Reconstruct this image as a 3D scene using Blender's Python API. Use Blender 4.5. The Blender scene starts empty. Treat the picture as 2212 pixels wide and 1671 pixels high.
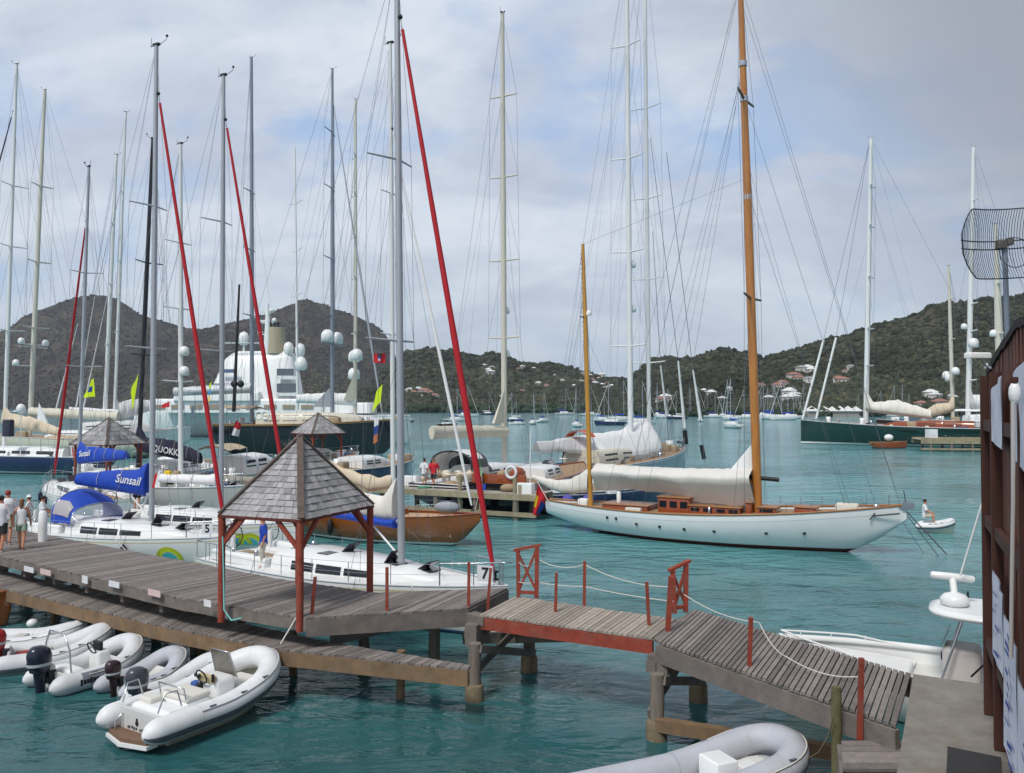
import bpy, math, random
import numpy as np
from mathutils import Vector as V, Matrix
random.seed(11)
SC = bpy.context.scene
COL = SC.collection
R = math.radians
# ------------------------------------------------------------------ camera, sky, sun, exposure
FPX, CX, CY, CZ = 1811.0, 1106.0, 835.5, 6.5      # photo frame taken as 2212 x 1671
PITCH = math.atan(40.5 / FPX)
cam_d = bpy.data.cameras.new("camera"); cam = bpy.data.objects.new("camera", cam_d); COL.objects.link(cam)
cam.location = (0, 0, CZ); cam.rotation_euler = (R(90) + PITCH, 0, 0)
cam_d.sensor_width = 36; cam_d.lens = 36 * FPX / 2212; cam_d.clip_start = 0.1; cam_d.clip_end = 20000
SC.camera = cam
SUN_EL, SUN_AZ = 54, 212           # azimuth clockwise from +Y (the view direction)
world = bpy.data.worlds.new("World"); SC.world = world; world.use_nodes = True

def build_world():
    nt = world.node_tree; N = nt.nodes; Lk = nt.links; N.clear()
    def nd(t, **k):
        n = N.new(t)
        for a, b in k.items(): setattr(n, a, b)
        return n
    def mth(op, a, b=None, clamp=False):
        n = nd('ShaderNodeMath', operation=op, use_clamp=clamp)
        for i, s in enumerate((a, b)):
            if s is None: continue
            if isinstance(s, (int, float)): n.inputs[i].default_value = s
            else: Lk.new(s, n.inputs[i])
        return n.outputs[0]
    sky = nd('ShaderNodeTexSky', sky_type='NISHITA', sun_disc=False, sun_elevation=R(SUN_EL), sun_rotation=R(SUN_AZ))
    sky.air_density = 1.0; sky.dust_density = 1.0; sky.ozone_density = 1.5
    tc = nd('ShaderNodeTexCoord'); sp = nd('ShaderNodeSeparateXYZ'); Lk.new(tc.outputs['Generated'], sp.inputs[0])
    zz = mth('ADD', mth('MAXIMUM', sp.outputs[2], 0.0), 0.5)
    cx = mth('DIVIDE', sp.outputs[0], zz); cy = mth('DIVIDE', sp.outputs[1], zz)
    cb = nd('ShaderNodeCombineXYZ'); Lk.new(cx, cb.inputs[0]); Lk.new(cy, cb.inputs[1])
    def noise(off, sc, det, rough, dist=0.0, sx=1.0, sy=1.0):
        mp = nd('ShaderNodeMapping'); Lk.new(cb.outputs[0], mp.inputs[0]); mp.inputs['Location'].default_value = off
        mp.inputs['Scale'].default_value = (sx, sy, 1)
        n = nd('ShaderNodeTexNoise'); Lk.new(mp.outputs[0], n.inputs['Vector'])
        n.inputs['Scale'].default_value = sc; n.inputs['Detail'].default_value = det
        n.inputs['Roughness'].default_value = rough; n.inputs['Distortion'].default_value = dist
        return n.outputs['Fac']
    def ramp(f, a, b, va=0.0, vb=1.0):
        n = nd('ShaderNodeMapRange', interpolation_type='SMOOTHSTEP'); Lk.new(f, n.inputs[0])
        for i, x in enumerate((a, b, va, vb)): n.inputs[i + 1].default_value = x
        return n.outputs[0]
    # broken cloud: large puffs, with blue showing through the gaps
    cover = ramp(mth('ADD', mth('MULTIPLY', noise((3.4, 2.9, 0), 2.0, 8, 0.55, 0.4, 1.0, 1.25), 0.72), mth('MULTIPLY', noise((8.7, 2.2, 0), 6.0, 7, 0.6, 0.2, 1.0, 1.4), 0.28)), 0.37, 0.52)
    shade = ramp(noise((7.3, 4.2, 0), 2.4, 8, 0.56, 0.5, 1.0, 1.7), 0.36, 0.60)
    fine = ramp(noise((1.2, 9.4, 0), 7.0, 9, 0.66, 0.4, 1.0, 1.6), 0.30, 0.70)
    sh = mth('ADD', mth('MULTIPLY', shade, 0.68), mth('MULTIPLY', fine, 0.32), True)
    # a darker bank of cloud out to the right, high up
    bank = ramp(mth('ADD', mth('MULTIPLY', sp.outputs[0], 1.0), mth('MULTIPLY', sp.outputs[2], 0.9)), 0.45, 0.83)
    sh = mth('MULTIPLY', sh, mth('SUBTRACT', 1.0, mth('MULTIPLY', bank, 0.85)), True)
    cover = mth('MAXIMUM', cover, bank)
    mx = nd('ShaderNodeMix', data_type='RGBA'); Lk.new(sh, mx.inputs[0])
    mx.inputs[6].default_value = (4.75, 5.3, 6.45, 1); mx.inputs[7].default_value = (7.1, 7.7, 8.5, 1)
    m2 = nd('ShaderNodeMix', data_type='RGBA'); Lk.new(cover, m2.inputs[0])
    blue = nd('ShaderNodeMix', data_type='RGBA'); blue.inputs[0].default_value = 0.8
    Lk.new(sky.outputs[0], blue.inputs[6]); blue.inputs[7].default_value = (4.0, 5.6, 8.3, 1)
    Lk.new(blue.outputs[2], m2.inputs[6]); Lk.new(mx.outputs[2], m2.inputs[7])
    hz = ramp(sp.outputs[2], 0.0, 0.24, 0.5, 0.0)
    m3 = nd('ShaderNodeMix', data_type='RGBA'); Lk.new(hz, m3.inputs[0]); Lk.new(m2.outputs[2], m3.inputs[6])
    m3.inputs[7].default_value = (5.3, 6.5, 7.6, 1)
    dk = nd('ShaderNodeVectorMath', operation='SCALE'); Lk.new(m3.outputs[2], dk.inputs[0]); Lk.new(mth('SUBTRACT', 1.0, mth('MULTIPLY', bank, 0.34)), dk.inputs['Scale'])
    bg = nd('ShaderNodeBackground'); bg.inputs['Strength'].default_value = 0.1; Lk.new(dk.outputs[0], bg.inputs[0])
    out = nd('ShaderNodeOutputWorld'); Lk.new(bg.outputs[0], out.inputs[0])
build_world()
sun_d = bpy.data.lights.new("sun", 'SUN'); sun_d.energy = 2.6; sun_d.angle = R(14); sun_d.color = (1.0, 0.96, 0.9)
sun = bpy.data.objects.new("sun", sun_d); COL.objects.link(sun)
_az, _el = R(SUN_AZ), R(SUN_EL)
sun.rotation_euler = V((math.sin(_az) * math.cos(_el), math.cos(_az) * math.cos(_el), math.sin(_el))).to_track_quat('Z', 'Y').to_euler()
SC.view_settings.view_transform = 'Standard'; SC.view_settings.look = 'None'
SC.view_settings.exposure = 0.12; SC.view_settings.gamma = 1.0
try:
    SC.cycles.volume_max_steps = 64; SC.cycles.max_bounces = 8; SC.cycles.transparent_max_bounces = 12
    SC.cycles.use_denoising = True
except Exception: pass

# ------------------------------------------------------------------ pixel -> place helpers
_cp, _sp = math.cos(PITCH), math.sin(PITCH)
def ray(u, v):
    x, y = (u - CX) / FPX, (CY - v) / FPX
    return V((x, _cp - y * _sp, _sp + y * _cp))
def P(u, v, Y):
    d = ray(u, v); k = Y / d.y
    return V((d.x * k, Y, CZ + d.z * k))
def G(u, v, z=0.0):
    d = ray(u, v); k = (z - CZ) / d.z
    return V((d.x * k, d.y * k, z))
def VP(u, v, a, b):                                   # the point on the upright plane through a and b
    d = ray(u, v); ex, ey = b[0] - a[0], b[1] - a[1]
    k = (a[0] * ey - a[1] * ex) / (d.x * ey - d.y * ex)
    return V((d.x * k, d.y * k, CZ + d.z * k))
def lerp(a, b, t): return a + (b - a) * t
def interp(pts, t):
    if t <= pts[0][0]: return pts[0][1]
    for (a, x), (b, y) in zip(pts, pts[1:]):
        if t <= b:
            k = (t - a) / (b - a) if b > a else 1
            return x + (y - x) * k
    return pts[-1][1]
def smooth(t): t = max(0, min(1, t)); return t * t * (3 - 2 * t)

# ------------------------------------------------------------------ materials
def S(r, g, b):
    f = lambda c: (c / 255 / 12.92) if c / 255 <= .04045 else ((c / 255 + .055) / 1.055) ** 2.4
    return (f(r), f(g), f(b))
MATS = {}
def M(name, col=None, rough=.5, metal=0., var=0., vs=3., isl=0., bump=0., bs=40., spec=.5, alpha=1., trans=0., stretch=None, dirt=0., coat=0.):
    if name in MATS: return MATS[name]
    m = bpy.data.materials.new(name); MATS[name] = m; m.use_nodes = True
    nt = m.node_tree; N = nt.nodes; L = nt.links; b = N['Principled BSDF']
    b.inputs['Base Color'].default_value = (*col, 1); b.inputs['Roughness'].default_value = rough
    b.inputs['Metallic'].default_value = metal; b.inputs['Specular IOR Level'].default_value = spec
    if alpha < 1: b.inputs['Alpha'].default_value = alpha
    if trans: b.inputs['Transmission Weight'].default_value = trans
    if coat: b.inputs['Coat Weight'].default_value = coat; b.inputs['Coat Roughness'].default_value = .08
    m.diffuse_color = (*col, 1)
    if var or isl or bump or dirt:
        tc = N.new('ShaderNodeTexCoord'); vec = tc.outputs['Object']
        if stretch:
            mp = N.new('ShaderNodeMapping'); mp.inputs['Scale'].default_value = stretch; L.new(vec, mp.inputs[0]); vec = mp.outputs[0]
    fac = None
    def mul(a, c):
        if a is None: return c
        n = N.new('ShaderNodeMath'); n.operation = 'MULTIPLY'; L.new(a, n.inputs[0]); L.new(c, n.inputs[1]); return n.outputs[0]
    def mr(s, lo, hi, a=.25, c=.75):
        n = N.new('ShaderNodeMapRange'); L.new(s, n.inputs[0])
        for i, x in enumerate((a, c, lo, hi)): n.inputs[i + 1].default_value = x
        return n.outputs[0]
    if var:
        n = N.new('ShaderNodeTexNoise'); L.new(vec, n.inputs['Vector']); n.inputs['Scale'].default_value = vs
        n.inputs['Detail'].default_value = 7; n.inputs['Roughness'].default_value = .65
        fac = mul(fac, mr(n.outputs['Fac'], 1 - var, 1 + var))
    if isl:
        g = N.new('ShaderNodeNewGeometry'); fac = mul(fac, mr(g.outputs['Random Per Island'], 1 - isl, 1 + isl, 0, 1))
    colout = None
    if fac is not None:
        s = N.new('ShaderNodeVectorMath'); s.operation = 'SCALE'; s.inputs[0].default_value = col; L.new(fac, s.inputs['Scale'])
        colout = s.outputs[0]; L.new(colout, b.inputs['Base Color'])
    if dirt:
        n = N.new('ShaderNodeTexNoise'); L.new(vec, n.inputs['Vector']); n.inputs['Scale'].default_value = vs * .6 + .3
        n.inputs['Detail'].default_value = 9; n.inputs['Roughness'].default_value = .7
        mx = N.new('ShaderNodeMix'); mx.data_type = 'RGBA'; L.new(mr(n.outputs['Fac'], 0, dirt, .48, .72), mx.inputs[0])
        if colout: L.new(colout, mx.inputs[6])
        else: mx.inputs[6].default_value = (*col, 1)
        mx.inputs[7].default_value = (.16, .13, .1, 1); L.new(mx.outputs[2], b.inputs['Base Color'])
    if bump:
        n = N.new('ShaderNodeTexNoise'); L.new(vec, n.inputs['Vector']); n.inputs['Scale'].default_value = bs
        n.inputs['Detail'].default_value = 5
        bp = N.new('ShaderNodeBump'); bp.inputs['Strength'].default_value = bump; bp.inputs['Distance'].default_value = .02
        L.new(n.outputs['Fac'], bp.inputs['Height']); L.new(bp.outputs[0], b.inputs['Normal'])
    return m

WHITE = M('gelcoat white', (.76, .77, .76), .25, var=.05, vs=1.2)
WHITE2 = M('deck white', (.72, .72, .70), .55, var=.08, vs=2.5, dirt=.12)
CREAM = M('cream paint', (.62, .58, .47), .4, var=.06, vs=.8)
PALE = M('pale grey paint', (.50, .53, .55), .4, var=.05)
ALU = M('anodised alu', (.42, .44, .47), .42, metal=.35, var=.06, vs=.6)
ALU2 = M('dull mast alu', (.25, .28, .33), .45, metal=.3)
MWHITE = M('white mast', (.72, .73, .72), .35)
MCREAM = M('cream mast', (.60, .57, .48), .4)
CARBON = M('black carbon', (.012, .012, .015), .3)
STEEL = M('stainless', (.55, .56, .58), .22, metal=.9)
WIRE = M('rigging wire', (.16, .17, .2), .4, metal=.4)
ROPEW = M('white rope', (.6, .58, .52), .9)
VARN = M('varnished spar', S(178, 116, 50), .3, var=.3, vs=1.5, stretch=(6, 6, .5), coat=.5)
VARN2 = M('golden spar', S(190, 140, 60), .35, var=.2, vs=1.5, stretch=(6, 6, .5))
MAHOG = M('mahogany', S(140, 66, 24), .25, var=.25, vs=3, coat=.5)
VHULL = M('varnished hull', S(134, 74, 27), .18, var=.28, vs=2.2, stretch=(.35, 1, 6), coat=.7)
TEAK = M('teak deck', S(150, 122, 92), .7, var=.2, vs=6)
GLASS = M('dark window', (.012, .014, .018), .06)
GLASS2 = M('grey window', (.12, .14, .16), .1)
BLACK = M('black rubber', (.012, .012, .014), .45)
NAVY = M('navy paint', (.011, .017, .085), .12, coat=.6)
BLACKH = M('black hull', (.007, .008, .013), .12, coat=.6)
GREENH = M('green hull', (.004, .03, .025), .15, coat=.6)
ANTIF = M('red antifouling', S(96, 34, 28), .6)
BOOT = M('boot white', (.7, .7, .68), .4)
REDSAIL = M('red sail cover', S(172, 16, 32), .75, var=.12, vs=2)
BLUEC = M('blue canvas', S(16, 64, 170), .7, var=.14, vs=3, bump=.3, bs=6)
NAVYC = M('navy canvas', S(22, 24, 48), .8, var=.15)
WSAIL = M('white sail cloth', (.74, .74, .73), .8, var=.08, vs=1.5, bump=.35, bs=5)
CSAIL = M('cream sail cloth', (.70, .67, .60), .8, var=.12, vs=1.5, bump=.4, bs=5)
TSAIL = M('tan sail cloth', S(206, 190, 166), .85, var=.16, vs=1.4, bump=.4, bs=5)
AWN = M('boom awning', (.64, .62, .58), .85, var=.08, vs=1, bump=.25, bs=3)
WEATH = M('weathered planks', S(119, 111, 106), .85, var=.28, vs=7, isl=.32, bump=.5, bs=60)
WEATH2 = M('weathered beam', S(112, 104, 98), .9, var=.35, vs=3, bump=.5, bs=40, dirt=.5)
BROWNB = M('stained beam', S(122, 98, 72), .85, var=.4, vs=2.5, bump=.4, bs=30, dirt=.6)
REDP = M('red painted timber', S(140, 58, 40), .75, var=.35, vs=5, dirt=.5)
PILE = M('grey pile', S(122, 112, 102), .9, var=.35, vs=2.5, stretch=(8, 8, .8), bump=.5, bs=30)
COLLAR = M('concrete collar', S(118, 106, 84), .95, var=.4, vs=5, bump=.6, bs=20, dirt=.6)
GREENP = M('mossy pile', S(96, 92, 62), .95, var=.4, vs=4, bump=.6, bs=20)
CONC = M('quay concrete', S(126, 121, 113), .92, var=.3, vs=2.2, bump=.4, bs=60, dirt=.8)
SHING = M('grey shingles', S(150, 148, 148), .9, var=.2, vs=9, isl=.3, bump=.4, bs=60)
RIDGE = M('ridge boards', S(92, 80, 74), .9, var=.3, vs=4)
HYP = M('white hypalon', (.70, .71, .71), .5, var=.07, vs=2.5, dirt=.16, bump=.06, bs=9)
HYPG = M('grey hypalon', (.43, .44, .48), .6, var=.1, vs=2, bump=.1, bs=8, dirt=.28)
HYPL = M('pale grey hypalon', (.60, .61, .62), .55, var=.08, vs=2.5, dirt=.25, bump=.06, bs=9)
STRK = M('grey strake', (.10, .11, .13), .6)
COWL = M('navy outboard', (.015, .018, .035), .25)
COWLR = M('red outboard', S(150, 22, 24), .3)
BWOOD = M('dark red boards', S(106, 58, 40), .75, var=.3, vs=4, isl=.2, stretch=(3, 3, .6), dirt=.4)
BDARK = M('dark roof edge', S(36, 28, 26), .9, var=.3)
BANW = M('white banner', (.66, .68, .76), .7)
BANB = M('banner blue ink', S(40, 70, 150), .7)
SKIN = M('skin', S(190, 130, 100), .6)
HAIR = M('brown hair', S(90, 58, 34), .8)
HAIRD = M('dark hair', S(40, 28, 22), .8)
LIME = M('lime flag', S(198, 222, 20), .8)
BLUEF = M('blue flag', S(20, 60, 140), .8)
REDF = M('red flag', S(196, 24, 36), .8)
YELF = M('yellow cloth', S(226, 190, 30), .8)
GRNF = M('green flag', S(60, 140, 70), .8)
TEAL = M('teal decal', S(70, 190, 200), .5)
OLIVE = M('lime decal', S(190, 195, 40), .5)
INK = M('black ink', (.01, .01, .012), .6)
CLOTHW = M('white cotton', (.72, .72, .74), .85)

# ------------------------------------------------------------------ mesh builder
ROOTM = {}
class MB:
    def __init__(s): s.v = []; s.f = []; s.m = []; s.s = []
    def add(s, vs, fs, m=0, sm=False):
        o = len(s.v); s.v += [V(p) for p in vs]
        for f in fs: s.f.append([i + o for i in f]); s.m.append(m); s.s.append(sm)
        return s
    def box(s, c, size, rz=0., m=0, mat=None):
        x, y, z = size[0] / 2, size[1] / 2, size[2] / 2
        q = mat if mat else Matrix.Rotation(rz, 3, 'Z'); c = V(c)
        pts = [c + q @ V((a * x, b * y, d * z)) for d in (-1, 1) for b in (-1, 1) for a in (-1, 1)]
        return s.add(pts, [(0, 2, 3, 1), (4, 5, 7, 6), (0, 1, 5, 4), (2, 6, 7, 3), (0, 4, 6, 2), (1, 3, 7, 5)], m)
    def rbox(s, c, size, r=.03, rz=0., m=0):            # a box with its upright and top edges rounded off
        x, y, z = size[0] / 2, size[1] / 2, size[2] / 2; q = Matrix.Rotation(rz, 3, 'Z'); c = V(c); rings = []
        for (zz, ins) in ((-z, 0), (z - r, 0), (z - .3 * r, .3 * r), (z, r)):
            ring = []
            for sx, sy, a0 in ((1, 1, 0), (-1, 1, 90), (-1, -1, 180), (1, -1, 270)):
                for k in range(4):
                    a = R(a0 + 30 * k)
                    ring.append(c + q @ V((sx * (x - r) + math.cos(a) * (r - ins), sy * (y - r) + math.sin(a) * (r - ins), zz)))
            rings.append(ring)
        return s.loft(rings, True, True, True, m, True)
    def beam(s, a, b, w, h, m=0, up=(0, 0, 1)):
        a, b = V(a), V(b); d = (b - a); L = d.length
        if L < 1e-6: return s
        x = d / L; u = V(up)
        if abs(x.dot(u)) > .98: u = V((0, 1, 0))
        y = u.cross(x).normalized(); z = x.cross(y)
        q = Matrix((x, y, z)).transposed()
        return s.box((a + b) / 2, (L, w, h), m=m, mat=q)
    def tube(s, pts, r, n=6, m=0, cap=True, closed=False, sm=True):
        pts = [V(p) for p in pts]; k = len(pts)
        rs = r if isinstance(r, (list, tuple)) else [r] * k
        rings = []; ref = None
        for i, p in enumerate(pts):
            if closed: t = (pts[(i + 1) % k] - pts[i - 1])
            else: t = pts[min(i + 1, k - 1)] - pts[max(i - 1, 0)]
            if t.length < 1e-9: t = V((0, 0, 1))
            t.normalize()
            if ref is None: ref = V((0, 0, 1)) if abs(t.z) < .9 else V((1, 0, 0))
            a = ref - t * ref.dot(t)
            if a.length < 1e-6: a = V((0, 1, 0)) - t * t.y
            a.normalize(); ref = a; b = t.cross(a)
            rings.append([p + (a * math.cos(2 * math.pi * j / n) + b * math.sin(2 * math.pi * j / n)) * rs[i] for j in range(n)])
        if closed: rings.append(rings[0])
        return s.loft(rings, True, cap and not closed, cap and not closed, m, sm)
    def loft(s, rings, closed=True, c0=False, c1=False, m=0, sm=True):
        n = len(rings[0]); vs = [p for r in rings for p in r]; fs = []
        for i in range(len(rings) - 1):
            for j in range(n if closed else n - 1):
                k = (j + 1) % n
                fs.append((i * n + j, i * n + k, (i + 1) * n + k, (i + 1) * n + j))
        s.add(vs, fs, m, sm)
        if c0: s.add(rings[0], [list(range(n))[::-1]], m, False)
        if c1: s.add(rings[-1], [list(range(n))], m, False)
        return s
    def lathe(s, prof, c=(0, 0, 0), n=12, m=0, mat=None, sm=True):
        c = V(c); rings = []
        for r, z in prof:
            ring = [V((r * math.cos(2 * math.pi * j / n), r * math.sin(2 * math.pi * j / n), z)) for j in range(n)]
            rings.append([c + (mat @ p if mat else p) for p in ring])
        return s.loft(rings, True, True, True, m, sm)
    def ball(s, c, r, n=10, m=0):
        r = (r, r, r) if isinstance(r, (int, float)) else r; c = V(c); rings = []
        k = max(4, n // 2)
        for i in range(k + 1):
            a = math.pi * i / k; q = max(math.sin(a), .02)
            rings.append([c + V((r[0] * q * math.cos(2 * math.pi * j / n), r[1] * q * math.sin(2 * math.pi * j / n), -r[2] * math.cos(a))) for j in range(n)])
        return s.loft(rings, True, True, True, m, True)
    def prism(s, poly, z0, z1, m=0):
        n = len(poly); lo = [V((p[0], p[1], z0 if not callable(z0) else z0(p))) for p in poly]
        hi = [V((p[0], p[1], z1 if not callable(z1) else z1(p))) for p in poly]
        s.add(lo + hi, [list(range(n))[::-1], [i + n for i in range(n)]] + [(i, (i + 1) % n, (i + 1) % n + n, i + n) for i in range(n)], m)
        return s
    def quad(s, a, b, c, d, m=0): return s.add([a, b, c, d], [(0, 1, 2, 3)], m)
    def slab(s, a, b, c, d, th, m=0):                   # a thin panel with thickness
        a, b, c, d = V(a), V(b), V(c), V(d); n = (b - a).cross(d - a).normalized() * th
        return s.add([a, b, c, d, a + n, b + n, c + n, d + n], [(3, 2, 1, 0), (4, 5, 6, 7), (0, 1, 5, 4), (1, 2, 6, 5), (2, 3, 7, 6), (3, 0, 4, 7)], m)
    def grid(s, fn, nu, nv, m=0, sm=True):
        vs = [fn(i / nu, j / nv) for i in range(nu + 1) for j in range(nv + 1)]
        return s.add(vs, [(i * (nv + 1) + j, (i + 1) * (nv + 1) + j, (i + 1) * (nv + 1) + j + 1, i * (nv + 1) + j + 1) for i in range(nu) for j in range(nv)], m, sm)
    def join(s, o, mat=None, m=None):
        k = len(s.v); s.v += [(mat @ p if mat else p.copy()) for p in o.v]
        s.f += [[i + k for i in f] for f in o.f]; s.m += (o.m if m is None else [m] * len(o.m)); s.s += o.s
        return s
    def build(s, name, mats, parent=None, local=False, weld=False):
        vs = s.v
        if weld:
            key = {}; idx = []; out = []
            for p in vs:
                k = (round(p.x, 5), round(p.y, 5), round(p.z, 5))
                if k not in key: key[k] = len(out); out.append(p)
                idx.append(key[k])
            fs, ms, ss = [], [], []
            for f, m, q in zip(s.f, s.m, s.s):
                g = []
                for i in f:
                    j = idx[i]
                    if j not in g: g.append(j)
                if len(g) > 2: fs.append(g); ms.append(m); ss.append(q)
            vs, s.f, s.m, s.s = out, fs, ms, ss
        if parent is not None and not local:
            inv = ROOTM[parent.name].inverted(); vs = [inv @ p for p in vs]
        me = bpy.data.meshes.new(name); me.from_pydata([tuple(p) for p in vs], [], s.f)
        if not isinstance(mats, (list, tuple)): mats = [mats]
        for m in mats: me.materials.append(m)
        me.polygons.foreach_set('material_index', s.m); me.polygons.foreach_set('use_smooth', s.s)
        me.update()
        o = bpy.data.objects.new(name, me); COL.objects.link(o)
        if parent is not None: o.parent = parent; ROOTM[o.name] = ROOTM[parent.name]
        else: ROOTM[o.name] = Matrix.Identity(4)
        return o

def tag(o, label=None, cat=None, group=None, kind=None):
    if label: o['label'] = label
    if cat: o['category'] = cat
    if group: o['group'] = group
    if kind: o['kind'] = kind
    return o
def thing(name, label, cat, loc=(0, 0, 0), rz=0., group=None):
    o = bpy.data.objects.new(name, None); COL.objects.link(o); o.empty_display_size = .3
    o.location = loc; o.rotation_euler = (0, 0, rz)
    ROOTM[o.name] = Matrix.Translation(V(loc)) @ Matrix.Rotation(rz, 4, 'Z')
    return tag(o, label, cat, group)
def single(name, mb, mats, label, cat, group=None, weld=False):
    """a thing that is one mesh: origin moved to its base"""
    xs = [p.x for p in mb.v]; ys = [p.y for p in mb.v]; z = min(p.z for p in mb.v)
    c = V(((min(xs) + max(xs)) / 2, (min(ys) + max(ys)) / 2, z))
    mb.v = [p - c for p in mb.v]
    o = mb.build(name, mats, weld=weld); o.location = c; ROOTM[o.name] = Matrix.Translation(c)
    return tag(o, label, cat, group)
def structure(name, mb, mats, kind='structure'):
    o = mb.build(name, mats); o['kind'] = kind; return o
def copy_tree(o, parent=None):
    c = o.copy(); COL.objects.link(c); c.parent = parent
    for ch in o.children: copy_tree(ch, c)
    return c

def text_mb(txt, size, mat4, th=.004, shear=0.):
    cu = bpy.data.curves.new('t', 'FONT'); cu.body = txt; cu.size = size; cu.align_x = 'CENTER'; cu.align_y = 'CENTER'
    cu.extrude = th; cu.shear = shear; cu.resolution_u = 3; cu.offset = size * .012
    ob = bpy.data.objects.new('t', cu); COL.objects.link(ob)
    dg = bpy.context.evaluated_depsgraph_get(); dg.update()
    me = bpy.data.meshes.new_from_object(ob.evaluated_get(dg))
    mb = MB(); mb.add([mat4 @ v.co for v in me.vertices], [list(p.vertices) for p in me.polygons])
    bpy.data.objects.remove(ob); bpy.data.meshes.remove(me); bpy.data.curves.remove(cu)
    return mb
def frame(o, x, y):                                     # 4x4 placing local x,y on the given axes at o
    x = V(x).normalized(); z = x.cross(V(y)).normalized(); y = z.cross(x)
    m = Matrix((x, y, z)).transposed().to_4x4(); m.translation = V(o); return m
# ------------------------------------------------------------------ water
def water_mat():
    m = bpy.data.materials.new('harbour water'); m.use_nodes = True; nt = m.node_tree; N = nt.nodes; L = nt.links; b = N['Principled BSDF']
    b.inputs['Roughness'].default_value = .075; b.inputs['IOR'].default_value = 1.33; b.inputs['Specular IOR Level'].default_value = .5
    tc = N.new('ShaderNodeTexCoord')
    def noise(sc, scale, det=4, rough=.55, rot=0., dist=0.):
        mp = N.new('ShaderNodeMapping'); mp.inputs['Scale'].default_value = (*scale, 1); mp.inputs['Rotation'].default_value = (0, 0, rot)
        L.new(tc.outputs['Object'], mp.inputs[0]); n = N.new('ShaderNodeTexNoise'); L.new(mp.outputs[0], n.inputs['Vector'])
        n.inputs['Scale'].default_value = sc; n.inputs['Detail'].default_value = det; n.inputs['Roughness'].default_value = rough
        n.inputs['Distortion'].default_value = dist
        return n.outputs['Fac']
    # the sea bed: pale sand and dark weed patches seen through the water
    bed = N.new('ShaderNodeMapRange'); L.new(noise(.055, (1, 1.5), 6, .6, .4, .6), bed.inputs[0])
    for i, x in enumerate((.34, .58, .45, 1)): bed.inputs[i + 1].default_value = x
    sp = N.new('ShaderNodeSeparateXYZ'); L.new(tc.outputs['Object'], sp.inputs[0])      # base colour grows paler away from the quay
    far_mix = N.new('ShaderNodeMapRange'); L.new(sp.outputs[1], far_mix.inputs[0])
    for i, x in enumerate((13, 48, .04, 1.0)): far_mix.inputs[i + 1].default_value = x
    bm_ = N.new('ShaderNodeMath'); bm_.operation = 'MULTIPLY'; L.new(bed.outputs[0], bm_.inputs[0]); L.new(far_mix.outputs[0], bm_.inputs[1])
    mx = N.new('ShaderNodeMix'); mx.data_type = 'RGBA'; L.new(bm_.outputs[0], mx.inputs[0])
    mx.inputs[6].default_value = (.010, .062, .066, 1); mx.inputs[7].default_value = (.13, .36, .375, 1)
    L.new(mx.outputs[2], b.inputs['Base Color'])
    def bump(h, dist, st, prev=None):
        p = N.new('ShaderNodeBump'); p.inputs['Distance'].default_value = dist; p.inputs['Strength'].default_value = st
        gm = N.new('ShaderNodeMath'); gm.operation = 'MULTIPLY'; gm.inputs[1].default_value = st; L.new(gust.outputs[0], gm.inputs[0]); L.new(gm.outputs[0], p.inputs['Strength'])
        L.new(h, p.inputs['Height'])
        if prev: L.new(prev, p.inputs['Normal'])
        return p.outputs[0]
    gust = N.new('ShaderNodeMapRange'); L.new(noise(.07, (1, 2.2), 4, .55, .2, 1.0), gust.inputs[0])      # ruffled and calm patches
    for i, x in enumerate((.36, .62, .3, 1.15)): gust.inputs[i + 1].default_value = x
    n1 = bump(noise(.55, (.8, 1.5), 3, .5, .25, .8), .40, .62)
    n2 = bump(noise(2.3, (.7, 1.5), 4, .55, -.35, .7), .075, .65, n1)
    n3 = bump(noise(8., (.8, 1.3), 3, .5, .15, .2), .012, .7, n2)
    L.new(n3, b.inputs['Normal'])
    return m
mb = MB(); mb.quad((-5000, -300, 0), (5000, -300, 0), (5000, 6000, 0), (-5000, 6000, 0))
structure('water', mb, water_mat())

# ------------------------------------------------------------------ hills
from mathutils import noise as NZ
def hill_mat(name, cols, sc=.012):
    m = bpy.data.materials.new(name); m.use_nodes = True; nt = m.node_tree; N = nt.nodes; L = nt.links; b = N['Principled BSDF']
    b.inputs['Roughness'].default_value = .95; b.inputs['Specular IOR Level'].default_value = .1
    tc = N.new('ShaderNodeTexCoord')
    def noise(s, det, ro):
        n = N.new('ShaderNodeTexNoise'); L.new(tc.outputs['Object'], n.inputs['Vector']); n.inputs['Scale'].default_value = s
        n.inputs['Detail'].default_value = det; n.inputs['Roughness'].default_value = ro; return n.outputs['Fac']
    r = N.new('ShaderNodeValToRGB'); L.new(noise(sc, 10, .72), r.inputs[0]); e = r.color_ramp.elements
    ps = [.34, .46, .54, .66][:len(cols)]
    e[0].position = ps[0]; e[0].color = (*cols[0], 1); e[1].position = ps[-1]; e[1].color = (*cols[-1], 1)
    for p, c in list(zip(ps, cols))[1:-1]:
        q = e.new(p); q.color = (*c, 1)
    L.new(r.outputs[0], b.inputs['Base Color'])
    p = N.new('ShaderNodeBump'); p.inputs['Distance'].default_value = 6; p.inputs['Strength'].default_value = .8
    L.new(noise(.06, 6, .6), p.inputs['Height']); L.new(p.outputs[0], b.inputs['Normal'])
    return m
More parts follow.
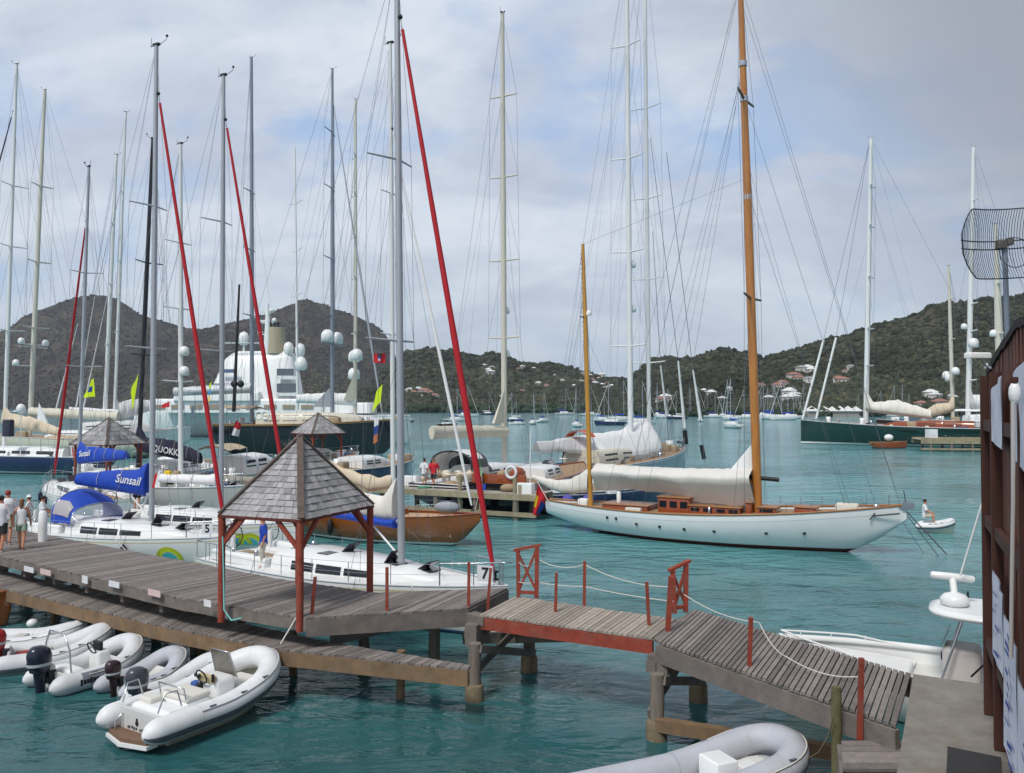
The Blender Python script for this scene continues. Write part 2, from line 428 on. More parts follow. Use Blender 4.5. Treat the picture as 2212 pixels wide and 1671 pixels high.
class Hill:
    def __init__(s, sil, Yr, Ys, seed, rough=.07, pw=1.0): s.sil, s.Yr, s.Ys, s.seed, s.rough, s.pw = sil, Yr, Ys, seed, rough, pw
    def at(s, u, t):
        Yr = s.Yr * (1 + .10 * NZ.noise(V((u * .004, s.seed, 0)))); Y = lerp(s.Ys, Yr, t)
        h = P(u, interp(s.sil, u), Yr).z
        x = (u - CX) / FPX * Y
        if t <= 1:
            z = -2 + (h + 2) * (.35 * t + .65 * t ** (1.5 * s.pw)) * (1 if t < 1 else 1)
            z += h * s.rough * 1.6 * math.sin(math.pi * min(t, 1)) * NZ.fractal(V((x * .007, Y * .004, s.seed)), .8, 2.1, 6) - .06 * h * math.sin(math.pi * t)
        else: z = h * (1 - (t - 1) * .9) - 4
        z += h * .012 * NZ.fractal(V((x * .03, Y * .01, s.seed + 5)), .6, 2.2, 4)
        return V((x, Y, max(z, -2)))
    def mesh(s, name, mat, u0, u1, du=7, nt=30):
        us = np.arange(u0, u1 + 1, du); ts = [i / nt for i in range(nt + 1)] + [1.12, 1.35, 1.7]
        vs = [s.at(u, t) for u in us for t in ts]; k = len(ts); mb = MB()
        mb.add(vs, [(i * k + j, (i + 1) * k + j, (i + 1) * k + j + 1, i * k + j + 1) for i in range(len(us) - 1) for j in range(k - 1)], 0, True)
        return structure(name, mb, mat)
    def hit(s, u, v):
        for i in range(1, 121):
            p = s.at(u, i / 120); d = ray(u, v); zray = CZ + d.z / d.y * p.y
            if p.z >= zray: return p
        return s.at(u, .98)
ICO = None
def blobs(name, pts, rads, mat, label=None, sub=1, sq=.75, jit=.28, seed=3):
    """many leafy clumps as one mesh"""
    import bmesh
    bm = bmesh.new(); bmesh.ops.create_icosphere(bm, subdivisions=sub, radius=1)
    bv = np.array([v.co[:] for v in bm.verts]); bf = np.array([[v.index for v in f.verts] for f in bm.faces]); bm.free()
    rg = np.random.default_rng(seed); n = len(pts); pts = np.array(pts); rads = np.array(rads)
    vv = bv[None] * (1 + jit * rg.standard_normal((n, len(bv), 1))) * rads[:, None, None]
    vv[:, :, 2] *= sq; vv += pts[:, None, :]
    ff = bf[None] + (np.arange(n) * len(bv))[:, None, None]
    vv = vv.reshape(-1, 3); ff = ff.reshape(-1, 3)
    me = bpy.data.meshes.new(name); me.vertices.add(len(vv)); me.vertices.foreach_set('co', vv.ravel())
    me.loops.add(ff.size); me.loops.foreach_set('vertex_index', ff.ravel().astype(np.int32))
    me.polygons.add(len(ff)); me.polygons.foreach_set('loop_start', np.arange(0, ff.size, 3, dtype=np.int32))
    me.materials.append(mat); me.update(calc_edges=True); me.validate()
    o = bpy.data.objects.new(name, me); COL.objects.link(o); o['kind'] = 'stuff'
    return o
silA = [(-400, 830), (-250, 790), (-100, 745), (0, 716), (25, 706), (40, 690), (75, 672), (110, 662), (140, 649), (165, 643), (200, 637), (240, 643), (270, 658), (300, 680), (350, 693), (400, 710), (430, 712), (480, 700), (540, 688), (580, 677), (620, 660), (645, 650), (662, 646), (700, 659), (740, 674), (775, 687), (800, 698), (820, 710), (835, 727), (845, 745), (865, 800), (890, 850), (930, 885), (1000, 900)]
silB = [(700, 880), (790, 840), (840, 790), (875, 762), (900, 756), (925, 751), (940, 757), (971, 756), (1005, 766), (1030, 776), (1055, 763), (1072, 766), (1089, 771), (1126, 782), (1151, 790), (1182, 784), (1219, 789), (1250, 799), (1275, 808), (1297, 816), (1328, 820), (1400, 822), (1460, 850), (1520, 880)]
silC = [(1270, 880), (1320, 850), (1359, 816), (1384, 798), (1405, 778), (1440, 772), (1468, 776), (1502, 771), (1535, 758), (1566, 752), (1596, 759), (1616, 762), (1650, 772), (1670, 768), (1703, 760), (1737, 749), (1771, 738), (1804, 730), (1838, 722), (1871, 712), (1905, 700), (1939, 690), (1972, 683), (1992, 673), (2019, 660), (2056, 657), (2090, 650), (2124, 644), (2174, 643), (2212, 638), (2350, 620), (2600, 640), (2900, 700)]
HA = Hill(silA, 2100, 1500, 3.3, .05); HB = Hill(silB, 1150, 720, 8.1, .06, 1.1); HC = Hill(silC, 860, 470, 14.7, .06, 1.0)
HA.mesh('far_hills', hill_mat('dry brown hillside', [(.018, .019, .015), (.038, .033, .027), (.060, .050, .038), (.10, .082, .058)], .012), -380, 980)
HB.mesh('middle_hills', hill_mat('wooded hillside', [(.022, .032, .020), (.040, .050, .030), (.060, .062, .040), (.11, .09, .065)], .02), 720, 1500)
HC.mesh('near_hills', hill_mat('scrub hillside', [(.022, .030, .018), (.040, .046, .026), (.060, .054, .036), (.10, .076, .052)], .022), 1290, 2700, 8)
rg = np.random.default_rng(5)
def scatter(h, n, u0, u1, r0, r1, t0=.0, t1=1.0, pw=1., lift=.25, dens=None):
    pts, rr = [], []
    while len(pts) < n:
        u = rg.uniform(u0, u1); t = t0 + (t1 - t0) * rg.uniform(0, 1) ** pw; p = h.at(u, t)
        if p.z < -.5: continue
        if NZ.noise(V((p.x * .012, p.y * .012, 2.2))) < -.18 and rg.uniform() < .7: continue
        r = rg.uniform(r0, r1) * rg.uniform(.6, 1.15); pts.append((p.x, p.y, p.z + r * lift)); rr.append(r)
    return pts, rr
FOL1 = M('dry scrub', (.038, .033, .028), .95, isl=.25, spec=.1, var=.3, vs=.05)
FOL2 = M('green bush', (.038, .045, .028), .95, isl=.45, spec=.1, var=.6, vs=.012)
FOL3 = M('olive bush', (.068, .064, .036), .95, isl=.45, spec=.1, var=.6, vs=.012)
FOL4 = M('mangrove green', (.030, .050, .026), .9, isl=.45, spec=.15, var=.3, vs=.03)
p, r_ = scatter(HA, 9000, -60, 920, 1.6, 4.2); blobs('dry_scrub', p, r_, FOL1)
p, r_ = scatter(HA, 5200, 200, 915, 2, 5, 0, .42); blobs('lower_scrub', p, r_, FOL3)
p, r_ = scatter(HB, 9500, 700, 1510, 2.2, 5); blobs('hill_woodland', p, r_, FOL2)
p, r_ = scatter(HB, 2500, 840, 1420, 2, 4.5, 0, .8); blobs('hill_scrub', p, r_, FOL3)
p, r_ = scatter(HC, 11500, 1285, 2260, 1.4, 3.6); blobs('slope_woodland', p, r_, FOL2)
p, r_ = scatter(HC, 4000, 1330, 2260, 1.2, 3.2, 0, .95); blobs('slope_scrub', p, r_, FOL3)
pts, rr = [], []
for k in range(2600):                                   # the mangrove edge along the far shore
    if k % 2: u = rg.uniform(830, 1440); p = HB.at(u, rg.uniform(.0, .10)); a = 3.4
    else: u = rg.uniform(1340, 2230); p = HC.at(u, rg.uniform(.0, .10)); a = 2.2
    q = rg.uniform(.4, 1.0) * a; pts.append((p.x, p.y, max(p.z, 0) + q * rg.uniform(.3, 1.9))); rr.append(q)
blobs('mangrove_edge', pts, rr, FOL4)

# ------------------------------------------------------------------ houses on the hills
WALLC = M('house wall', (.60, .57, .52), .8); ROOFR = M('house roof red', S(150, 106, 92), .85); ROOFW = M('house roof white', (.66, .66, .64), .7); ROOFG = M('house roof grey', (.30, .31, .31), .8); HWIN = M('house window', (.04, .05, .06), .2)
def house(name, w, d, h, roofm, label):
    t = thing(name, label, 'house', (0, 0, 0), 0, 'houses on the far hillsides')
    m = MB(); m.box((0, 0, h / 2 - 1), (w, d, h + 2)); wl = m.build('wall', WALLC, t)
    m = MB()
    for k in range(max(2, int(w // 3))):
        x = -w / 2 + (k + .5) * w / max(2, int(w // 3)); m.box((x, -d / 2 - .02, h * .55), (1.1, .08, 1.2))
    m.build('window', HWIN, t)
    m = MB(); o = .6; rx = w / 2 - d * .4
    a = [V((-w / 2 - o, -d / 2 - o, h)), V((w / 2 + o, -d / 2 - o, h)), V((w / 2 + o, d / 2 + o, h)), V((-w / 2 - o, d / 2 + o, h)), V((-rx, 0, h + d * .28)), V((rx, 0, h + d * .28))]
    m.add(a, [(0, 1, 5, 4), (1, 2, 5), (2, 3, 4, 5), (3, 0, 4), (3, 2, 1, 0)]); m.build('roof', roofm, t)
    return t
HL = {'r': 'small pale house with a red roof among hillside trees', 'w': 'small white roofed house among hillside trees', 'g': 'small pale house with a grey roof among hillside trees'}
protos = {'r': house('hillside_house', 9, 7, 3.6, ROOFR, HL['r']), 'w': house('hillside_house', 8, 7, 3.8, ROOFW, HL['w']), 'g': house('hillside_house', 11, 7, 5.2, ROOFG, HL['g'])}
used = set()
def put_house(h, u, v, k, s=1.):
    p = h.hit(u, v); o = protos[k] if k not in used else copy_tree(protos[k]); used.add(k)
    o.location = (p.x, p.y, p.z); o.scale = (s, s, s); o.rotation_euler = (0, 0, rg.uniform(-.5, .5))
for u, v, k, s in [(1047, 795, 'w', .8), (1054, 806, 'w', 1), (1059, 812, 'w', 1.2), (1063, 800, 'g', .7), (1128, 797, 'w', .8), (1122, 802, 'r', .9), (1153, 800, 'w', .7), (1163, 834, 'w', .9), (1180, 838, 'r', .8), (1128, 850, 'r', .8), (1158, 846, 'w', .7), (1259, 816, 'g', .9), (1267, 812, 'w', 1), (1272, 818, 'w', 1.1), (1279, 826, 'r', .9), (1255, 829, 'w', .8), (1285, 834, 'w', 1), (1293, 823, 'w', .8), (1300, 836, 'w', .8), (1312, 833, 'r', .8), (1321, 840, 'w', .9), (1300, 818, 'w', 1.3), (1330, 858, 'w', 1.3), (1322, 860, 'w', 1), (1338, 872, 'w', 1.2), (1310, 845, 'g', .8), (1240, 838, 'w', .7), (1215, 826, 'w', .6), (1199, 815, 'w', .6), (885, 850, 'w', 1), (893, 855, 'r', .9), (903, 848, 'w', 1), (917, 853, 'r', 1.2), (927, 856, 'r', 1), (940, 861, 'r', .9), (908, 863, 'w', .8), (1086, 862, 'w', .7), (985, 868, 'r', .7), (1100, 868, 'w', .6)]:
    put_house(HB, u, v, k, s)
for u, v, k, s in [(1429, 872, 'r', .8), (1437, 869, 'w', 1), (1536, 858, 'w', .9), (1521, 850, 'w', .6), (1642, 840, 'r', .8), (1680, 843, 'r', 1), (1690, 835, 'r', .9), (1715, 820, 'r', 1.1), (1725, 826, 'r', 1), (1735, 808, 'g', 1), (1744, 805, 'w', 1.2), (1752, 808, 'w', 1), (1748, 830, 'g', .8), (1705, 860, 'w', 1.3), (1716, 862, 'w', .9), (1700, 870, 'w', 1), (1712, 870, 'w', 1.1), (1811, 826, 'r', .9), (1820, 830, 'r', 1), (1838, 800, 'g', .6), (1826, 808, 'r', .5), (2010, 862, 'w', 1), (2020, 865, 'w', .8), (1990, 884, 'r', .8), (2030, 882, 'r', 1), (1880, 872, 'w', .5), (1660, 868, 'w', .8), (1610, 862, 'w', .5), (1560, 868, 'w', .6), (1575, 845, 'w', .5), (2055, 868, 'w', .8)]:
    put_house(HC, u, v, k, s)
# white marquee roofs and a low shed on the shore
def shore_shed(u, v, w, label, peaks):
    p = G(u, v, 1.0); t = thing('shore_building', label, 'building', (p.x, p.y, 0), 0)
    m = MB(); m.box((p.x, p.y, 1.6), (w, 8, 3.2)); m.build('wall', M('shed wall', (.30, .28, .25), .8), t)
    m = MB()
    for k in range(peaks):
        x0 = p.x - w / 2 + k * w / peaks; x1 = x0 + w / peaks; hh = 2.0 + 1.2 * (1 - abs(k - (peaks - 1) / 2) / peaks)
        m.add([(x0, p.y - 5, 3.2), (x1, p.y - 5, 3.2), (x1, p.y + 5, 3.2), (x0, p.y + 5, 3.2), ((x0 + x1) / 2, p.y, 3.2 + hh)], [(0, 1, 4), (1, 2, 4), (2, 3, 4), (3, 0, 4), (3, 2, 1, 0)])
    m.build('roof', ROOFW, t)
shore_shed(1766, 897, 14, 'low white roofed building on the far shore beside the tented one', 2)
shore_shed(1823, 897, 18, 'building with several white pointed tent roofs on the far shore', 4)

# ------------------------------------------------------------------ docks
DZ = 1.8; LZ = 1.1
def plank_run(mb, a, b, c, d, w=.14, gap=.012, th=.045, m=0, jit=.02):
    """planks laid across from edge a-b to edge d-c"""
    a, b, c, d = V(a), V(b), V(c), V(d); L = ((b - a).length + (c - d).length) / 2; n = max(1, int(L / (w + gap)))
    for i in range(n):
        s0 = i / n; s1 = (i + 1) / n - gap / L
        j0, j1 = random.uniform(-jit, jit), random.uniform(-jit, jit); dz = random.uniform(-.004, .004)
        p = [a.lerp(b, s0), a.lerp(b, s1), d.lerp(c, s1), d.lerp(c, s0)]
        ax = (p[3] - p[0]).normalized(); p[0] = p[0] + ax * j0; p[1] = p[1] + ax * j0; p[2] = p[2] + ax * j1; p[3] = p[3] + ax * j1
        top = [q + V((0, 0, dz)) for q in p]; bot = [q - V((0, 0, th)) for q in p]
        mb.add(bot + top, [(3, 2, 1, 0), (4, 5, 6, 7), (0, 1, 5, 4), (1, 2, 6, 5), (2, 3, 7, 6), (3, 0, 4, 7)], m)
def pile_mb(x, y, z0, z1, r=.15):
    m = MB(); k = 10; q = [(x + random.uniform(-.02, .02), y + random.uniform(-.02, .02), lerp(z0, z1, i / 5)) for i in range(6)]
    m.tube(q, [r * random.uniform(.95, 1.05) for _ in q], k); return m
def toz(p, z): return V((p[0], p[1], z))
# main dock: near edge N0-N1-N2, far edge F0-F1-F2, then the wedge shaped end
N = [V((-21.5, 30.3, DZ)), V((-8.04, 20.55, DZ)), V((-4.55, 18.66, DZ))]
Fe = [V((-19.6, 32.5, DZ)), V((-6.35, 22.85, DZ)), V((-3.39, 21.15, DZ))]
E1, E2 = V((-1.0, 19.55, DZ)), V((-.1, 21.7, DZ))
dock = thing('main_dock', 'weathered plank dock carrying the shingled gazebo, bent at its end', 'dock', (-8, 21.5, 0))
m = MB()
plank_run(m, N[0], N[1], Fe[1], Fe[0]); plank_run(m, N[1], N[2], Fe[2], Fe[1]); plank_run(m, N[2], E1, E2, Fe[2])
m.build('decking', WEATH, dock)
def edge_beam(a, b, z0, z1, w, name, mat, par, off=0.):
    a, b = V(a), V(b); d = (b - a).normalized(); nrm = V((d.y, -d.x, 0)) * off
    mm = MB(); mm.beam(toz(a + nrm, (z0 + z1) / 2), toz(b + nrm, (z0 + z1) / 2), w, z1 - z0); return mm.build(name, mat, par)
for a, b in ((N[0], N[1]), (N[1], N[2])):
    edge_beam(a, b, DZ - .30, DZ - .05, .08, 'fascia_beam', WEATH2, dock, -.03)
edge_beam(N[2], E1, DZ - .42, DZ - .05, .10, 'fascia_beam', WEATH2, dock, -.03)
edge_beam(E1, E2, DZ - .36, DZ - .05, .10, 'fascia_beam', WEATH2, dock, -.03)
for a, b in ((Fe[0], Fe[1]), (Fe[1], Fe[2]), (Fe[2], E2)):
    edge_beam(a, b, DZ - .30, DZ - .05, .08, 'fascia_beam', WEATH2, dock, .03)
for k in range(9):
    s = (k + .4) / 9; a = N[0].lerp(N[1], s); b = Fe[0].lerp(Fe[1], s); e = (b - a).normalized()
    m = MB(); m.beam(toz(a + e * .12, DZ - .42), toz(b - e * .12, DZ - .42), .15, .2); m.build('cross_beam', WEATH2, dock)
    for q in (a + e * 1.1, b - e * .35): pile_mb(q.x, q.y, -1.5, DZ - .5, .13).build('pile', PILE, dock)
for q in ((-3.6, 20.5), (-1.9, 20.6)): pile_mb(q[0], q[1], -1.5, DZ - .1, .14).build('pile', PILE, dock)
m = MB(); m.beam((-4.2, 19.6, 1.05), (-2.3, 20.6, 1.25), .22, .2); m.build('cross_beam', WEATH2, dock)
m = MB(); m.beam((-1.2, 20.8, .75), (1.6, 20.3, .95), .16, .24); m.build('cross_beam', WEATH2, dock)
# small notice boards on its side
NA, NB = (N[0].x, N[0].y - .075), (N[1].x, N[1].y - .075)
for i, (u, v, w, col) in enumerate([(67, 1230, 20, 'white'), (103, 1236, 22, 'pinkish'), (188, 1252, 12, 'tall white'), (251, 1262, 22, 'long white'), (338, 1281, 26, 'pink lettered'), (453, 1303, 15, 'small white')]):
    c = VP(u, v, NA, NB); l = VP(u - w / 2, v, NA, NB); d = (c - l).normalized(); d.z = 0; d.normalize(); hw = (c - l).length
    mm = MB(); mm.beam(c - d * hw, c + d * hw, .02, .15 if w > 14 else .2); mm.v = [q + V((-.03, -.05, 0)) for q in mm.v]
    o = single('notice_board', mm, M('board ' + ('pink' if 'pink' in col else 'white'), (.62, .46, .44) if 'pink' in col else (.66, .66, .68), .7, var=.1), f'{col} notice board on the dock side, ' + ['nearest the left edge of the photo', 'second from the left edge', 'third from the left edge', 'fourth from the left edge', 'above the grey dinghy bows', 'just left of the gazebo post'][i], 'sign', 'notice boards along the dock side')
# low landing stage
LA, LB = V((-20.5, 28.5, LZ)), V((-.9, 17.3, LZ)); LC, LD = V((-.85, 17.55, LZ)), V((-19.7, 29.5, LZ))
LA1, LD1 = V((-5.1, 18.7, LZ)), V((-4.5, 19.45, LZ)); LA2, LD2 = V((-8.77, 20.8, LZ)), V((-8.75, 22.3, LZ))
low = thing('landing_stage', 'low narrow plank landing stage just above the water, brown stained edge', 'dock', (-9, 23.5, 0))
m = MB(); plank_run(m, LA, LA2, LD2, LD, .15, .014); plank_run(m, LA2, LA1, LD1, LD2, .15, .014); plank_run(m, LA1, LB, LC, LD1, .15, .014); m.build('decking', WEATH, low)
for a, b in ((LA, LA2), (LA2, LA1), (LA1, LB)): edge_beam(a, b, LZ - .36, LZ - .05, .1, 'fascia_beam', BROWNB, low, -.02)
for k in range(7):
    q = LA.lerp(LB, (k + .35) / 7); pile_mb(q.x + .25, q.y + .42, -1.2, LZ - .05, .1).build('pile', BROWNB, low)

# footbridge of two spans
bridge = thing('footbridge', 'two span plank footbridge with red posts and red side beam', 'footbridge', (2.2, 18, 0))
B1 = [V((-.72, 18.95, DZ)), V((2.85, 17.05, DZ)), V((3.62, 18.55, DZ)), V((.08, 20.75, DZ))]
m = MB(); plank_run(m, *B1, .095, .014); m.build('decking', M('pale planks', S(152, 142, 130), .85, var=.22, vs=7, isl=.22, bump=.4, bs=60), bridge)
B2 = [V((2.9, 16.82, DZ)), V((5.66, 12.42, DZ)), V((7.0, 14.78, DZ)), V((4.22, 19.45, DZ))]
mid = [V((2.86, 17.03, DZ)), V((2.9, 16.82, DZ)), V((4.22, 19.45, DZ)), V((3.64, 18.53, DZ))]
m = MB(); plank_run(m, *B2, .092, .026, .05); plank_run(m, mid[0], mid[1], mid[2], mid[3], .1, .01, .05); m.build('decking', WEATH, bridge)
m = MB(); m.beam(toz(B1[0], DZ - .19) + V((.02, .0, 0)), toz(B1[1], DZ - .19), .09, .26); m.build('side_beam', REDP, bridge)
m = MB(); m.beam(toz(B1[3], DZ - .19), toz(B1[2], DZ - .19), .09, .26); m.build('side_beam', REDP, bridge)
m = MB(); m.beam(toz(B2[0], DZ - .24), toz(B2[1], DZ - .24), .11, .34); m.build('side_beam', WEATH2, bridge)
m = MB(); m.beam(toz(B2[3], DZ - .24), toz(B2[2], DZ - .24), .11, .34); m.build('side_beam', WEATH2, bridge)
m = MB(); m.beam((2.75, 16.75, DZ - .5), (4.1, 19.3, DZ - .5), .2, .22); m.build('cross_beam', WEATH2, bridge)
m = MB(); m.beam((-1.0, 19.15, DZ - .5), (.15, 21.1, DZ - .5), .2, .22); m.build('cross_beam', WEATH2, bridge)
m = MB(); m.beam((-.95, 19.3, DZ - .14), (-.55, 18.95, DZ - .14), .3, .2); m.build('cross_beam', WEATH2, bridge)
def braced(f, b, z=DZ - .55):
    for q, zz in ((f, z), (b, z)):
        pile_mb(q[0], q[1], -1.6, zz, .14).build('pile', PILE, bridge)
        c = MB(); c.lathe([(.205, -1.6), (.21, 0), (.205, .33), (.19, .36), (.14, .37)], (q[0], q[1], 0), 14); c.build('pile_collar', COLLAR, bridge)
    d = V((b[0] - f[0], b[1] - f[1], 0)).normalized() * .1; o = V((d.y, -d.x, 0)) * 1.6
    for za, zb, sg in ((z - .1, .45, 1), (.45, z - .1, -1)):
        c = MB(); c.beam((f[0] + o.x * sg, f[1] + o.y * sg, za), (b[0] + o.x * sg, b[1] + o.y * sg, zb), .06, .17); c.build('cross_brace', WEATH2, bridge)
braced((-.83, 18.62), (.42, 20.7)); braced((2.82, 16.5), (4.1, 18.6))
m = MB(); m.box((-.85, 18.95, DZ - .45), (.3, .3, .5), R(-30)); m.build('pile_cap', WEATH2, bridge)
m = MB(); m.box((2.95, 16.85, DZ - .45), (.42, .3, .34), R(-30)); m.build('pile_cap', WEATH2, bridge)
m = MB(); m.beam((2.8, 16.4, .32), (6.3, 14.9, .30), .2, .24); m.build('low_beam', BROWNB, bridge)
def red_post(ub, vb, ut, vt, z=DZ - .35, w=.068, par=None):
    b = G(ub, vb, z); t = P(ut, vt, b.y); mm = MB(); k = 5; mm.beam(b, t, w, w, up=(0, 1, 0)); mm.build('post', REDP, par or bridge); return b, t
def red_post_at(b, u, vt):
    t = P(u, vt, b.y); mm = MB(); mm.beam(b, t, .085, .085, up=(0, 1, 0)); mm.build('post', REDP, bridge); return t
posts = []
for a in ((671, 1356, 681, 1247), (836, 1348, 836, 1226), (1012, 1338, 1013, 1215)): posts.append(red_post(*a, z=DZ - .3, par=dock))
for a in ((1052, 1334, 1060, 1228), (1199, 1358, 1202, 1238), (1404, 1390, 1397, 1258), (1617, 1485, 1622, 1334), (1857, 1600, 1861, 1422)):
    posts.append(red_post(*a, z=DZ - .38))
for a in ((1262, 1312, 1263, 1213),): posts.append(red_post(*a, z=DZ - .05))
def rail_frame(pts, name='rail_frame'):
    """pts: foot and head of two uprights"""
    (a0, a1), (b0, b1) = pts; mm = MB()
    mm.beam(a0, a1, .1, .1, up=(0, 1, 0)); mm.beam(b0, b1, .1, .1, up=(0, 1, 0))
    d = (b1 - a1).normalized(); mm.beam(a1 - d * .1 + V((0, 0, .03)), b1 + d * .1 + V((0, 0, .03)), .12, .06)
    mm.beam(a0 + V((0, 0, .12)), b0 + V((0, 0, .12)), .06, .08); mm.beam(a0 + V((0, 0, .14)), b1 - V((0, 0, .05)), .05, .06)
    mm.beam(a1 - V((0, 0, .06)), b0 + V((0, 0, .16)), .05, .05)
    mm.build(name, REDP, bridge)
def up(u, v, ut, vt, z=DZ):
    b = G(u, v, z); return b, P(ut, vt, b.y)
rail_frame((up(1120, 1290, 1119, 1190), up(1159, 1292, 1160, 1182)))
rail_frame((up(1457, 1325, 1453, 1232), up(1481, 1322, 1482, 1218)))
red_post(1440, 1400, 1450, 1245, z=DZ - .35, w=.1)
# white ropes strung between the posts
def rope(pts, sag, label, r=.011, mat=ROPEW, cat='rope', group='ropes strung between the red posts'):
    q = []
    for a, b in zip(pts, pts[1:]):
        for i in range(13):
            t = i / 12; q.append(a.lerp(b, t) - V((0, 0, sag * 4 * t * (1 - t))))
    mm = MB(); mm.tube(q, r, 5); return single('rope', mm, mat, label, cat, group)
f1, f2 = P(1160, 1207, 20.6), P(1482, 1260, 18.4)
h = lambda i, k: posts[i][0].lerp(posts[i][1], k)
rope([P(1120, 1215, 20.6), f1, h(8, .93), P(1455, 1268, 18.4)], .14, 'white rope sagging along the far side of the first footbridge span')
rope([P(1120, 1258, 20.6), P(1160, 1258, 20.6), h(8, .45), P(1455, 1300, 18.4)], .03, 'white rope strung low along the far side of the first footbridge span')
rope([P(1478, 1285, 18.2), P(1640, 1345, 17), P(1700, 1420, 15), P(1860, 1462, 14.2)], .12, 'white rope hanging over the second footbridge span')
# ------------------------------------------------------------------ gazebos
def gazebo(c, ax, ay, hx, hy, dz, eave, apex, label, post_z=None, big=True, over=.28):
    """c centre; ax, ay unit plan axes; hx, hy half spans of the posts"""
    t = thing('gazebo', label, 'gazebo', (c[0], c[1], dz), 0, 'square shingled gazebos on the docks')
    ax, ay = V((*ax, 0)), V((*ay, 0)); c0 = V((c[0], c[1], 0))
    corner = lambda sx, sy, e=0.: c0 + ax * sx * (hx + e) + ay * sy * (hy + e)
    sg = [(1, 1), (-1, 1), (-1, -1), (1, -1)]; A = toz(c0, dz + apex)
    for sx, sy in sg:
        b = corner(sx, sy); m = MB(); m.tube([toz(b, post_z if post_z else dz - .3), toz(b, dz + eave - .02)], .085, 8); m.build('post', REDP, t)
        for d in (ax * -sx, ay * -sy):
            m = MB(); m.beam(toz(b, dz + eave - .75), toz(b + d * .62, dz + eave - .1), .07, .09); m.build('brace', REDP, t)
    E = [toz(corner(sx, sy, over), dz + eave - .06) for sx, sy in sg]; Pb = [toz(corner(sx, sy), dz + eave - .06) for sx, sy in sg]
    for i in range(4):
        a, b = Pb[i], Pb[(i + 1) % 4]; m = MB(); m.beam(a, b, .08, .11); m.build('eave_beam', REDP, t)
        a, b = E[i], E[(i + 1) % 4]; m = MB(); m.beam(a - V((0, 0, .01)), b - V((0, 0, .01)), .04, .07); m.build('fascia_board', M('dark red board', S(92, 42, 32), .8, var=.3, vs=4), t)
    m = MB(); m.add(E + [A - V((0, 0, .05))], [(0, 1, 4), (1, 2, 4), (2, 3, 4), (3, 0, 4)], 1)
    for i in range(4):
        a, b = E[i], E[(i + 1) % 4]; nrm = (b - a).cross(A - a).normalized()
        if nrm.z < 0: nrm = -nrm
        L = ((a + b) / 2 - A).length; rows = int(L / (.165 if big else .4))
        for k in range(rows):
            f0, f1 = k / rows, min(1, (k + 1.25) / rows); l0, r0, l1, r1 = a.lerp(A, f0), b.lerp(A, f0), a.lerp(A, f1), b.lerp(A, f1)
            x = 0.; W = (r0 - l0).length
            while x < W - .01:
                w = min(random.uniform(.10, .24) * (1 if big else 2), W - x)
                if W - x - w < .08: w = W - x
                s0, s1 = x / W, (x + w - .008) / W; lift = random.uniform(.018, .038)
                q = [l0.lerp(r0, s0) + nrm * lift, l0.lerp(r0, s1) + nrm * (lift + random.uniform(-.006, .006)), l1.lerp(r1, s1) + nrm * .004, l1.lerp(r1, s0) + nrm * .004]
                q2 = [p - nrm * .016 for p in q]
                m.add(q2 + q, [(4, 5, 6, 7), (0, 1, 5, 4), (1, 2, 6, 5), (3, 0, 4, 7)], 0); x += w
    m.build('roof', [SHING, RIDGE], t)
    for i in range(4):
        m = MB(); nn = (E[i] - A).normalized(); m.beam(E[i] + V((0, 0, .055)), A + V((0, 0, .06)), .15, .035); m.build('ridge_cap', RIDGE, t)
    return t
gx, gy = V((2.95, -2.1)).normalized(), None
Lp, Fp, Rp = V((-6.75, 19.55)), V((-4.72, 18.72)), V((-3.60, 21.4))
cc = (Lp + Rp) / 2; e1 = (Fp - Lp); e2 = (Rp - Fp)
h1, h2 = e1.length / 2, e2.length / 2
a1 = e1.normalized(); a2 = V((-a1.y, a1.x))
gazebo((cc.x, cc.y), (a1.x, a1.y), (a2.x, a2.y), h1, h2, DZ, 2.20, 3.92, 'large gazebo with grey shingle roof and red posts on the near dock', post_z=DZ - .32, over=.06)
c2 = P(235, 945, 58); gazebo((c2.x, c2.y), (.92, -.38), (.38, .92), 1.45, 1.45, DZ - .4, 2.5, 4.2, 'distant gazebo with grey shingle roof behind the blue sail covers', big=False)
c3 = P(687, 940, 74); gazebo((c3.x, c3.y), (.72, -.69), (.69, .72), 1.45, 1.45, DZ - .2, 2.5, 4.2, 'distant gazebo with thin red posts before the black hull', big=False)
# turquoise mooring rope on the left post
q = [P(481, 1160, 19.3), P(483, 1230, 19.2), P(484, 1318, 19.2), P(500, 1341, 19.0), P(522, 1335, 19.0)]
m = MB(); m.tube(q, .018, 5); single('mooring_rope', m, M('turquoise rope', S(120, 190, 185), .8), 'turquoise rope hanging down the left gazebo post', 'rope')

# second and third docks
def dock_strip(label, a, b, w, z, nm=8, th=.3):
    a, b = V((*a, z)), V((*b, z)); d = (b - a).normalized(); n = V((-d.y, d.x, 0))
    t = thing('plank_dock', label, 'dock', ((a.x + b.x) / 2, (a.y + b.y) / 2, 0))
    m = MB(); plank_run(m, a, b, b + n * w, a + n * w, .16, .015); m.build('decking', M('sun bleached planks', S(166, 158, 144), .85, var=.2, vs=5, isl=.2), t)
    for o in (0.0, w): m = MB(); m.beam(toz(a + n * o, z - .2), toz(b + n * o, z - .2), .1, th); m.build('side_beam', M('bleached beam', S(150, 138, 112), .9, var=.3, vs=2, dirt=.4), t)
    m = MB(); m.beam(toz(a, .35), toz(b, .35), .12, .25); m.build('lower_beam', M('bleached beam'), t)
    for k in range(nm):
        for o in (.15, w - .15):
            q = a.lerp(b, (k + .5) / nm) + n * o; pile_mb(q.x, q.y, -1, z - .06, .16).build('pile', PILE, t)
    return t
dock_strip('sun bleached middle dock with boats moored stern to it', (-27, 60.3), (1.35, 46.8), 2.4, 1.5, 12)
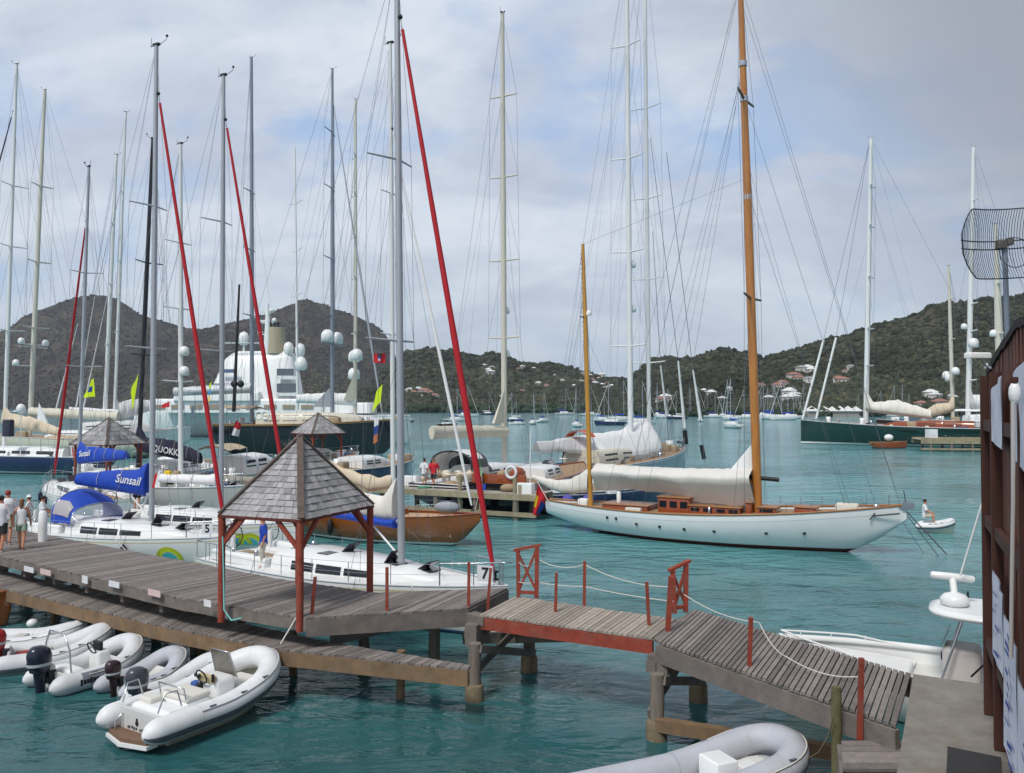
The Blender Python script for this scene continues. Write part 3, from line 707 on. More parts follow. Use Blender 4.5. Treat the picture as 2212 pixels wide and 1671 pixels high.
m = MB(); m.lathe([(.17, 0), (.18, .55), (.15, .58), (.0, .58)], P(1125, 1062, 47.6) - V((0, 0, .2)), 10); single('bollard', m, M('bleached beam'), 'stubby wooden bollard near the end of the middle dock', 'bollard')
dock_strip('pale dock below the black motor yacht and the distant gazebo', (-33, 78), (-14, 69.5), 2.2, 1.5, 9)
dock_strip('dock under the distant gazebo at the left', (-30.6, 58.9), (-24.5, 56.3), 2.2, 1.3, 3)
dock_strip('distant grey pier beside the dark green yacht', (57.5, 118), (71, 116), 4, 1.7, 5, .8)
m = MB(); m.box(P(2012, 937, 119), (1.2, 1.2, 1.2)); m.box(P(2012, 937, 119) + V((0, -.62, .1)), (.7, .05, .7)); single('service_box', m, WHITE, 'white service box at the end of the distant grey pier', 'box')

# ------------------------------------------------------------------ quay
quay = [(7.04, 14.82), (4.86, 10.72), (1.5, 4.5), (1.5, 1.0), (30, 1.0), (30, 2.0), (8.1, 14.2)]
m = MB(); m.prism(quay, -2, DZ - .012); m.build('q', CONC); q = COL.objects['q']; q.name = 'quay'; q['kind'] = 'structure'
# sunken slatted mat on the quay
a, b, c, d = G(2047, 1618, DZ), G(2163, 1642, DZ), G(2168, 1760, DZ), G(2040, 1760, DZ)
m = MB(); m.slab(a + V((0, 0, .004)), d + V((0, 0, .004)), c + V((0, 0, .004)), b + V((0, 0, .004)), .02, 0)
for k in range(40):
    s = (k + .5) / 40; m.beam(a.lerp(d, s) + V((0, 0, .032)), b.lerp(c, s) + V((0, 0, .032)), .012, .018, 1)
single('floor_grate', m, [M('grate dark', (.02, .02, .022), .7), M('grate bar', (.05, .05, .052), .6)], 'dark slatted grate set in the concrete quay by the wall', 'grate')
m = MB(); st = thing('landing_step', 'low weathered timber landing step against the quay', 'step', (5.2, 12, 0))
pa, pb, pc, pd = V((4.95, 12.75, 1.45)), V((4.6, 11.75, 1.45)), V((5.42, 11.75, 1.45)), V((5.95, 12.75, 1.45))
plank_run(m, pa, pb, pc, pd, .2, .015); m.build('decking', WEATH, st)
m = MB(); m.beam(pb - V((.0, 0, .2)), pc - V((0, 0, .2)), .1, .28); m.build('front_beam', WEATH2, st)
m = MB(); m.beam(pa - V((.0, 0, .2)), pb - V((0, 0, .2)), .1, .28); m.build('side_beam', WEATH2, st)
for x, y in ((4.95, 12.6), (4.72, 11.9), (5.4, 12.6)): pile_mb(x, y, -1.2, 1.36, .1).build('pile', PILE, st)
m = MB(); pb_ = V((4.98, 12.98, 0)); m.tube([pb_ + V((0, 0, z)) for z in (-1, .3, 1.2, 2.0, 2.18)], [.085, .083, .08, .078, .07], 12)
single('mooring_pile', m, GREENP, 'round mossy timber pile standing beside the second bridge span', 'pile')
q = [P(1800, 1545, 12.8), P(1790, 1590, 12.9), P(1770, 1625, 13.2), P(1745, 1640, 13.6)]
m = MB(); m.tube(q, .012, 5); single('mooring_rope', m, M('brown rope', S(120, 105, 80), .9), 'brown rope tied around the mossy timber pile', 'rope')

# ------------------------------------------------------------------ boathouse on the right
WA, WB = V((7.38, 12.95, 0)), V((3.35, 4.17, 0)); wd = (WB - WA).normalized(); wn = V((wd.y, -wd.x, 0))   # wn points to the water
if wn.x > 0: wn = -wn
bh = thing('boathouse', 'dark red boarded building at the right edge hung with white banners', 'building', (8.5, 10, DZ))
HT = 6.95
m = MB(); k = int((WB - WA).length / .16)
for i in range(k):
    a, b = WA.lerp(WB, i / k), WA.lerp(WB, (i + 1) / k - .0012); o = wn * random.uniform(0, .025)
    m.prism([(a + o)[:2], (b + o)[:2], (b - wn * .1)[:2], (a - wn * .1)[:2]], DZ - .05, HT)
m.build('wall', BWOOD, bh)
m = MB(); BX = V((11.5, 6.2, 0)); a = WA - wn * .1; b = WB - wn * .1
m.prism([(a)[:2], (b)[:2], (b + V((9, 0, 0)))[:2], (a + V((9, -4, 0)))[:2]], DZ - .05, HT - .02); m.build('wall', BWOOD, bh)
for i in (0, 1, 3):
    m = MB(); q = WA + wd * (.12 + 1.45 * i); m.beam(toz(q + wn * .07, DZ), toz(q + wn * .07, HT), .14, .1, up=(*wd,)); m.build('corner_post', M('post boards', S(70, 38, 28), .75, var=.3, vs=3), bh)
for zz in (2.9, 4.75, 6.2):
    m = MB(); m.beam(toz(WA + wn * .07, zz), toz(WB + wn * .07, zz), .08, .16); m.build('rail', M('post boards'), bh)
def wallp(u, v, off=.0):
    a, b = WA + wn * off, WB + wn * off; return VP(u, v, a, b)
e0 = WA + wn * .045 - wd * .03; e1_ = WB + wn * .045; n_ = 30
rz = lambda s_: HT + .02 + .42 * min(1, s_ / .36)
m = MB()                                              # boarded gable above the eave line
for i in range(60):
    a, b = WA.lerp(WB, i / 60), WA.lerp(WB, (i + .94) / 60); o = wn * random.uniform(0, .02)
    m.prism([(a + o)[:2], (b + o)[:2], (b - wn * .1)[:2], (a - wn * .1)[:2]], HT, lambda p, i=i: rz((i + .5) / 60))
m.build('gable', BWOOD, bh)
m = MB()
for i in range(n_):
    s0, s1 = i / n_, (i + 1) / n_; a, b = e0.lerp(e1_, s0), e0.lerp(e1_, s1); j = random.uniform(-.02, .03); za, zb = rz(s0) + j, rz(s1) + j; hi = V((-wn.x, -wn.y, 0)) * 3
    m.add([toz(a, za), toz(b, zb), toz(b + hi, zb + 1.2), toz(a + hi, za + 1.2), toz(a, za + .1), toz(b, zb + .1), toz(b + hi, zb + 1.3), toz(a + hi, za + 1.3)],
          [(3, 2, 1, 0), (4, 5, 6, 7), (0, 1, 5, 4), (1, 2, 6, 5), (2, 3, 7, 6), (3, 0, 4, 7)])
m.build('roof', BDARK, bh)
def banner(u0, u1, vt0, vb0, vt1, vb1, label, off, ink=0):
    a, b = WA + wn * off, WB + wn * off
    p0t, p0b, p1t, p1b = VP(u0, vt0, a, b), VP(u0, vb0, a, b), VP(u1, vt1, a, b), VP(u1, vb1, a, b)
    t = thing('banner', label, 'banner', p0b, 0, 'white banners on the boathouse wall'); mm = MB()
    def fn(s, r):
        p = p0t.lerp(p1t, s).lerp(p0b.lerp(p1b, s), r); return p + wn * (.02 * math.sin(s * 9) * math.sin(r * 5 + 1))
    mm.grid(fn, 8, 12); back = MB(); back.grid(lambda s, r: fn(s, r) - wn * .012, 8, 12); mm.join(back); mm.build('cloth', BANW, t)
    if ink:
        mm = MB()
        for k in range(ink):
            s = random.uniform(.25, .75); r = (k + .7) / (ink + .6); w_ = random.uniform(.05, .14); hh = random.uniform(.012, .04)
            mm.quad(fn(s - w_, r) + wn * .03, fn(s + w_, r + .01) + wn * .03, fn(s + w_, r + .01 + hh) + wn * .03, fn(s - w_, r + hh) + wn * .03)
        mm.build('ink_marks', BANB, t)
banner(2141, 2163, 845, 952, 812, 972, 'narrow white banner hung high at the far corner of the wall', .13)
banner(2188, 2240, 810, 990, 740, 1050, 'broad white banner hung high and nearest the right edge', .13)
banner(2144, 2166, 1225, 1412, 1285, 1465, 'white banner with blue marks hung low at the far corner', .15, 9)
banner(2168, 2196, 1318, 1610, 1400, 1690, 'longest white banner with blue marks, in the middle of the wall', .16, 14)
banner(2198, 2250, 1455, 1690, 1600, 1860, 'white banner with blue marks at the lower right corner', .18, 9)
m = MB(); m.tube([wallp(2188, 870, .22), wallp(2189, 1080, .22), wallp(2186, 1270, .22), wallp(2184, 1420, .22)], .022, 8); single('drain_pipe', m, M('grey pipe', (.5, .47, .45), .5), 'pale drain pipe running down the red boarded wall', 'pipe')
t = thing('wall_lamp', 'white globe lamp fixed high on the red boarded wall', 'lamp', wallp(2186, 850, .25)); m = MB(); m.ball(wallp(2192, 850, .2), (.06, .06, .12), 12); m.build('globe', WHITE, t)
m = MB(); m.lathe([(.02, 0), (.035, .06), (.035, .1)], wallp(2192, 836, .2), 8); m.build('lamp_holder', M('post boards'), t)
fp = wallp(2112, 768, .1); t = thing('floodlight', 'white floodlight bracketed out from the roof corner', 'lamp', fp)
m = MB(); m.rbox(fp, (.42, .16, .09), .03, R(12)); m.build('housing', WHITE2, t)
m = MB(); m.tube([fp + V((.08, 0, -.04)), fp + V((.16, .03, -.14)), wallp(2140, 795, .05)], .018, 6); m.build('bracket', PALE, t)
m = MB(); m.beam(fp + V((.1, -.02, -.2)), fp + V((.5, -.06, -.22)), .05, .03); m.build('arm', PALE, t)
# grid antenna
dc = P(2163, 528, 11.3); ant = thing('grid_antenna', 'dark wire grid dish antenna on a steel pole above the roof', 'antenna', dc - V((0, 0, 1.6)))
m = MB(); W_, H_ = .66, .47
dish_u, dish_w = V((1, .12, .06)).normalized(), V((.12, -1, 0)).normalized(); dish_v = V((-.04, .02, 1)).normalized()
def dish(x, y): return dc + dish_u * x + dish_v * y + dish_w * (.22 * ((x / W_) ** 2 + .5 * (y / H_) ** 2) - .1)
def half(x):
    a = abs(x) / W_; return H_ * (1 - max(0, (a - .72) / .28) ** 1.6 * .72)
for i in range(39):
    x = -W_ + 2 * W_ * i / 38; hh = half(x); m.tube([dish(x, -hh + 2 * hh * j / 6) for j in range(7)], .0045, 4)
m.build('grid_rods', M('antenna steel', (.05, .055, .07), .5, metal=.4), ant)
m = MB(); ring = [dish(-W_ + 2 * W_ * i / 24, half(-W_ + 2 * W_ * i / 24)) for i in range(25)] + [dish(W_ - 2 * W_ * i / 24, -half(W_ - 2 * W_ * i / 24)) for i in range(25)]
m.tube(ring, .009, 5, closed=True)
for y in (-.055, .055): m.tube([dish(-W_ + 2 * W_ * i / 12, y) - dish_w * .01 for i in range(13)], .009, 5)
m.build('grid_frame', M('antenna steel'), ant)
m = MB(); m.tube([P(2178, 770, 11.5), P(2172, 600, 11.4), P(2170, 520, 11.35)], [.034, .034, .034], 10); m.build('pole', M('galvanised pole', (.26, .31, .38), .5, metal=.3), ant)
m = MB(); m.rbox(P(2163, 528, 11.35), (.13, .1, .12), .02); m.rbox(P(2180, 522, 11.33), (.08, .1, .1), .02); m.build('clamp', M('clamp', (.08, .075, .07), .6), ant)
m = MB(); cl = P(2195, 545, 11.1); m.tube([cl + V((.2 * math.cos(a), .03, .2 * math.sin(a))) for a in np.linspace(0, 2 * math.pi, 24)[:-1]], .006, 5, closed=True); m.build('cable_loop', M('antenna steel'), ant)
# ------------------------------------------------------------------ hulls
class Hull:
    def __init__(s, L, B, fb, keel, ws=.8, tm=.42, pw=2.2, fm=None, full=2.3):
        s.L, s.B, s.fb, s.keel, s.ws, s.tm, s.pw, s.full = L, B, fb, keel, ws, tm, pw, full
        s.mid = fm if fm is not None else (fb[0] * .6 + fb[1] * .4) * .94
    def X(s, t): return -s.L / 2 + s.L * t
    def T(s, x): return x / s.L + .5
    def b(s, t):
        if t < s.tm: k = s.ws + (1 - s.ws) * math.sin(math.pi / 2 * t / s.tm)
        else: k = max(0, 1 - ((t - s.tm) / (1 - s.tm)) ** s.pw)
        return s.B / 2 * k
    def sz(s, t):
        f0, f1, fm, m = s.fb[0], s.fb[1], s.mid, .45
        return f0 * (t - m) * (t - 1) / (m) + fm * t * (t - 1) / (m * (m - 1)) + f1 * t * (t - m) / (1 - m)
    def kz(s, t): return min(interp(s.keel, t), s.sz(t) - .02)
    def y(s, t, z):
        kz, sz = s.kz(t), s.sz(t); w = max(0, min(1, (z - kz) / (sz - kz))); p = lerp(s.full, 1.25, max(0, (t - .45) / .55) ** 1.5)
        return s.b(t) * (1 - (1 - w) ** p) ** (1 / 1.7)
    def mesh(s, bands, n=36):
        """bands: list of ((kind, value), material slot); kind 'a' height above water, 'r' distance below the sheer"""
        ts = [.5 - .5 * math.cos(math.pi * i / n) if 0 < i < n else i / n for i in range(n + 1)]
        rings, ms = [], []
        for t in ts:
            kz, sz = s.kz(t), s.sz(t); prev = kz; zs = [kz]; mm = []
            for (k, val), mi in bands:
                hi = max(prev, min(sz, val if k == 'a' else sz - val)); c = 5 if mi == 0 and hi is not None else 2
                for i in range(1, c + 1): zs.append(prev + (hi - prev) * i / c); mm.append(mi)
                prev = hi
            rings.append([V((s.X(t), s.y(t, z), z)) for z in zs]); ms = mm
        mb = MB()
        for sg in (1, -1):
            for i in range(len(rings) - 1):
                for j in range(len(ms)):
                    a, b, c, d = [V((p.x, p.y * sg, p.z)) for p in (rings[i][j], rings[i + 1][j], rings[i + 1][j + 1], rings[i][j + 1])]
                    mb.add([a, b, c, d] if sg < 0 else [d, c, b, a], [(0, 1, 2, 3)], ms[j], True)
        for j in range(len(ms)):
            a, b = rings[0][j], rings[0][j + 1]
            mb.add([a, b, V((b.x, -b.y, b.z)), V((a.x, -a.y, a.z))], [(0, 1, 2, 3)], ms[j])
        return mb
    def deck(s, drop=.04, camber=.06, inset=.03, n=24):
        mb = MB()
        def fn(a, c):
            t = .003 + a * .992; w = max(0, s.b(t) - inset); q = (c - .5) * 2
            return V((s.X(t), w * q, s.sz(t) - drop + camber * (1 - q * q) * min(1, w / (s.B * .3))))
        return mb.grid(fn, n, 8)
    def side(s, x, z, sg, off=.006):
        t = s.T(x); return V((x, sg * (s.y(t, z) + off), z))
    def sheer(s, t, sg, dz=0., ins=0.): return V((s.X(t), sg * max(0, s.b(t) - ins), s.sz(t) + dz))

class Boat:
    def __init__(s, name, label, cat, stern, bow, B, fb, keel, group=None, **k):
        a, b = V((*stern, 0)), V((*bow, 0)); c = (a + b) / 2; d = b - a; rz = math.atan2(d.y, d.x)
        s.T = thing(name, label, cat, c, rz, group); s.Mx = ROOTM[s.T.name]; s.inv = s.Mx.inverted()
        s.h = Hull(d.length, B, fb, keel, **k); s.dist = c.length
        yl = s.Mx.to_3x3() @ V((0, 1, 0)); s.near = -1 if yl.dot(c) > 0 else 1         # which side faces the camera
    def w(s, p): return s.Mx @ V(p)
    def l(s, p): return s.inv @ V(p)
    def part(s, name, mb, mats, parent=None, weld=False): return mb.build(name, mats, parent or s.T, local=True, weld=weld)
    def hullparts(s, bands, mats, deckm=WHITE2, drop=.04, rail=None, rr=.03, camber=.06):
        hull = s.part('hull', s.h.mesh(bands), mats, weld=True); s.part('deck', s.h.deck(drop, camber), deckm)
        if rail:
            mb = MB()
            for sg in (1, -1): mb.tube([s.h.sheer(i / 30, sg, .01) for i in range(31)], rr, 6)
            s.part('toe_rail', mb, rail)
        return hull
    def t_at(s, u):
        """hull station whose centreline falls on photo column u"""
        best = min(((abs((p.x / p.y) - (u - CX) / FPX * 1.0), t) for t in [i / 400 for i in range(401)] for p in [s.w((s.h.X(t), 0, 0))]))
        return best[1]
    def cabin(s, name, st, zoff=0., mat=WHITE, n=4, wins=None, parent=None, top=.8):
        """st: (t, half width, height) stations from aft to fore"""
        mb = MB(); rings = []
        for t, w, hh in st:
            z = s.h.sz(t) + zoff; x = s.h.X(t); ring = []
            for y_, zz in ((-1, 0), (-.97, .55), (-.9, .85), (-top, 1), (0, 1.08), (top, 1), (.9, .85), (.97, .55), (1, 0)): ring.append(V((x, w * y_, z - .08 + (hh + .08) * zz)))
            rings.append(ring)
        mb.loft(rings, False, True, True, 0, True); o = s.part(name, mb, mat)
        if wins:
            for sg in (1, -1):
                for (ta, tb, za, zb) in wins:
                    k = 6; a = []; b = []
                    for i in range(k + 1):
                        t = lerp(ta, tb, i / k); w = interp([(q[0], q[1]) for q in st], t); hh = interp([(q[0], q[2]) for q in st], t); z = s.h.sz(t) + zoff
                        a.append(V((s.h.X(t), sg * (w * lerp(1, .97, za / .55) + .012), z + hh * za))); b.append(V((s.h.X(t), sg * (w * lerp(1, .97, min(zb, .55) / .55) - w * max(0, zb - .55) * .23 + .012), z + hh * zb)))
                    mb = MB(); mb.loft([a, b] if sg < 0 else [b, a], False, sm=False); s.part('window', mb, GLASS, o)
        return o
    def tubep(s, name, pts, r, mat, parent=None, n=6): mb = MB(); mb.tube(pts, r, n); return s.part(name, mb, mat, parent)
    def mast(s, u=None, t=None, zb=1.8, top=(0, 0), r=.1, r1=None, mat=ALU, spr=(), sl=1.0, rig=True, wr=None, aft=.06, sprm=None, fore=None, back=None, chain=None, gear=True, lower=True):
        t = t if t is not None else s.t_at(u); x = s.h.X(t); wb = s.w((x, 0, zb)); tp = s.l(P(top[0], top[1], wb.y)); b = V((x, 0, zb))
        pts = [b.lerp(tp, i / 8) for i in range(9)]; r1 = r1 or r * .62
        mb = MB(); mb.tube(pts, [lerp(r, r1, max(0, i / 8 - .5) * 2 if r1 < r * .8 else i / 8) for i in range(9)], 12); mo = s.part('mast', mb, mat)
        wr = wr or max(.007, s.dist * .00016); tips = []
        for i, f in enumerate(spr):
            q = b.lerp(tp, f); L = sl * (1 - .25 * f); both = []
            for sg in (1, -1):
                e = q + V((-aft * L * 3, sg * L, .05 * L)); mb = MB(); mb.tube([q, e], [r * .36, r * .24], 6); s.part('spreader', mb, sprm or mat, mo); both.append(e)
            tips.append(both)
        if rig:
            mb = MB(); hb = s.h.b(t) * .96 if chain is None else chain
            for k, sg in ((0, 1), (1, -1)):
                cp = V((x - .15, sg * hb, s.h.sz(t))); path = [cp] + [tt[k] for tt in tips] + [tp]
                mb.tube(path, wr, 3, cap=False)
                if tips and lower:
                    mb.tube([cp + V((-.5, 0, 0)), b.lerp(tp, spr[0] * .97)], wr, 3, cap=False)
                    for i in range(len(tips) - 1): mb.tube([tips[i][k], b.lerp(tp, spr[i + 1])], wr * .8, 3, cap=False)
            if back is not False:
                tb = 0.01 if back is None else back
                mb.tube([V((s.h.X(tb), 0, s.h.sz(max(0, tb)))), tp], wr, 3, cap=False)
            if fore: mb.tube([V((s.h.X(fore[0]), 0, s.h.sz(fore[0]))), b.lerp(tp, fore[1])], wr, 3, cap=False)
            bt = mt_b = b; tx = t
            for sg in (1, -1): mb.tube([s.h.sheer(max(.02, t - .33), sg), b.lerp(tp, .82)], wr * .7, 3, cap=False)
            mb.tube([V((s.h.X(min(.99, t + .22)), 0, s.h.sz(min(.99, t + .22)))), b.lerp(tp, .66)], wr * .8, 3, cap=False)
            mb.tube([V((s.h.X(max(.03, t - .36)), 0, s.h.sz(.1) + 1.6)), tp], wr * .6, 3, cap=False)
            for dx in (.12, -.16): mb.tube([b + V((dx * 1.5 + r, .05, .3)), tp + V((dx * .6, 0, -.3))], wr * .7, 3, cap=False)
            s.part('rigging', mb, WIRE)
        if gear:
            mb = MB(); mb.tube([tp, tp + V((-.35, 0, .05))], .015, 4); mb.tube([tp + V((-.3, 0, 0)), tp + V((-.3, 0, .4))], .012, 4)
            mb.tube([tp + V((.1, 0, 0)), tp + V((.45, .1, .22)), tp + V((.5, .1, .34))], .014, 4); mb.ball(tp + V((.5, .1, .38)), .06, 6)
            mb.box(tp + V((0, 0, .06)), (.34, .12, .1)); s.part('masthead_gear', mb, INK, mo)
        s.mt = dict(t=t, b=b, tp=tp, o=mo, wr=wr); return s.mt
    def furl(s, mt, t=.97, f=.93, r=.11, mat=REDSAIL, z0=.35, gap=.6, r1=.05):
        a = V((s.h.X(t), 0, s.h.sz(t) + .05)); b = mt['b'].lerp(mt['tp'], f); d = (b - a).normalized(); L = (b - a).length
        mb = MB(); k = 22; mb.tube([a + d * lerp(z0, L - gap, i / k) for i in range(k + 1)], [r * interp([(0, .45), (.05, .8), (.35, 1), (1, r1 / r)], i / k) * (1 + .05 * math.sin(i * 2.3)) for i in range(k + 1)], 8)
        o = s.part('furled_headsail', mb, mat)
        mb = MB(); mb.tube([a, b], s.mt['wr'] * 1.3, 4); mb.lathe([(.09, 0), (.1, .05), (.04, .07), (.04, .2), (.1, .22), (.08, .27)], a + d * .08, 8); mb.ball(a + d * (L - gap * .6), .08, 6); s.part('furler', mb, INK, o)
        return o
    def boom(s, mt, end, h=None, r=.07, mat=ALU, zb=None):
        """end: local point of the boom's outer end"""
        a = mt['b'].lerp(mt['tp'], h); e = V(end); mb = MB(); mb.tube([a, e], [r, r * .9], 8); o = s.part('boom', mb, mat); return a, e, o
    def cover(s, a, e, mat=BLUEC, h0=.9, h1=.25, w=.2, up=.8, name='sail_cover', drop=.08, tail=1.0, parent=None, mats=None):
        """sail stowed on a boom under a fitted cover, taller at the mast"""
        mb = MB(); k = 60
        def prof(i): return interp([(0, h0), (.12, h0 * up), (.5, lerp(h0, h1, .55)), (1, h1)], i)
        rings = []
        for i in range(k + 1):
            q = i / k * tail; c = a.lerp(e, q); hh = prof(i / k); ww = w * (1 - .45 * i / k) * (1 + .06 * math.sin(i * 1.7)); ring = []
            for (y_, z_) in ((-.55, -drop / max(hh, .1)), (-1, .18), (-.85, .55), (-.3, .92), (0, 1), (.3, .92), (.85, .55), (1, .18), (.55, -drop / max(hh, .1))): ring.append(c + V((0, y_ * ww * (1 + .22 * NZ.noise(V((q * (e - a).length * 2.2, z_ * 2.2, w * 7)))), z_ * hh * (1 + .10 * NZ.noise(V((q * (e - a).length * 1.6, y_, 3.3)))) - .05 * hh * abs(math.sin(q * (e - a).length * 1.9)) * z_)))
            rings.append(ring)
        mb.loft(rings, True, True, True, 0, True); o = s.part(name, mb, mat, parent)
        n_t = max(3, int((e - a).length / 1.1))
        for j in range(1, n_t):
            q = j / n_t * tail; c = a.lerp(e, q); hh = prof(q); ww = w * (1 - .45 * q) * 1.1; t2 = MB()
            t2.tube([c + V((0, y_ * ww, z_ * hh + .01)) for (y_, z_) in ((0, -.12), (-1, .18), (-.85, .55), (-.3, .93), (0, 1.0), (.3, .93), (.85, .55), (1, .18))], .012, 4, closed=True); s.part('sail_tie', t2, ROPEW, o)
        s.cov = (a, e, prof, w, tail); return o
    def rails(s, t0=.08, t1=.97, n=9, h=.62, gate=None, sides=(1, -1)):
        mb = MB(); ins = .06
        for sg in sides:
            for k in range(n):
                t = lerp(t0, t1, k / (n - 1)); p = s.h.sheer(t, sg, 0, ins); mb.tube([p, p + V((0, 0, h))], .013, 5)
            for hh in (h, h * .52): mb.tube([s.h.sheer(lerp(t0, t1, k / 30), sg, hh, ins) for k in range(31)], .006, 4)
        s.part('guard_rail', mb, STEEL)
        mb = MB(); q = [s.h.sheer(t, 1, h + .02, ins) for t in (.86, .93, .985)] + [V((s.h.L / 2 + .12, 0, s.h.fb[1] + h + .04))] + [s.h.sheer(t, -1, h + .02, ins) for t in (.985, .93, .86)]
        mb.tube(q, .018, 6)
        for t in (.86, .93, .98):
            for sg in (1, -1): p = s.h.sheer(t, sg, 0, ins); mb.tube([p, p + V((0, 0, h + .02))], .016, 5)
        s.part('pulpit', mb, STEEL)
        mb = MB(); q = [s.h.sheer(t, 1, h, ins) for t in (.12, .06, .01)] + [s.h.sheer(t, -1, h, ins) for t in (.01, .06, .12)]; mb.tube(q, .018, 6)
        for t in (.12, .06, .01):
            for sg in (1, -1): p = s.h.sheer(t, sg, 0, ins); mb.tube([p, p + V((0, 0, h))], .016, 5)
        s.part('pushpit', mb, STEEL)
    def put(s, name, t, y, mat, kind, size, zoff=0., rz=0., parent=None):
        """one piece of deck gear"""
        c = V((s.h.X(t), y, s.h.sz(t) + zoff)); mb = MB()
        if kind == 'box': mb.rbox(c + V((0, 0, size[2] / 2)), size, min(size) * .25, rz)
        elif kind == 'drum': mb.lathe([(size[0], 0), (size[0] * .8, size[2] * .4), (size[0] * .9, size[2]), (.01, size[2] * 1.02)], c, 10)
        elif kind == 'ball': mb.ball(c + V((0, 0, size[2])), size, 10)
        elif kind == 'hatch':
            mb.box(c + V((0, 0, .02)), (size[0], size[1], .05)); q = Matrix.Rotation(-R(size[2]), 3, 'Y'); mb.box(c + q @ V((0, 0, 0)) + q @ V((size[0] / 2, 0, .03)) - V((size[0] / 2, 0, -.02)), (size[0], size[1], .035), mat=q)
        return s.part(name, mb, mat, parent)
    def dome(s, mt, f, off, r=.45, mat=WHITE):
        """white radome on a bracket on the mast"""
        q = mt['b'].lerp(mt['tp'], f); c = q + V(off); mb = MB(); mb.tube([q, c], r * .13, 6); mb.lathe([(r * .7, -.1 * r), (r, .1 * r), (r, r * .9), (r * .85, r * 1.4), (r * .5, r * 1.75), (.01, r * 1.85)], c, 12)
        return s.part('radome', mb, mat, mt['o'])
    def fender(s, t, sg, zt=.2, r=.12, L=.55, mat=None):
        p = s.h.sheer(t, sg, 0, -r * .9); z = s.h.sz(t) - zt - L; mb = MB(); mb.lathe([(.02, L + .06), (.04, L), (r, L - .1), (r, .1), (.04, 0), (.02, -.04)][::-1], (p.x, p.y, z), 10); mb.tube([(p.x, p.y, z + L), s.h.sheer(t, sg, .3, .06)], .008, 4)
        s.part('fender', mb, mat or NAVYC)
def ring_mb(c, r, w, ax=(1, 0, 0), n=18, m=0):
    c = V(c); ax = V(ax).normalized(); a = V((0, 0, 1)) if abs(ax.z) < .9 else V((1, 0, 0)); a = (a - ax * a.dot(ax)).normalized(); b = ax.cross(a); mb = MB()
    return mb.tube([c + (a * math.cos(2 * math.pi * i / n) + b * math.sin(2 * math.pi * i / n)) * r for i in range(n)], w, 6, m, closed=True)

KMOD = [(0, .22), (.05, .04), (.2, -.3), (.5, -.55), (.85, -.3), (.96, -.15), (.99, .35), (1, .9)]
KCLA = [(0, .75), (.10, .25), (.19, -.05), (.35, -.45), (.6, -.5), (.78, -.25), (.86, -.05), (.93, .6), (1, 1.55)]
KSUP = [(0, .5), (.06, .0), (.3, -.7), (.6, -.8), (.92, -.4), (.98, .3), (1, .9)]
def rainbow(bt, x, sg, r, z0):
    for k, (ra, rb, mt) in enumerate(((.80, 1.0, OLIVE), (.62, .79, LIME), (.0, .55, TEAL))):
        mb = MB(); n = 14; outer = []; inner = []
        for i in range(n + 1):
            a = math.pi * i / n
            outer.append(bt.h.side(x + r * rb * math.cos(a), z0 + r * rb * math.sin(a), sg, .008)); inner.append(bt.h.side(x + r * ra * math.cos(a), z0 + r * ra * math.sin(a), sg, .008))
        mb.loft([inner, outer] if sg < 0 else [outer, inner], False, sm=False); bt.part('hull_graphic', mb, mt, bt.hullo)
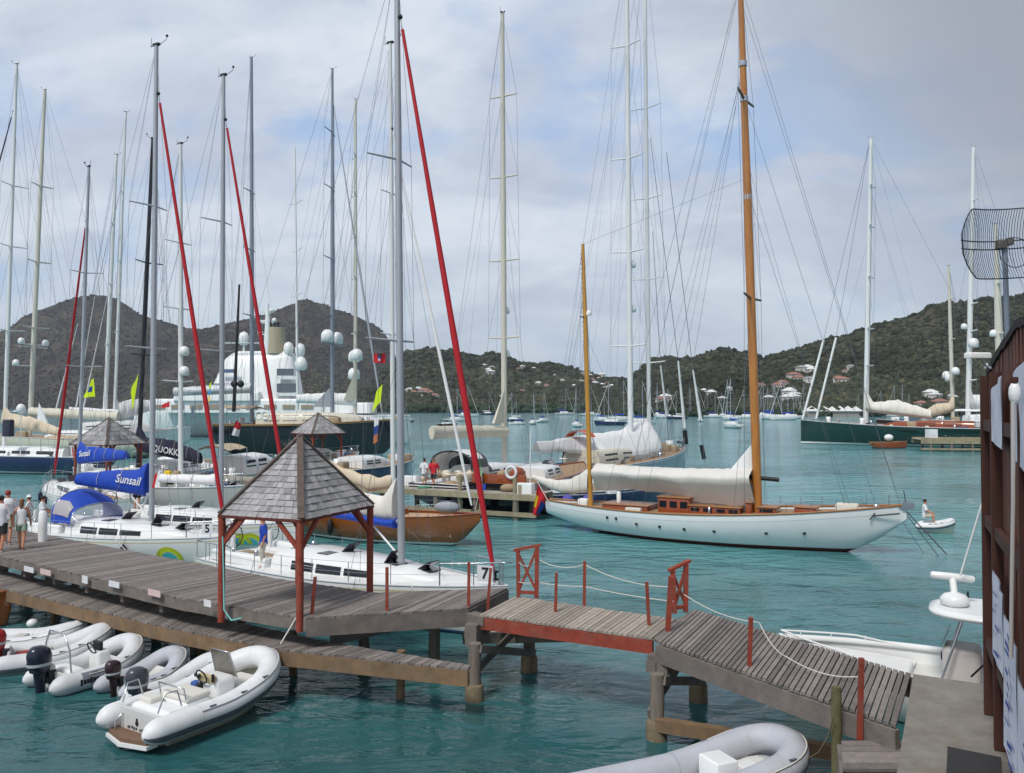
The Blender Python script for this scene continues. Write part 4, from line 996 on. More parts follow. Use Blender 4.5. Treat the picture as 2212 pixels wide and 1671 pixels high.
def charter(label, stern, bow, mast_u, mtop, num=None, cover=True, dodger=False, near_graphic=True, red=True, boom_end=None, B=3.9, fb=(1.2, 1.5), zb=1.85, text=True, covm=BLUEC, furl_t=.965, furl_r=.098, wheels=2, furl_f=.93):
    b = Boat('sailing_yacht', label, 'sailing yacht', stern, bow, B, fb, KMOD, 'white charter yachts with red furled sails', ws=.82)
    h = b.h; sg = b.near
    b.hullo = b.hullparts([(('a', .06), 1), (('a', .12), 2), (('r', .17), 0), (('r', .12), 3), (('r', 0), 0)], [WHITE, M('charter antifoul', (.03, .04, .08), .6), M('charter boot', (.05, .1, .25), .4), M('gold stripe', (.55, .5, .3), .4)], WHITE2, rail=PALE, rr=.022)
    w = B / 2
    b.cabin('coachroof', [(.30, w * .62, .50), (.34, w * .62, .52), (.5, w * .60, .48), (.62, w * .50, .40), (.72, w * .36, .27), (.79, w * .2, .10), (.81, w * .1, .02)], -.02, WHITE, wins=[(.38, .462, .14, .68), (.472, .555, .14, .68), (.565, .65, .16, .64)])
    for q in (1, -1):
        b.put('cockpit_coaming', .17, q * w * .62, WHITE, 'box', (h.L * .24, .34, .34), 0.)
        b.put('cockpit_bench', .17, q * w * .36, WHITE2, 'box', (h.L * .22, .42, .18), 0.)
        b.put('winch', .24, q * w * .62, STEEL, 'drum', (.08, 0, .16), .34); b.put('winch', .14, q * w * .62, STEEL, 'drum', (.07, 0, .14), .34)
    b.put('cockpit_sole', .16, 0, TEAK, 'box', (h.L * .26, .8, .03), .02)
    b.put('companionway', .30, 0, GLASS2, 'box', (.1, .7, .5), .04)
    for q in ((1, -1) if wheels == 2 else (0,)):
        c = V((h.X(.085), q * w * .4, h.sz(.085))); mb = ring_mb(c + V((0, 0, .78)), .42, .018, (1, 0, .12)); 
        for a in range(3): mb.tube([c + V((0, .4 * math.cos(a * 1.05), .78 + .4 * math.sin(a * 1.05))), c + V((0, -.4 * math.cos(a * 1.05), .78 - .4 * math.sin(a * 1.05)))], .01, 4)
        wo = b.part('steering_wheel', mb, INK); mb = MB(); mb.tube([c, c + V((.05, 0, .8))], [.12, .08], 8); b.part('pedestal', mb, WHITE, wo)
    for t, y, a in ((.66, 0, 50), (.75, .25, 30), (.48, .3, 38), (.44, -.3, 0)): b.put('deck_hatch', t, y, M('smoked hatch', (.035, .03, .04), .15), 'hatch', (.5, .5, a), interp([(.3, .5), (.62, .4), (.79, .1), (1, 0)], t))
    b.rails()
    mt = b.mast(u=mast_u, zb=zb, top=mtop, r=.115, r1=.085, mat=ALU, spr=(.36, .66), sl=1.15, aft=.13)
    if red: b.furl(mt, furl_t, furl_f, furl_r, REDSAIL, .3, 1.1)
    if cover:
        end = b.l(boom_end) if boom_end else mt['b'] + V((-h.L * .36, 0, 1.1)); a, e, bo = b.boom(mt, end, 1.05 / (mt['tp'] - mt['b']).length, .085)
        a = a + V((-.25, 0, .05)); b.cover(a, e, covm, 1.3, .4, .26)
        mb = MB(); mb.tube([mt['b'] + V((-.15, 0, .1)), a.lerp(e, .28)], [.045, .03], 6); b.part('vang', mb, WHITE2, bo)
        if text:
            c = a.lerp(e, .20); ax = (a - e).normalized()
            fr = frame(c + V((0, sg * .285, .5)), ax * (1 if sg < 0 else -1), (0, -.0, 1)) if True else None
            tm = text_mb('Sunsail', .5, fr, .008, .25); b.part('cover_lettering', tm, CLOTHW)
            mb = MB(); s_ = 1 if sg < 0 else -1
            for k, mm_ in enumerate((0, 1)):
                q = c + ax * (1.32 + .16 * k) + V((0, sg * .29, .35 + .12 * k)); mb.slab(q, q + ax * .12, q + ax * .3 + V((0, 0, .62)), q + ax * .18 + V((0, 0, .62)), .006 * s_, k)
            b.part('cover_logo', mb, [REDF, CLOTHW])
    if num:
        nt_ = .925 if num == '5' else .955; c = V((h.X(nt_), sg * (h.b(nt_) - .0), h.sz(nt_) + .36)); d = V((1, -sg * .35, 0)).normalized(); s_ = -sg
        mb = MB(); ax = d * s_; mb.slab(c - ax * .23 - V((0, 0, .22)), c + ax * .23 - V((0, 0, .22)), c + ax * .23 + V((0, 0, .22)), c - ax * .23 + V((0, 0, .22)), -.012, 0)
        o = b.part('number_cloth', mb, CLOTHW); nrm = ax.cross(V((0, 0, 1)))
        tm = text_mb(num, .44, frame(c + nrm * .012, ax, (0, 0, 1)), .006); b.part('race_number', tm, INK, o)
    if near_graphic: rainbow(b, h.X(.80), sg, .52, .42)
    if dodger:
        mb = MB(); x0, x1 = h.X(.37), h.X(.235); hw = w * .66; z = h.sz(.25) + .42
        def arch(x, hh, k): return [V((x + .0, hw * math.cos(math.pi * i / 14) * (1 if abs(math.cos(math.pi * i / 14)) < 1 else 1), z + hh * math.sin(math.pi * i / 14) ** .6)) for i in range(15)]
        st = [(x0, .2), (x0 - .35, .72), (x0 - .8, 1.12), (x0 - 1.4, 1.3), (x1 + .1, 1.28), (x1, 1.2)]
        rings = [arch(x, hh, 0) for x, hh in st]; mb.loft(rings[1:], False, sm=True)
        bk = [[p - (p - V((p.x, 0, z))).normalized() * .015 for p in r] for r in rings[1:]]; mb.loft([r[::-1] for r in bk], False, sm=True)
        b.part('sprayhood', mb, BLUEC)
        mb = MB(); mb.loft(rings[:2], False, sm=True); b.part('sprayhood_window', mb, M('clear vinyl', (.45, .46, .5), .15, alpha=.45))
        for q in (0, 1):
            mb = MB()
            def wf(i, j):
                x = lerp(x0 - .5, x1 + .12, i); hh = interp([(-st[-1][0], st[-1][1])] and sorted((p[0], p[1]) for p in st), x); an = lerp(.12, .12 + .62 * (1 - .35 * abs(i - .35)), j); an = math.pi - an if q else an
                return V((x, hw * math.cos(an) * 1.012, z + hh * math.sin(an) ** .6 * 1.005 + .003))
            mb.grid(wf, 12, 5); b.part('side_window', mb, M('vinyl side', (.40, .37, .38), .2))
        mb = MB()
        for x, hh in (st[1], st[3], st[5]): mb.tube([p * 1.0 for p in arch(x, hh + .02, 0)], .016, 5)
        b.part('sprayhood_frame', mb, STEEL)
    for t in (.3, .5, .66): b.fender(t, sg)
    return b, mt
F0, m0 = charter('white charter yacht pointing away left under a blue boom cover', (-22.1, 47.1), (-31, 56.6), 172, (192, 362), cover=True, boom_end=P(273, 990, 48.8), near_graphic=False, furl_r=.1, num=None, furl_f=.86)
F1, m1 = charter('white charter yacht numbered 5 with a blue sprayhood beside the dock', (-21.6, 38.2), (-10.9, 33), 330, (338, 100), '5', dodger=True, boom_end=P(168, 1043, 36.5), fb=(1.1, 1.35), zb=1.7)
F2, m2 = charter('white charter yacht lying second from the dock behind the gazebo roof', (-20, 41.8), (-9.3, 36.6), 480, (483, 165), '', cover=False, fb=(1.15, 1.4), zb=1.8)
F3, m3 = charter('white charter yacht numbered 7 with its bow at the dock end', (-10.3, 31.1), (-.1, 23.3), 868, (857, -95), '7', cover=False, fb=(1.1, 1.5), zb=1.72)
a, e, bo = F3.boom(m3, m3['b'] + V((-4.9, 0, 1.35)), 1.2 / (m3['tp'] - m3['b']).length, .085); F3.cover(a + V((-.2, 0, .1)), e, CSAIL, 1.25, .35, .24, .55, 'stowed_sail'); F3.cover(a + V((-.15, 0, -.12)), a.lerp(e, .7) - V((0, 0, .12)), BLUEC, .24, .2, .28, .9, 'folded_cover')
mb = MB(); mb.tube([m3['b'] + V((-.1, 0, .15)), m3['b'] + V((-1.6, 0, 1.25))], .035, 6); F3.part('vang', mb, WHITE)
F2.cover(m2['b'] + V((-.2, 0, 1.1)), m2['b'] + V((-4.6, 0, 1.1)), WSAIL, .5, .25, .24)
rainbow(F2, F2.h.X(.84), F2.near, .55, .4); rainbow(F3, F3.h.X(.86), F3.near, .4, .62)

# ------------------------------------------------------------------ classic white yacht
C = Boat('classic_yacht', 'white classic wooden ketch with varnished masts and boom awning', 'sailing yacht', (1.9, 44.9), (17.0, 36.2), 4.3, (1.48, 2.2), KCLA, ws=.12, tm=.5, pw=2.0, fm=1.42, full=2.2)
C.hullo = C.hullparts([(('a', .17), 1), (('a', .2), 2), (('r', .32), 0), (('r', .29), 2), (('r', 0), 0)], [WHITE, ANTIF, PALE], TEAK, drop=.14, rail=M('cap rail', S(150, 104, 62), .4, var=.2), rr=.045)
for t, z in ((.235, .95), (.265, .95), (.33, .78), (.47, .74), (.55, .74), (.68, .78), (.77, .85), (.40, .76)):
    x = C.h.X(t); mb = MB(); c = C.h.side(x, z, C.near, .01); mb.lathe([(.075, -.02), (.075, .015), (.05, .016), (.045, .005), (.001, .004)], c, 12, mat=Matrix.Rotation(R(90) * (1 if C.near < 0 else -1), 3, 'X')); C.part('porthole', mb, GLASS, C.hullo)
cm = C.mast(u=1637, zb=1.15, top=(1598, -60), r=.21, r1=.13, mat=VARN, spr=(.40, .765), sl=1.75, sprm=M('spreader wood', S(92, 78, 66), .5), aft=-.02, wr=.010, fore=(.985, .95), back=False, gear=False)
mb = MB()
for f in (.40, .585, .765, .83): q = cm['b'].lerp(cm['tp'], f); mb.tube([q - V((0, 0, .12)), q + V((0, 0, .12))], .2, 10)
C.part('mast_band', mb, STEEL, cm['o'])
mz = C.mast(u=1276, zb=1.2, top=(1259, 528), r=.125, r1=.085, mat=VARN2, spr=(.72,), sl=.5, sprm=M('spreader wood'), wr=.009, back=False, gear=False)
mb = MB()
for k in range(26): q = mz['b'].lerp(mz['tp'], .5 + .48 * k / 26); mb = MB(); mb.box(q + V((-.1, 0, 0)), (.08, .22, .02)); C.part('mast_step', mb, VARN2, mz['o'])

mb = MB(); mb.lathe([(.14, 0), (.16, .1), (.1, .24), (.02, .28)], mz['b'].lerp(mz['tp'], .72) + V((.22, 0, .1)), 10); C.part('radome', mb, WHITE, mz['o'])
# boom and the awning laid over it
h = C.h; ba = cm['b'] + V((-.25, 0, 1.75)); be = mz['b'] + V((.35, 0, 1.7)); mb = MB(); mb.tube([ba, be], .11, 8); C.part('boom', mb, VARN)
def awnf(i, j):
    c = ba.lerp(be, .0 + i) + V((0, 0, .62 - .1 * math.sin(i * 3))); q = (j - .5) * 2; s_ = 1 if q >= 0 else -1; a = abs(q); k = 1 - .25 * i
    if a < .45: y, z = a / .45 * 1.05 * k, -.34 * (a / .45)
    else: f = (a - .45) / .55; y, z = (1.05 - .88 * f) * k, -.34 - (1.28 * (1 - .35 * i) + .16 * math.sin(i * 7.5)) * f
    z += .05 * math.sin(i * 22 + a * 3) * a; y += .10 * NZ.noise(V((i * 16, a * 1.2, s_)))* a; z += .05 * NZ.noise(V((i * 30, a * 2, 5 + s_)))
    return c + V((.15 * a * (1 if i < .02 else 0), s_ * y, z))
mb = MB(); mb.grid(awnf, 34, 20); mb2 = MB(); mb2.grid(lambda i, j: awnf(i, 1 - j) - V((0, 0, .02)), 34, 20); mb.join(mb2); C.part('boom_awning', mb, AWN)
mb = MB(); tri = [ba + V((.02, 0, .55)), ba + V((-1.05, 0, .55)), ba + V((-.05, 0, 1.75))]
mb.grid(lambda i, j: tri[0].lerp(tri[1], i).lerp(tri[2], j) + V((0, .09 * math.sin(i * 3.1) * (1 - j) * 1, 0)), 6, 6); mb2 = MB(); mb2.grid(lambda i, j: tri[1].lerp(tri[0], i).lerp(tri[2], j) - V((0, .09 * math.sin(i * 3.1) * (1 - j), 0)), 6, 6); mb.join(mb2); C.part('stowed_headboard', mb, WSAIL)
mb = MB(); mb.tube([cm['b'] + V((-.9, 0, 2.0)), cm['b'] + V((.95, 0, 1.9))], .1, 8); C.part('boom_crutch', mb, INK)
# mizzen stowed cream sail reaching aft
ma = mz['b'] + V((-.1, 0, 1.15)); me = C.l(P(1152, 1030, 47.6)); mb = MB(); mb.tube([ma + V((0, 0, -.1)), me + V((0, 0, -.05))], .06, 8); C.part('mizzen_boom', mb, VARN2)
def sag(i, j):
    c = ma.lerp(me, i); a = j * 2 * math.pi; rr = .12 + .22 * math.sin(math.pi * min(1, i * .75 + .3)); top = .55 * max(0, 1 - i * 3)
    return c + V((0, rr * .8 * math.cos(a), rr * math.sin(a) * (1.1 + .07 * math.sin(i * 31)) - .3 * math.sin(math.pi * i) + top * max(0, math.sin(a))))
mb = MB(); mb.grid(lambda i, j: sag(i, j), 40, 12); C.part('stowed_mizzen', mb, CSAIL)
# deck furniture
def dhouse(name, t0, t1, hw, hh, zoff=-.14, mat=MAHOG, wins=0):
    mb = MB(); x0, x1 = h.X(t0), h.X(t1); z = h.sz((t0 + t1) / 2) + zoff - .05
    mb.rbox(((x0 + x1) / 2, 0, z + hh / 2), (x1 - x0, hw * 2, hh), .06); o = C.part(name, mb, mat)
    for k in range(wins):
        x = lerp(x0, x1, (k + .5) / wins); mb = MB()
        mb.box((x, C.near * (hw + .006), z + hh * .6), ((x1 - x0) / wins * .7, .012, hh * .38)); C.part('window', mb, GLASS, o)
    mb = MB(); mb.rbox(((x0 + x1) / 2, 0, z + hh + .02), (x1 - x0 + .1, hw * 2 + .1, .05), .02); C.part('roof', mb, M('cap rail'), o)
dhouse('deckhouse', .37, .46, .75, .82, wins=3); dhouse('cabin_trunk', .46, .60, .8, .42, wins=4); dhouse('cockpit_coaming', .2, .34, .8, .34); dhouse('skylight', .64, .69, .5, .36, wins=1); dhouse('forward_hatch', .735, .79, .42, .32); dhouse('mast_pinrail', .61, .627, .55, .6)
C.put('life_raft', .12, .1, WHITE, 'box', (.55, .5, .35), -.12); C.put('capstan', .88, 0, M('bag cloth', (.6, .58, .5), .9), 'drum', (.17, 0, .3), -.1); C.put('sail_bag', .855, .2, M('bag cloth'), 'box', (.8, .45, .34), -.12)
C.put('windlass', .93, 0, STEEL, 'drum', (.12, 0, .22), -.1); C.put('dorade_vent', .52, -.95, STEEL, 'drum', (.07, 0, .35), -.1); C.put('locker', .31, -1.3, M('bag cloth'), 'box', (.8, .3, .25), -.12); C.put('binnacle', .235, 0, WHITE, 'drum', (.14, 0, .9), -.1)
mb = MB()
for sg in (1, -1):
    for k in range(9): t = .5 + .46 * k / 8; p = h.sheer(t, sg, 0, .08); mb.tube([p, p + V((0, 0, .5))], .012, 4)
C.part('stanchion', mb, STEEL)
mb = MB(); x = h.L / 2; mb.box((x - .1, 0, 2.08), (.6, .3, .1)); mb.box((x + .05, .14, 2.2), (.45, .05, .2)); mb.box((x + .05, -.14, 2.2), (.45, .05, .2)); mb.tube([(x + .2, -.18, 2.15), (x + .2, .18, 2.15)], .12, 8); C.part('bow_roller', mb, STEEL)
mb = MB(); mb.tube([(x - .25, C.near * .34, 1.86), (x - 1.3, C.near * .62, 1.72)], .035, 6); mb.tube([(x - 1.2, C.near * .6, 1.85), (x - 1.4, C.near * .66, 1.55)], .03, 6); C.part('anchor', mb, M('anchor dark', (.06, .06, .06), .6))
mb = MB(); mb.tube([C.l(P(1955, 1102, 37.2)), C.l(P(2045, 1198, 36.4))], .025, 6); mb.tube([C.l(P(1955, 1108, 37.2)), C.l(P(2028, 1203, 36.3))], .018, 6); mb.tube([C.l(P(1940, 1112, 37.4)), C.l(P(1998, 1200, 37))], .012, 5); C.part('anchor_chain', mb, M('anchor dark'))
mb = MB(); mb.tube([C.l(P(1952, 1060, 37.3)), C.l(P(1957, 1092, 37.2))], .02, 5); C.part('jackstaff', mb, INK)
# extra standing rigging of the tall mast
mb = MB()
for t, f in ((.985, .98), (.93, .77), (.87, .6)): mb.tube([V((h.X(t), 0, h.sz(t))), cm['b'].lerp(cm['tp'], f)], .010, 3, cap=False)
for t, f, sg in ((.35, .83, 1), (.35, .83, -1), (.22, .98, 1), (.22, .98, -1)): mb.tube([h.sheer(t, sg), cm['b'].lerp(cm['tp'], f)], .009, 3, cap=False)
mb.tube([mz['tp'], cm['b'].lerp(cm['tp'], .62)], .008, 3, cap=False)
C.part('stays', mb, WIRE)

# ------------------------------------------------------------------ varnished sloop
Bn = Boat('wooden_yacht', 'varnished brown wooden yacht moored in front of the middle dock', 'sailing yacht', (-12.6, 44), (-1.45, 38.4), 3.2, (1.25, 1.55), [(0, .7), (.12, .1), (.22, -.1), (.5, -.5), (.8, -.25), (.9, .0), (.95, .55), (1, 1.2)], ws=.35, tm=.48, fm=1.2)
Bn.hullparts([(('a', .05), 1), (('a', .16), 2), (('r', 0), 0)], [VHULL, GREENH, BOOT], M('pale teak', S(180, 150, 118), .7, var=.15), drop=.1, rail=MAHOG, rr=.035)
bm = Bn.mast(u=851, zb=1.2, top=(843, 95), r=.115, r1=.08, mat=MWHITE, spr=(.38, .68), sl=.85, aft=.05)
Bn.furl(bm, .97, .83, .085, WSAIL, .3, .5, .03)
a, e, bo = Bn.boom(bm, Bn.l(P(704, 1000, 42)), .06, .06, VARN2); a = a + V((0, 0, .05))
def tsag(i, j):
    c = a.lerp(e, i); q = j * 2 * math.pi; rr = .17 + .16 * math.sin(math.pi * min(1, i + .12)); return c + V((0, rr * .75 * math.cos(q), rr * math.sin(q) * (1.1 + .15 * math.sin(i * 23)) - .34 * math.sin(math.pi * i) + .05 + .2 * max(0, 1 - i * 5)))
mb = MB(); mb.grid(tsag, 28, 12); Bn.part('stowed_mainsail', mb, TSAIL)
Bn.cabin('cabin_trunk', [(.36, .7, .4), (.4, .72, .42), (.6, .62, .38), (.66, .5, .3)], -.08, MAHOG, wins=[(.42, .48, .3, .75), (.52, .58, .3, .75)])
Bn.put('covered_dinghy', .86, 0, M('grey cover', (.26, .28, .31), .8), 'ball', (.72, .42, .28), .05)
mb = MB()
for sg in (1, -1):
    for k in range(8): p = Bn.h.sheer(.1 + .8 * k / 7, sg, 0, .08); mb.tube([p, p + V((0, 0, .55))], .012, 4)
    mb.tube([Bn.h.sheer(.1 + .8 * k / 20, sg, .55, .08) for k in range(21)], .006, 4)
Bn.part('guard_rail', mb, STEEL)
for t in (.25, .42, .6): Bn.fender(t, Bn.near, .15, .13, .7, INK)
# ------------------------------------------------------------------ the fleet behind
def fleet(label, stern, bow, B, fb, hullm, deckm=WHITE2, boot=BOOT, keel=KSUP, name='sailing_yacht', group=None, stripe=None, fm=None, rail=None, ws=.7, under=None, **k):
    b = Boat(name, label, 'sailing yacht' if name == 'sailing_yacht' else 'yacht', stern, bow, B, fb, keel, group, ws=ws, fm=fm, **k)
    bands = [(('a', .08), 1), (('a', .08 + fb[0] * .09), 2), (('r', .16), 0), (('r', .10), 3), (('r', 0), 0)]
    b.hullo = b.hullparts(bands, [hullm, under or M('dark antifoul', (.02, .03, .05), .6), boot, stripe or hullm], deckm, rail=rail or PALE, rr=.03 + fb[0] * .01); return b
def gear(b, n=10, t0=.1, t1=.95, k=1.0, seed=1):
    """ventilators, hatches, winches, lockers and bags on deck"""
    r = random.Random(seed); kinds = [('locker', WHITE, 'box', (.9, .5, .4)), ('winch', STEEL, 'drum', (.13, 0, .3)), ('deck_hatch', M('smoked hatch'), 'hatch', (.6, .6, 25)), ('vent', STEEL, 'drum', (.1, 0, .5)), ('sail_bag', M('tan bag', (.36, .27, .17), .9), 'box', (.9, .5, .5)), ('canister', WHITE, 'drum', (.3, 0, .6)), ('coiled_rope', M('bag cloth'), 'drum', (.25, 0, .18)), ('cushion', M('blue cushion', (.03, .08, .2), .9), 'box', (1.2, .5, .18)), ('bin', M('mid grey', (.25, .26, .27), .6), 'box', (.4, .4, .5))]
    for i in range(n):
        nm, mt, kd, sz = kinds[r.randrange(len(kinds))]; t = r.uniform(t0, t1); w = b.h.b(t) * .75; s = k * r.uniform(.8, 1.3)
        b.put(nm, t, r.uniform(-w, w), mt, kd, (sz[0] * s, sz[1] * s, sz[2] * (1 if kd == 'hatch' else s)), 0, r.uniform(-.5, .5))
def stowed(b, mt, endw, h, mat, h0, h1, w, bm=ALU, r=.12, up=.7, drop=.08):
    a, e, o = b.boom(mt, b.l(endw), h, r, bm); return b.cover(a, e, mat, h0, h1, w, up, drop=drop, name='stowed_sail')
def awning(b, t0, t1, hw, z0, z1, mat, arch=.3, name='awning', posts=True):
    h = b.h; mb = MB()
    def fn(i, j, o=0.):
        q = (j - .5) * 2; return V((lerp(h.X(t0), h.X(t1), i), q * hw, lerp(z0, z1, i) + arch * (1 - q * q) - .04 * math.sin(i * math.pi * 4) - o))
    mb.grid(fn, 8, 8); m2 = MB(); m2.grid(lambda i, j: fn(i, 1 - j, .03), 8, 8); mb.join(m2); o = b.part(name, mb, mat)
    if posts:
        for i in (0, 1):
            for q in (1, -1): p = fn(i, .5 + q * .48); mb = MB(); mb.tube([V((p.x, p.y, h.sz(t0) - .1)), p], .03, 5); b.part('awning_post', mb, STEEL, o)
# 1 navy yacht at the left edge
b = fleet('navy blue hulled yacht at the left edge with a tan sail cover', (-38.6, 79), (-63, 87), 5.6, (1.7, 2.0), NAVY, ws=.75)
b.cabin('deckhouse', [(.12, 1.6, .75), (.2, 1.7, .8), (.5, 1.6, .7), (.56, 1.1, .3)], 0, WHITE, wins=[(.16, .24, .25, .62), (.27, .36, .25, .62), (.39, .47, .25, .6)])
mt = b.mast(u=10, zb=2.5, top=(36, 140), r=.19, r1=.14, mat=MWHITE, spr=(.3, .52, .68), sl=1.9, wr=.014); b.furl(mt, .9, .9, .13, NAVYC, .5, 1.5)
stowed(b, mt, P(128, 940, 80), .055, TSAIL, 1.9, .7, .42); awning(b, .02, .22, 1.7, 3.4, 3.3, M('tan awning', (.42, .34, .24), .9)); gear(b, 12, .04, .6, 1, 3); b.rails(.04, .97, 10, .8)
mb = MB(); q = V((b.h.X(.30), b.near * 2.0, 1.75)); mb.tube([q, q + V((0, 0, 4.0))], .05, 6); mb.ball(q + V((0, 0, 4.4)), (.42, .42, .5), 12); b.part('radar_dome', mb, WHITE)
mb = MB(); q = b.l(P(18, 925, 79)); mb.rbox(q, (1.0, .6, 1.6), .15); b.part('hanging_outboard', mb, COWL)
# 2 cream masted yacht
b = fleet('pale yacht with a thick cream mast behind the navy yacht', (-44, 104), (-71, 112), 6.4, (2.2, 2.8), CREAM, TEAK)
b.cabin('deckhouse', [(.2, 1.9, 1.0), (.3, 2, 1.1), (.5, 1.8, .9), (.58, 1.1, .3)], 0, WHITE, wins=[(.25, .33, .3, .7), (.37, .46, .3, .7)])
mt = b.mast(u=65, zb=2.5, top=(97, 195), r=.30, r1=.2, mat=MCREAM, spr=(.31, .50, .72), sl=2.2, wr=.016); stowed(b, mt, P(255, 906, 104), .06, CREAM, 1.1, .9, .5, MCREAM, .2, .95)
mb = MB(); q = b.l(P(84, 870, 107)); mb.add([q, q + V((-1.6, 0, -2.6)), q + V((0, .3, -2.6)), q + V((-1.6, .3, -2.6))], [(0, 1, 2), (0, 3, 1), (1, 3, 2)]); b.part('stowed_headboard', mb, WSAIL)
for f, o in ((.262, (.0, 1.9, 0)), (.262, (.0, -1.9, 0)), (.2, (.2, 2.4, 0))): b.dome(mt, f, o, .42)
mb = MB(); q = mt['b'].lerp(mt['tp'], .255); mb.tube([q + V((0, -2.2, 0)), q + V((0, 2.2, 0))], .09, 6); b.part('radar_spreader', mb, MCREAM, mt['o']); gear(b, 12, .05, .9, 1.2, 5)
# 3 white ketch with two raked masts
b = fleet('big pale yacht with two raked white masts close together', (-60, 113), (-46, 120), 7, (2.6, 3.4), WHITE, TEAK, M('tan hull reflection', (.36, .27, .16), .5), keel=[(0, 2.2), (.1, 1.0), (.25, 0), (.5, -.5), (.8, -.2), (1, 1.4)])  # tan waterline band paints the reflection on the shaded white hull
b.cabin('deckhouse', [(.1, 2.2, 1.5), (.3, 2.4, 1.7), (.6, 2.2, 1.4), (.68, 1.4, .4)], 0, WHITE, wins=[(.15, .3, .35, .7), (.36, .5, .35, .7)])
for uu, tp, rr in ((226, (252, 335), .28), (247, (272, 243), .22)):
    mt = b.mast(u=uu, zb=3.5, top=tp, r=rr, r1=rr * .6, mat=MWHITE, spr=(.3, .52, .74), sl=2, wr=.016)
    for f, o in ((.45, (0, 1.4, 0)), (.42, (0, -1.4, 0))): mb = MB(); q = mt['b'].lerp(mt['tp'], f); mb.tube([q + V((0, -1.6, 0)), q + V((0, 2.4, .1))], .06, 5); b.part('radar_spreader', mb, MWHITE, mt['o'])
stowed(b, mt, P(322, 886, 119), .02, WSAIL, 3.6, 1.4, .8, MWHITE, .2, .7); gear(b, 14, .05, .9, 1.4, 8); awning(b, .02, .4, 2.2, 6.0, 5.6, WSAIL)
mb = MB()
for a, c in (((232, 640), (178, 892)), ((168, 700), (120, 890)), ((205, 640), (165, 880))): mb.tube([b.l(P(*a, 116)), b.l(P(*c, 116))], [.03, .12], 6)
b.part('furled_headsail', mb, WSAIL)
# 4 white motor yacht, tall stepped superstructure
b = fleet('huge white motor yacht with a tall smooth superstructure and tan funnel', (-22, 168), (-82, 182), 11, (4.4, 7.2), WHITE, WHITE2, name='motor_yacht', ws=.85)
def blk(b, name, u0, u1, v0, v1, Y, depth, mat, r=.6, taper=0., par=None):
    p0, p1 = P(u0, v1, Y), P(u1, v0, Y); w = p1.x - p0.x; hh = p1.z - p0.z; mb = MB(); rings = []
    for zz, ins in ((0, 0), (hh - r, taper * (hh - r) / hh), (hh - r * .3, taper + r * .35), (hh, taper + r)):
        ring = []
        for sx, sy, a0 in ((1, 1, 0), (-1, 1, 90), (-1, -1, 180), (1, -1, 270)):
            for k in range(5): a = R(a0 + 22.5 * k); ring.append(V(((p0.x + p1.x) / 2 + sx * (w / 2 - r - ins * (1 if sx < 0 else .35)) + math.cos(a) * r, Y + depth / 2 + sy * (depth / 2 - r - ins * .5) + math.sin(a) * r, p0.z + zz)))
        rings.append(ring)
    mb.loft(rings, True, True, True); return mb.build(name, mat, par or b.T)
sup = blk(b, 'superstructure', 436, 640, 757, 872, 168, 9, WHITE, 1.6, 4.2)
blk(b, 'upper_deck', 372, 560, 846, 866, 166.5, 10, WHITE, .5, .3); blk(b, 'main_deck', 318, 700, 862, 892, 167, 11, WHITE, .5, .2); blk(b, 'fore_deck', 690, 800, 870, 893, 167.5, 9, WHITE, .6, .5)
for (u0, u1, v0, v1) in ((476, 512, 798, 806), (460, 512, 829, 841), (598, 634, 797, 812), (598, 640, 829, 848)):
    mb = MB(); p, q = P(u0, v1, 167.9), P(u1, v0, 167.9)
    mb.box(((p.x + q.x) / 2, 167.95, (p.z + q.z) / 2), (q.x - p.x, .3, q.z - p.z)); o = mb.build('window', GLASS2 if u0 > 590 else M('blue grey window', (.10, .15, .24), .15), sup)
for u0, u1, v0, v1 in ((596, 640, 813, 820), (596, 644, 849, 856)):
    mb = MB(); p, q = P(u0, v1, 167.6), P(u1, v0, 167.6); mb.box(((p.x + q.x) / 2, 167.7, (p.z + q.z) / 2), (q.x - p.x, .5, q.z - p.z)); mb.build('balcony', WHITE, sup)
for k in range(9):
    u = 330 + k * 40; mb = MB(); p, q = P(u, 884, 166.8), P(u + 26, 875, 166.8); mb.box(((p.x + q.x) / 2, 166.95, (p.z + q.z) / 2), (q.x - p.x, .2, q.z - p.z)); mb.build('window', M('tan window', (.33, .27, .2), .4), b.T)
mb = MB(); p = P(596, 765, 172); mb.lathe([(2.2, 0), (1.95, 2.0), (1.8, 4.6), (1.7, 5.4)], p, 16); mb.build('funnel', M('tan funnel', (.36, .32, .22), .5), b.T)
mb = MB()
for k in (-.8, 0, .7): mb.tube([p + V((k, -1, 5.3)), p + V((k, -1, 6.4))], .22, 8)
mb.build('exhaust', INK, b.T)
mb = MB(); p = P(578, 772, 171); mb.tube([p, p + V((0, 0, 6)), p + V((-.1, 0, 11))], [.9, .6, .3], 10)
for z, w in ((4.6, 1.9), (7, 1.3), (9, .8)): mb.tube([p + V((-w, 0, z)), p + V((w, 0, z))], .14, 5); mb.ball(p + V((w, 0, z + .5)), .55, 8); mb.box(p + V((-w * .8, 0, z + .4)), (1, .3, .4))
mb.build('radar_mast', WHITE, b.T)
for u, v in ((527, 735), (623, 757), (648, 760)):
    mb = MB(); p = P(u, v, 171); mb.lathe([(.7, -1), (1.0, -.4), (1.05, .6), (.75, 1.4), (.01, 1.75)], p, 12); mb.tube([p - V((0, 0, .8)), p - V((0, 0, 3))], .25, 6); mb.build('radome', WHITE, b.T)
mb = MB(); mb.tube([P(480, 742, 169), P(560, 742, 169)], .14, 6); mb.build('yard', PALE, b.T)
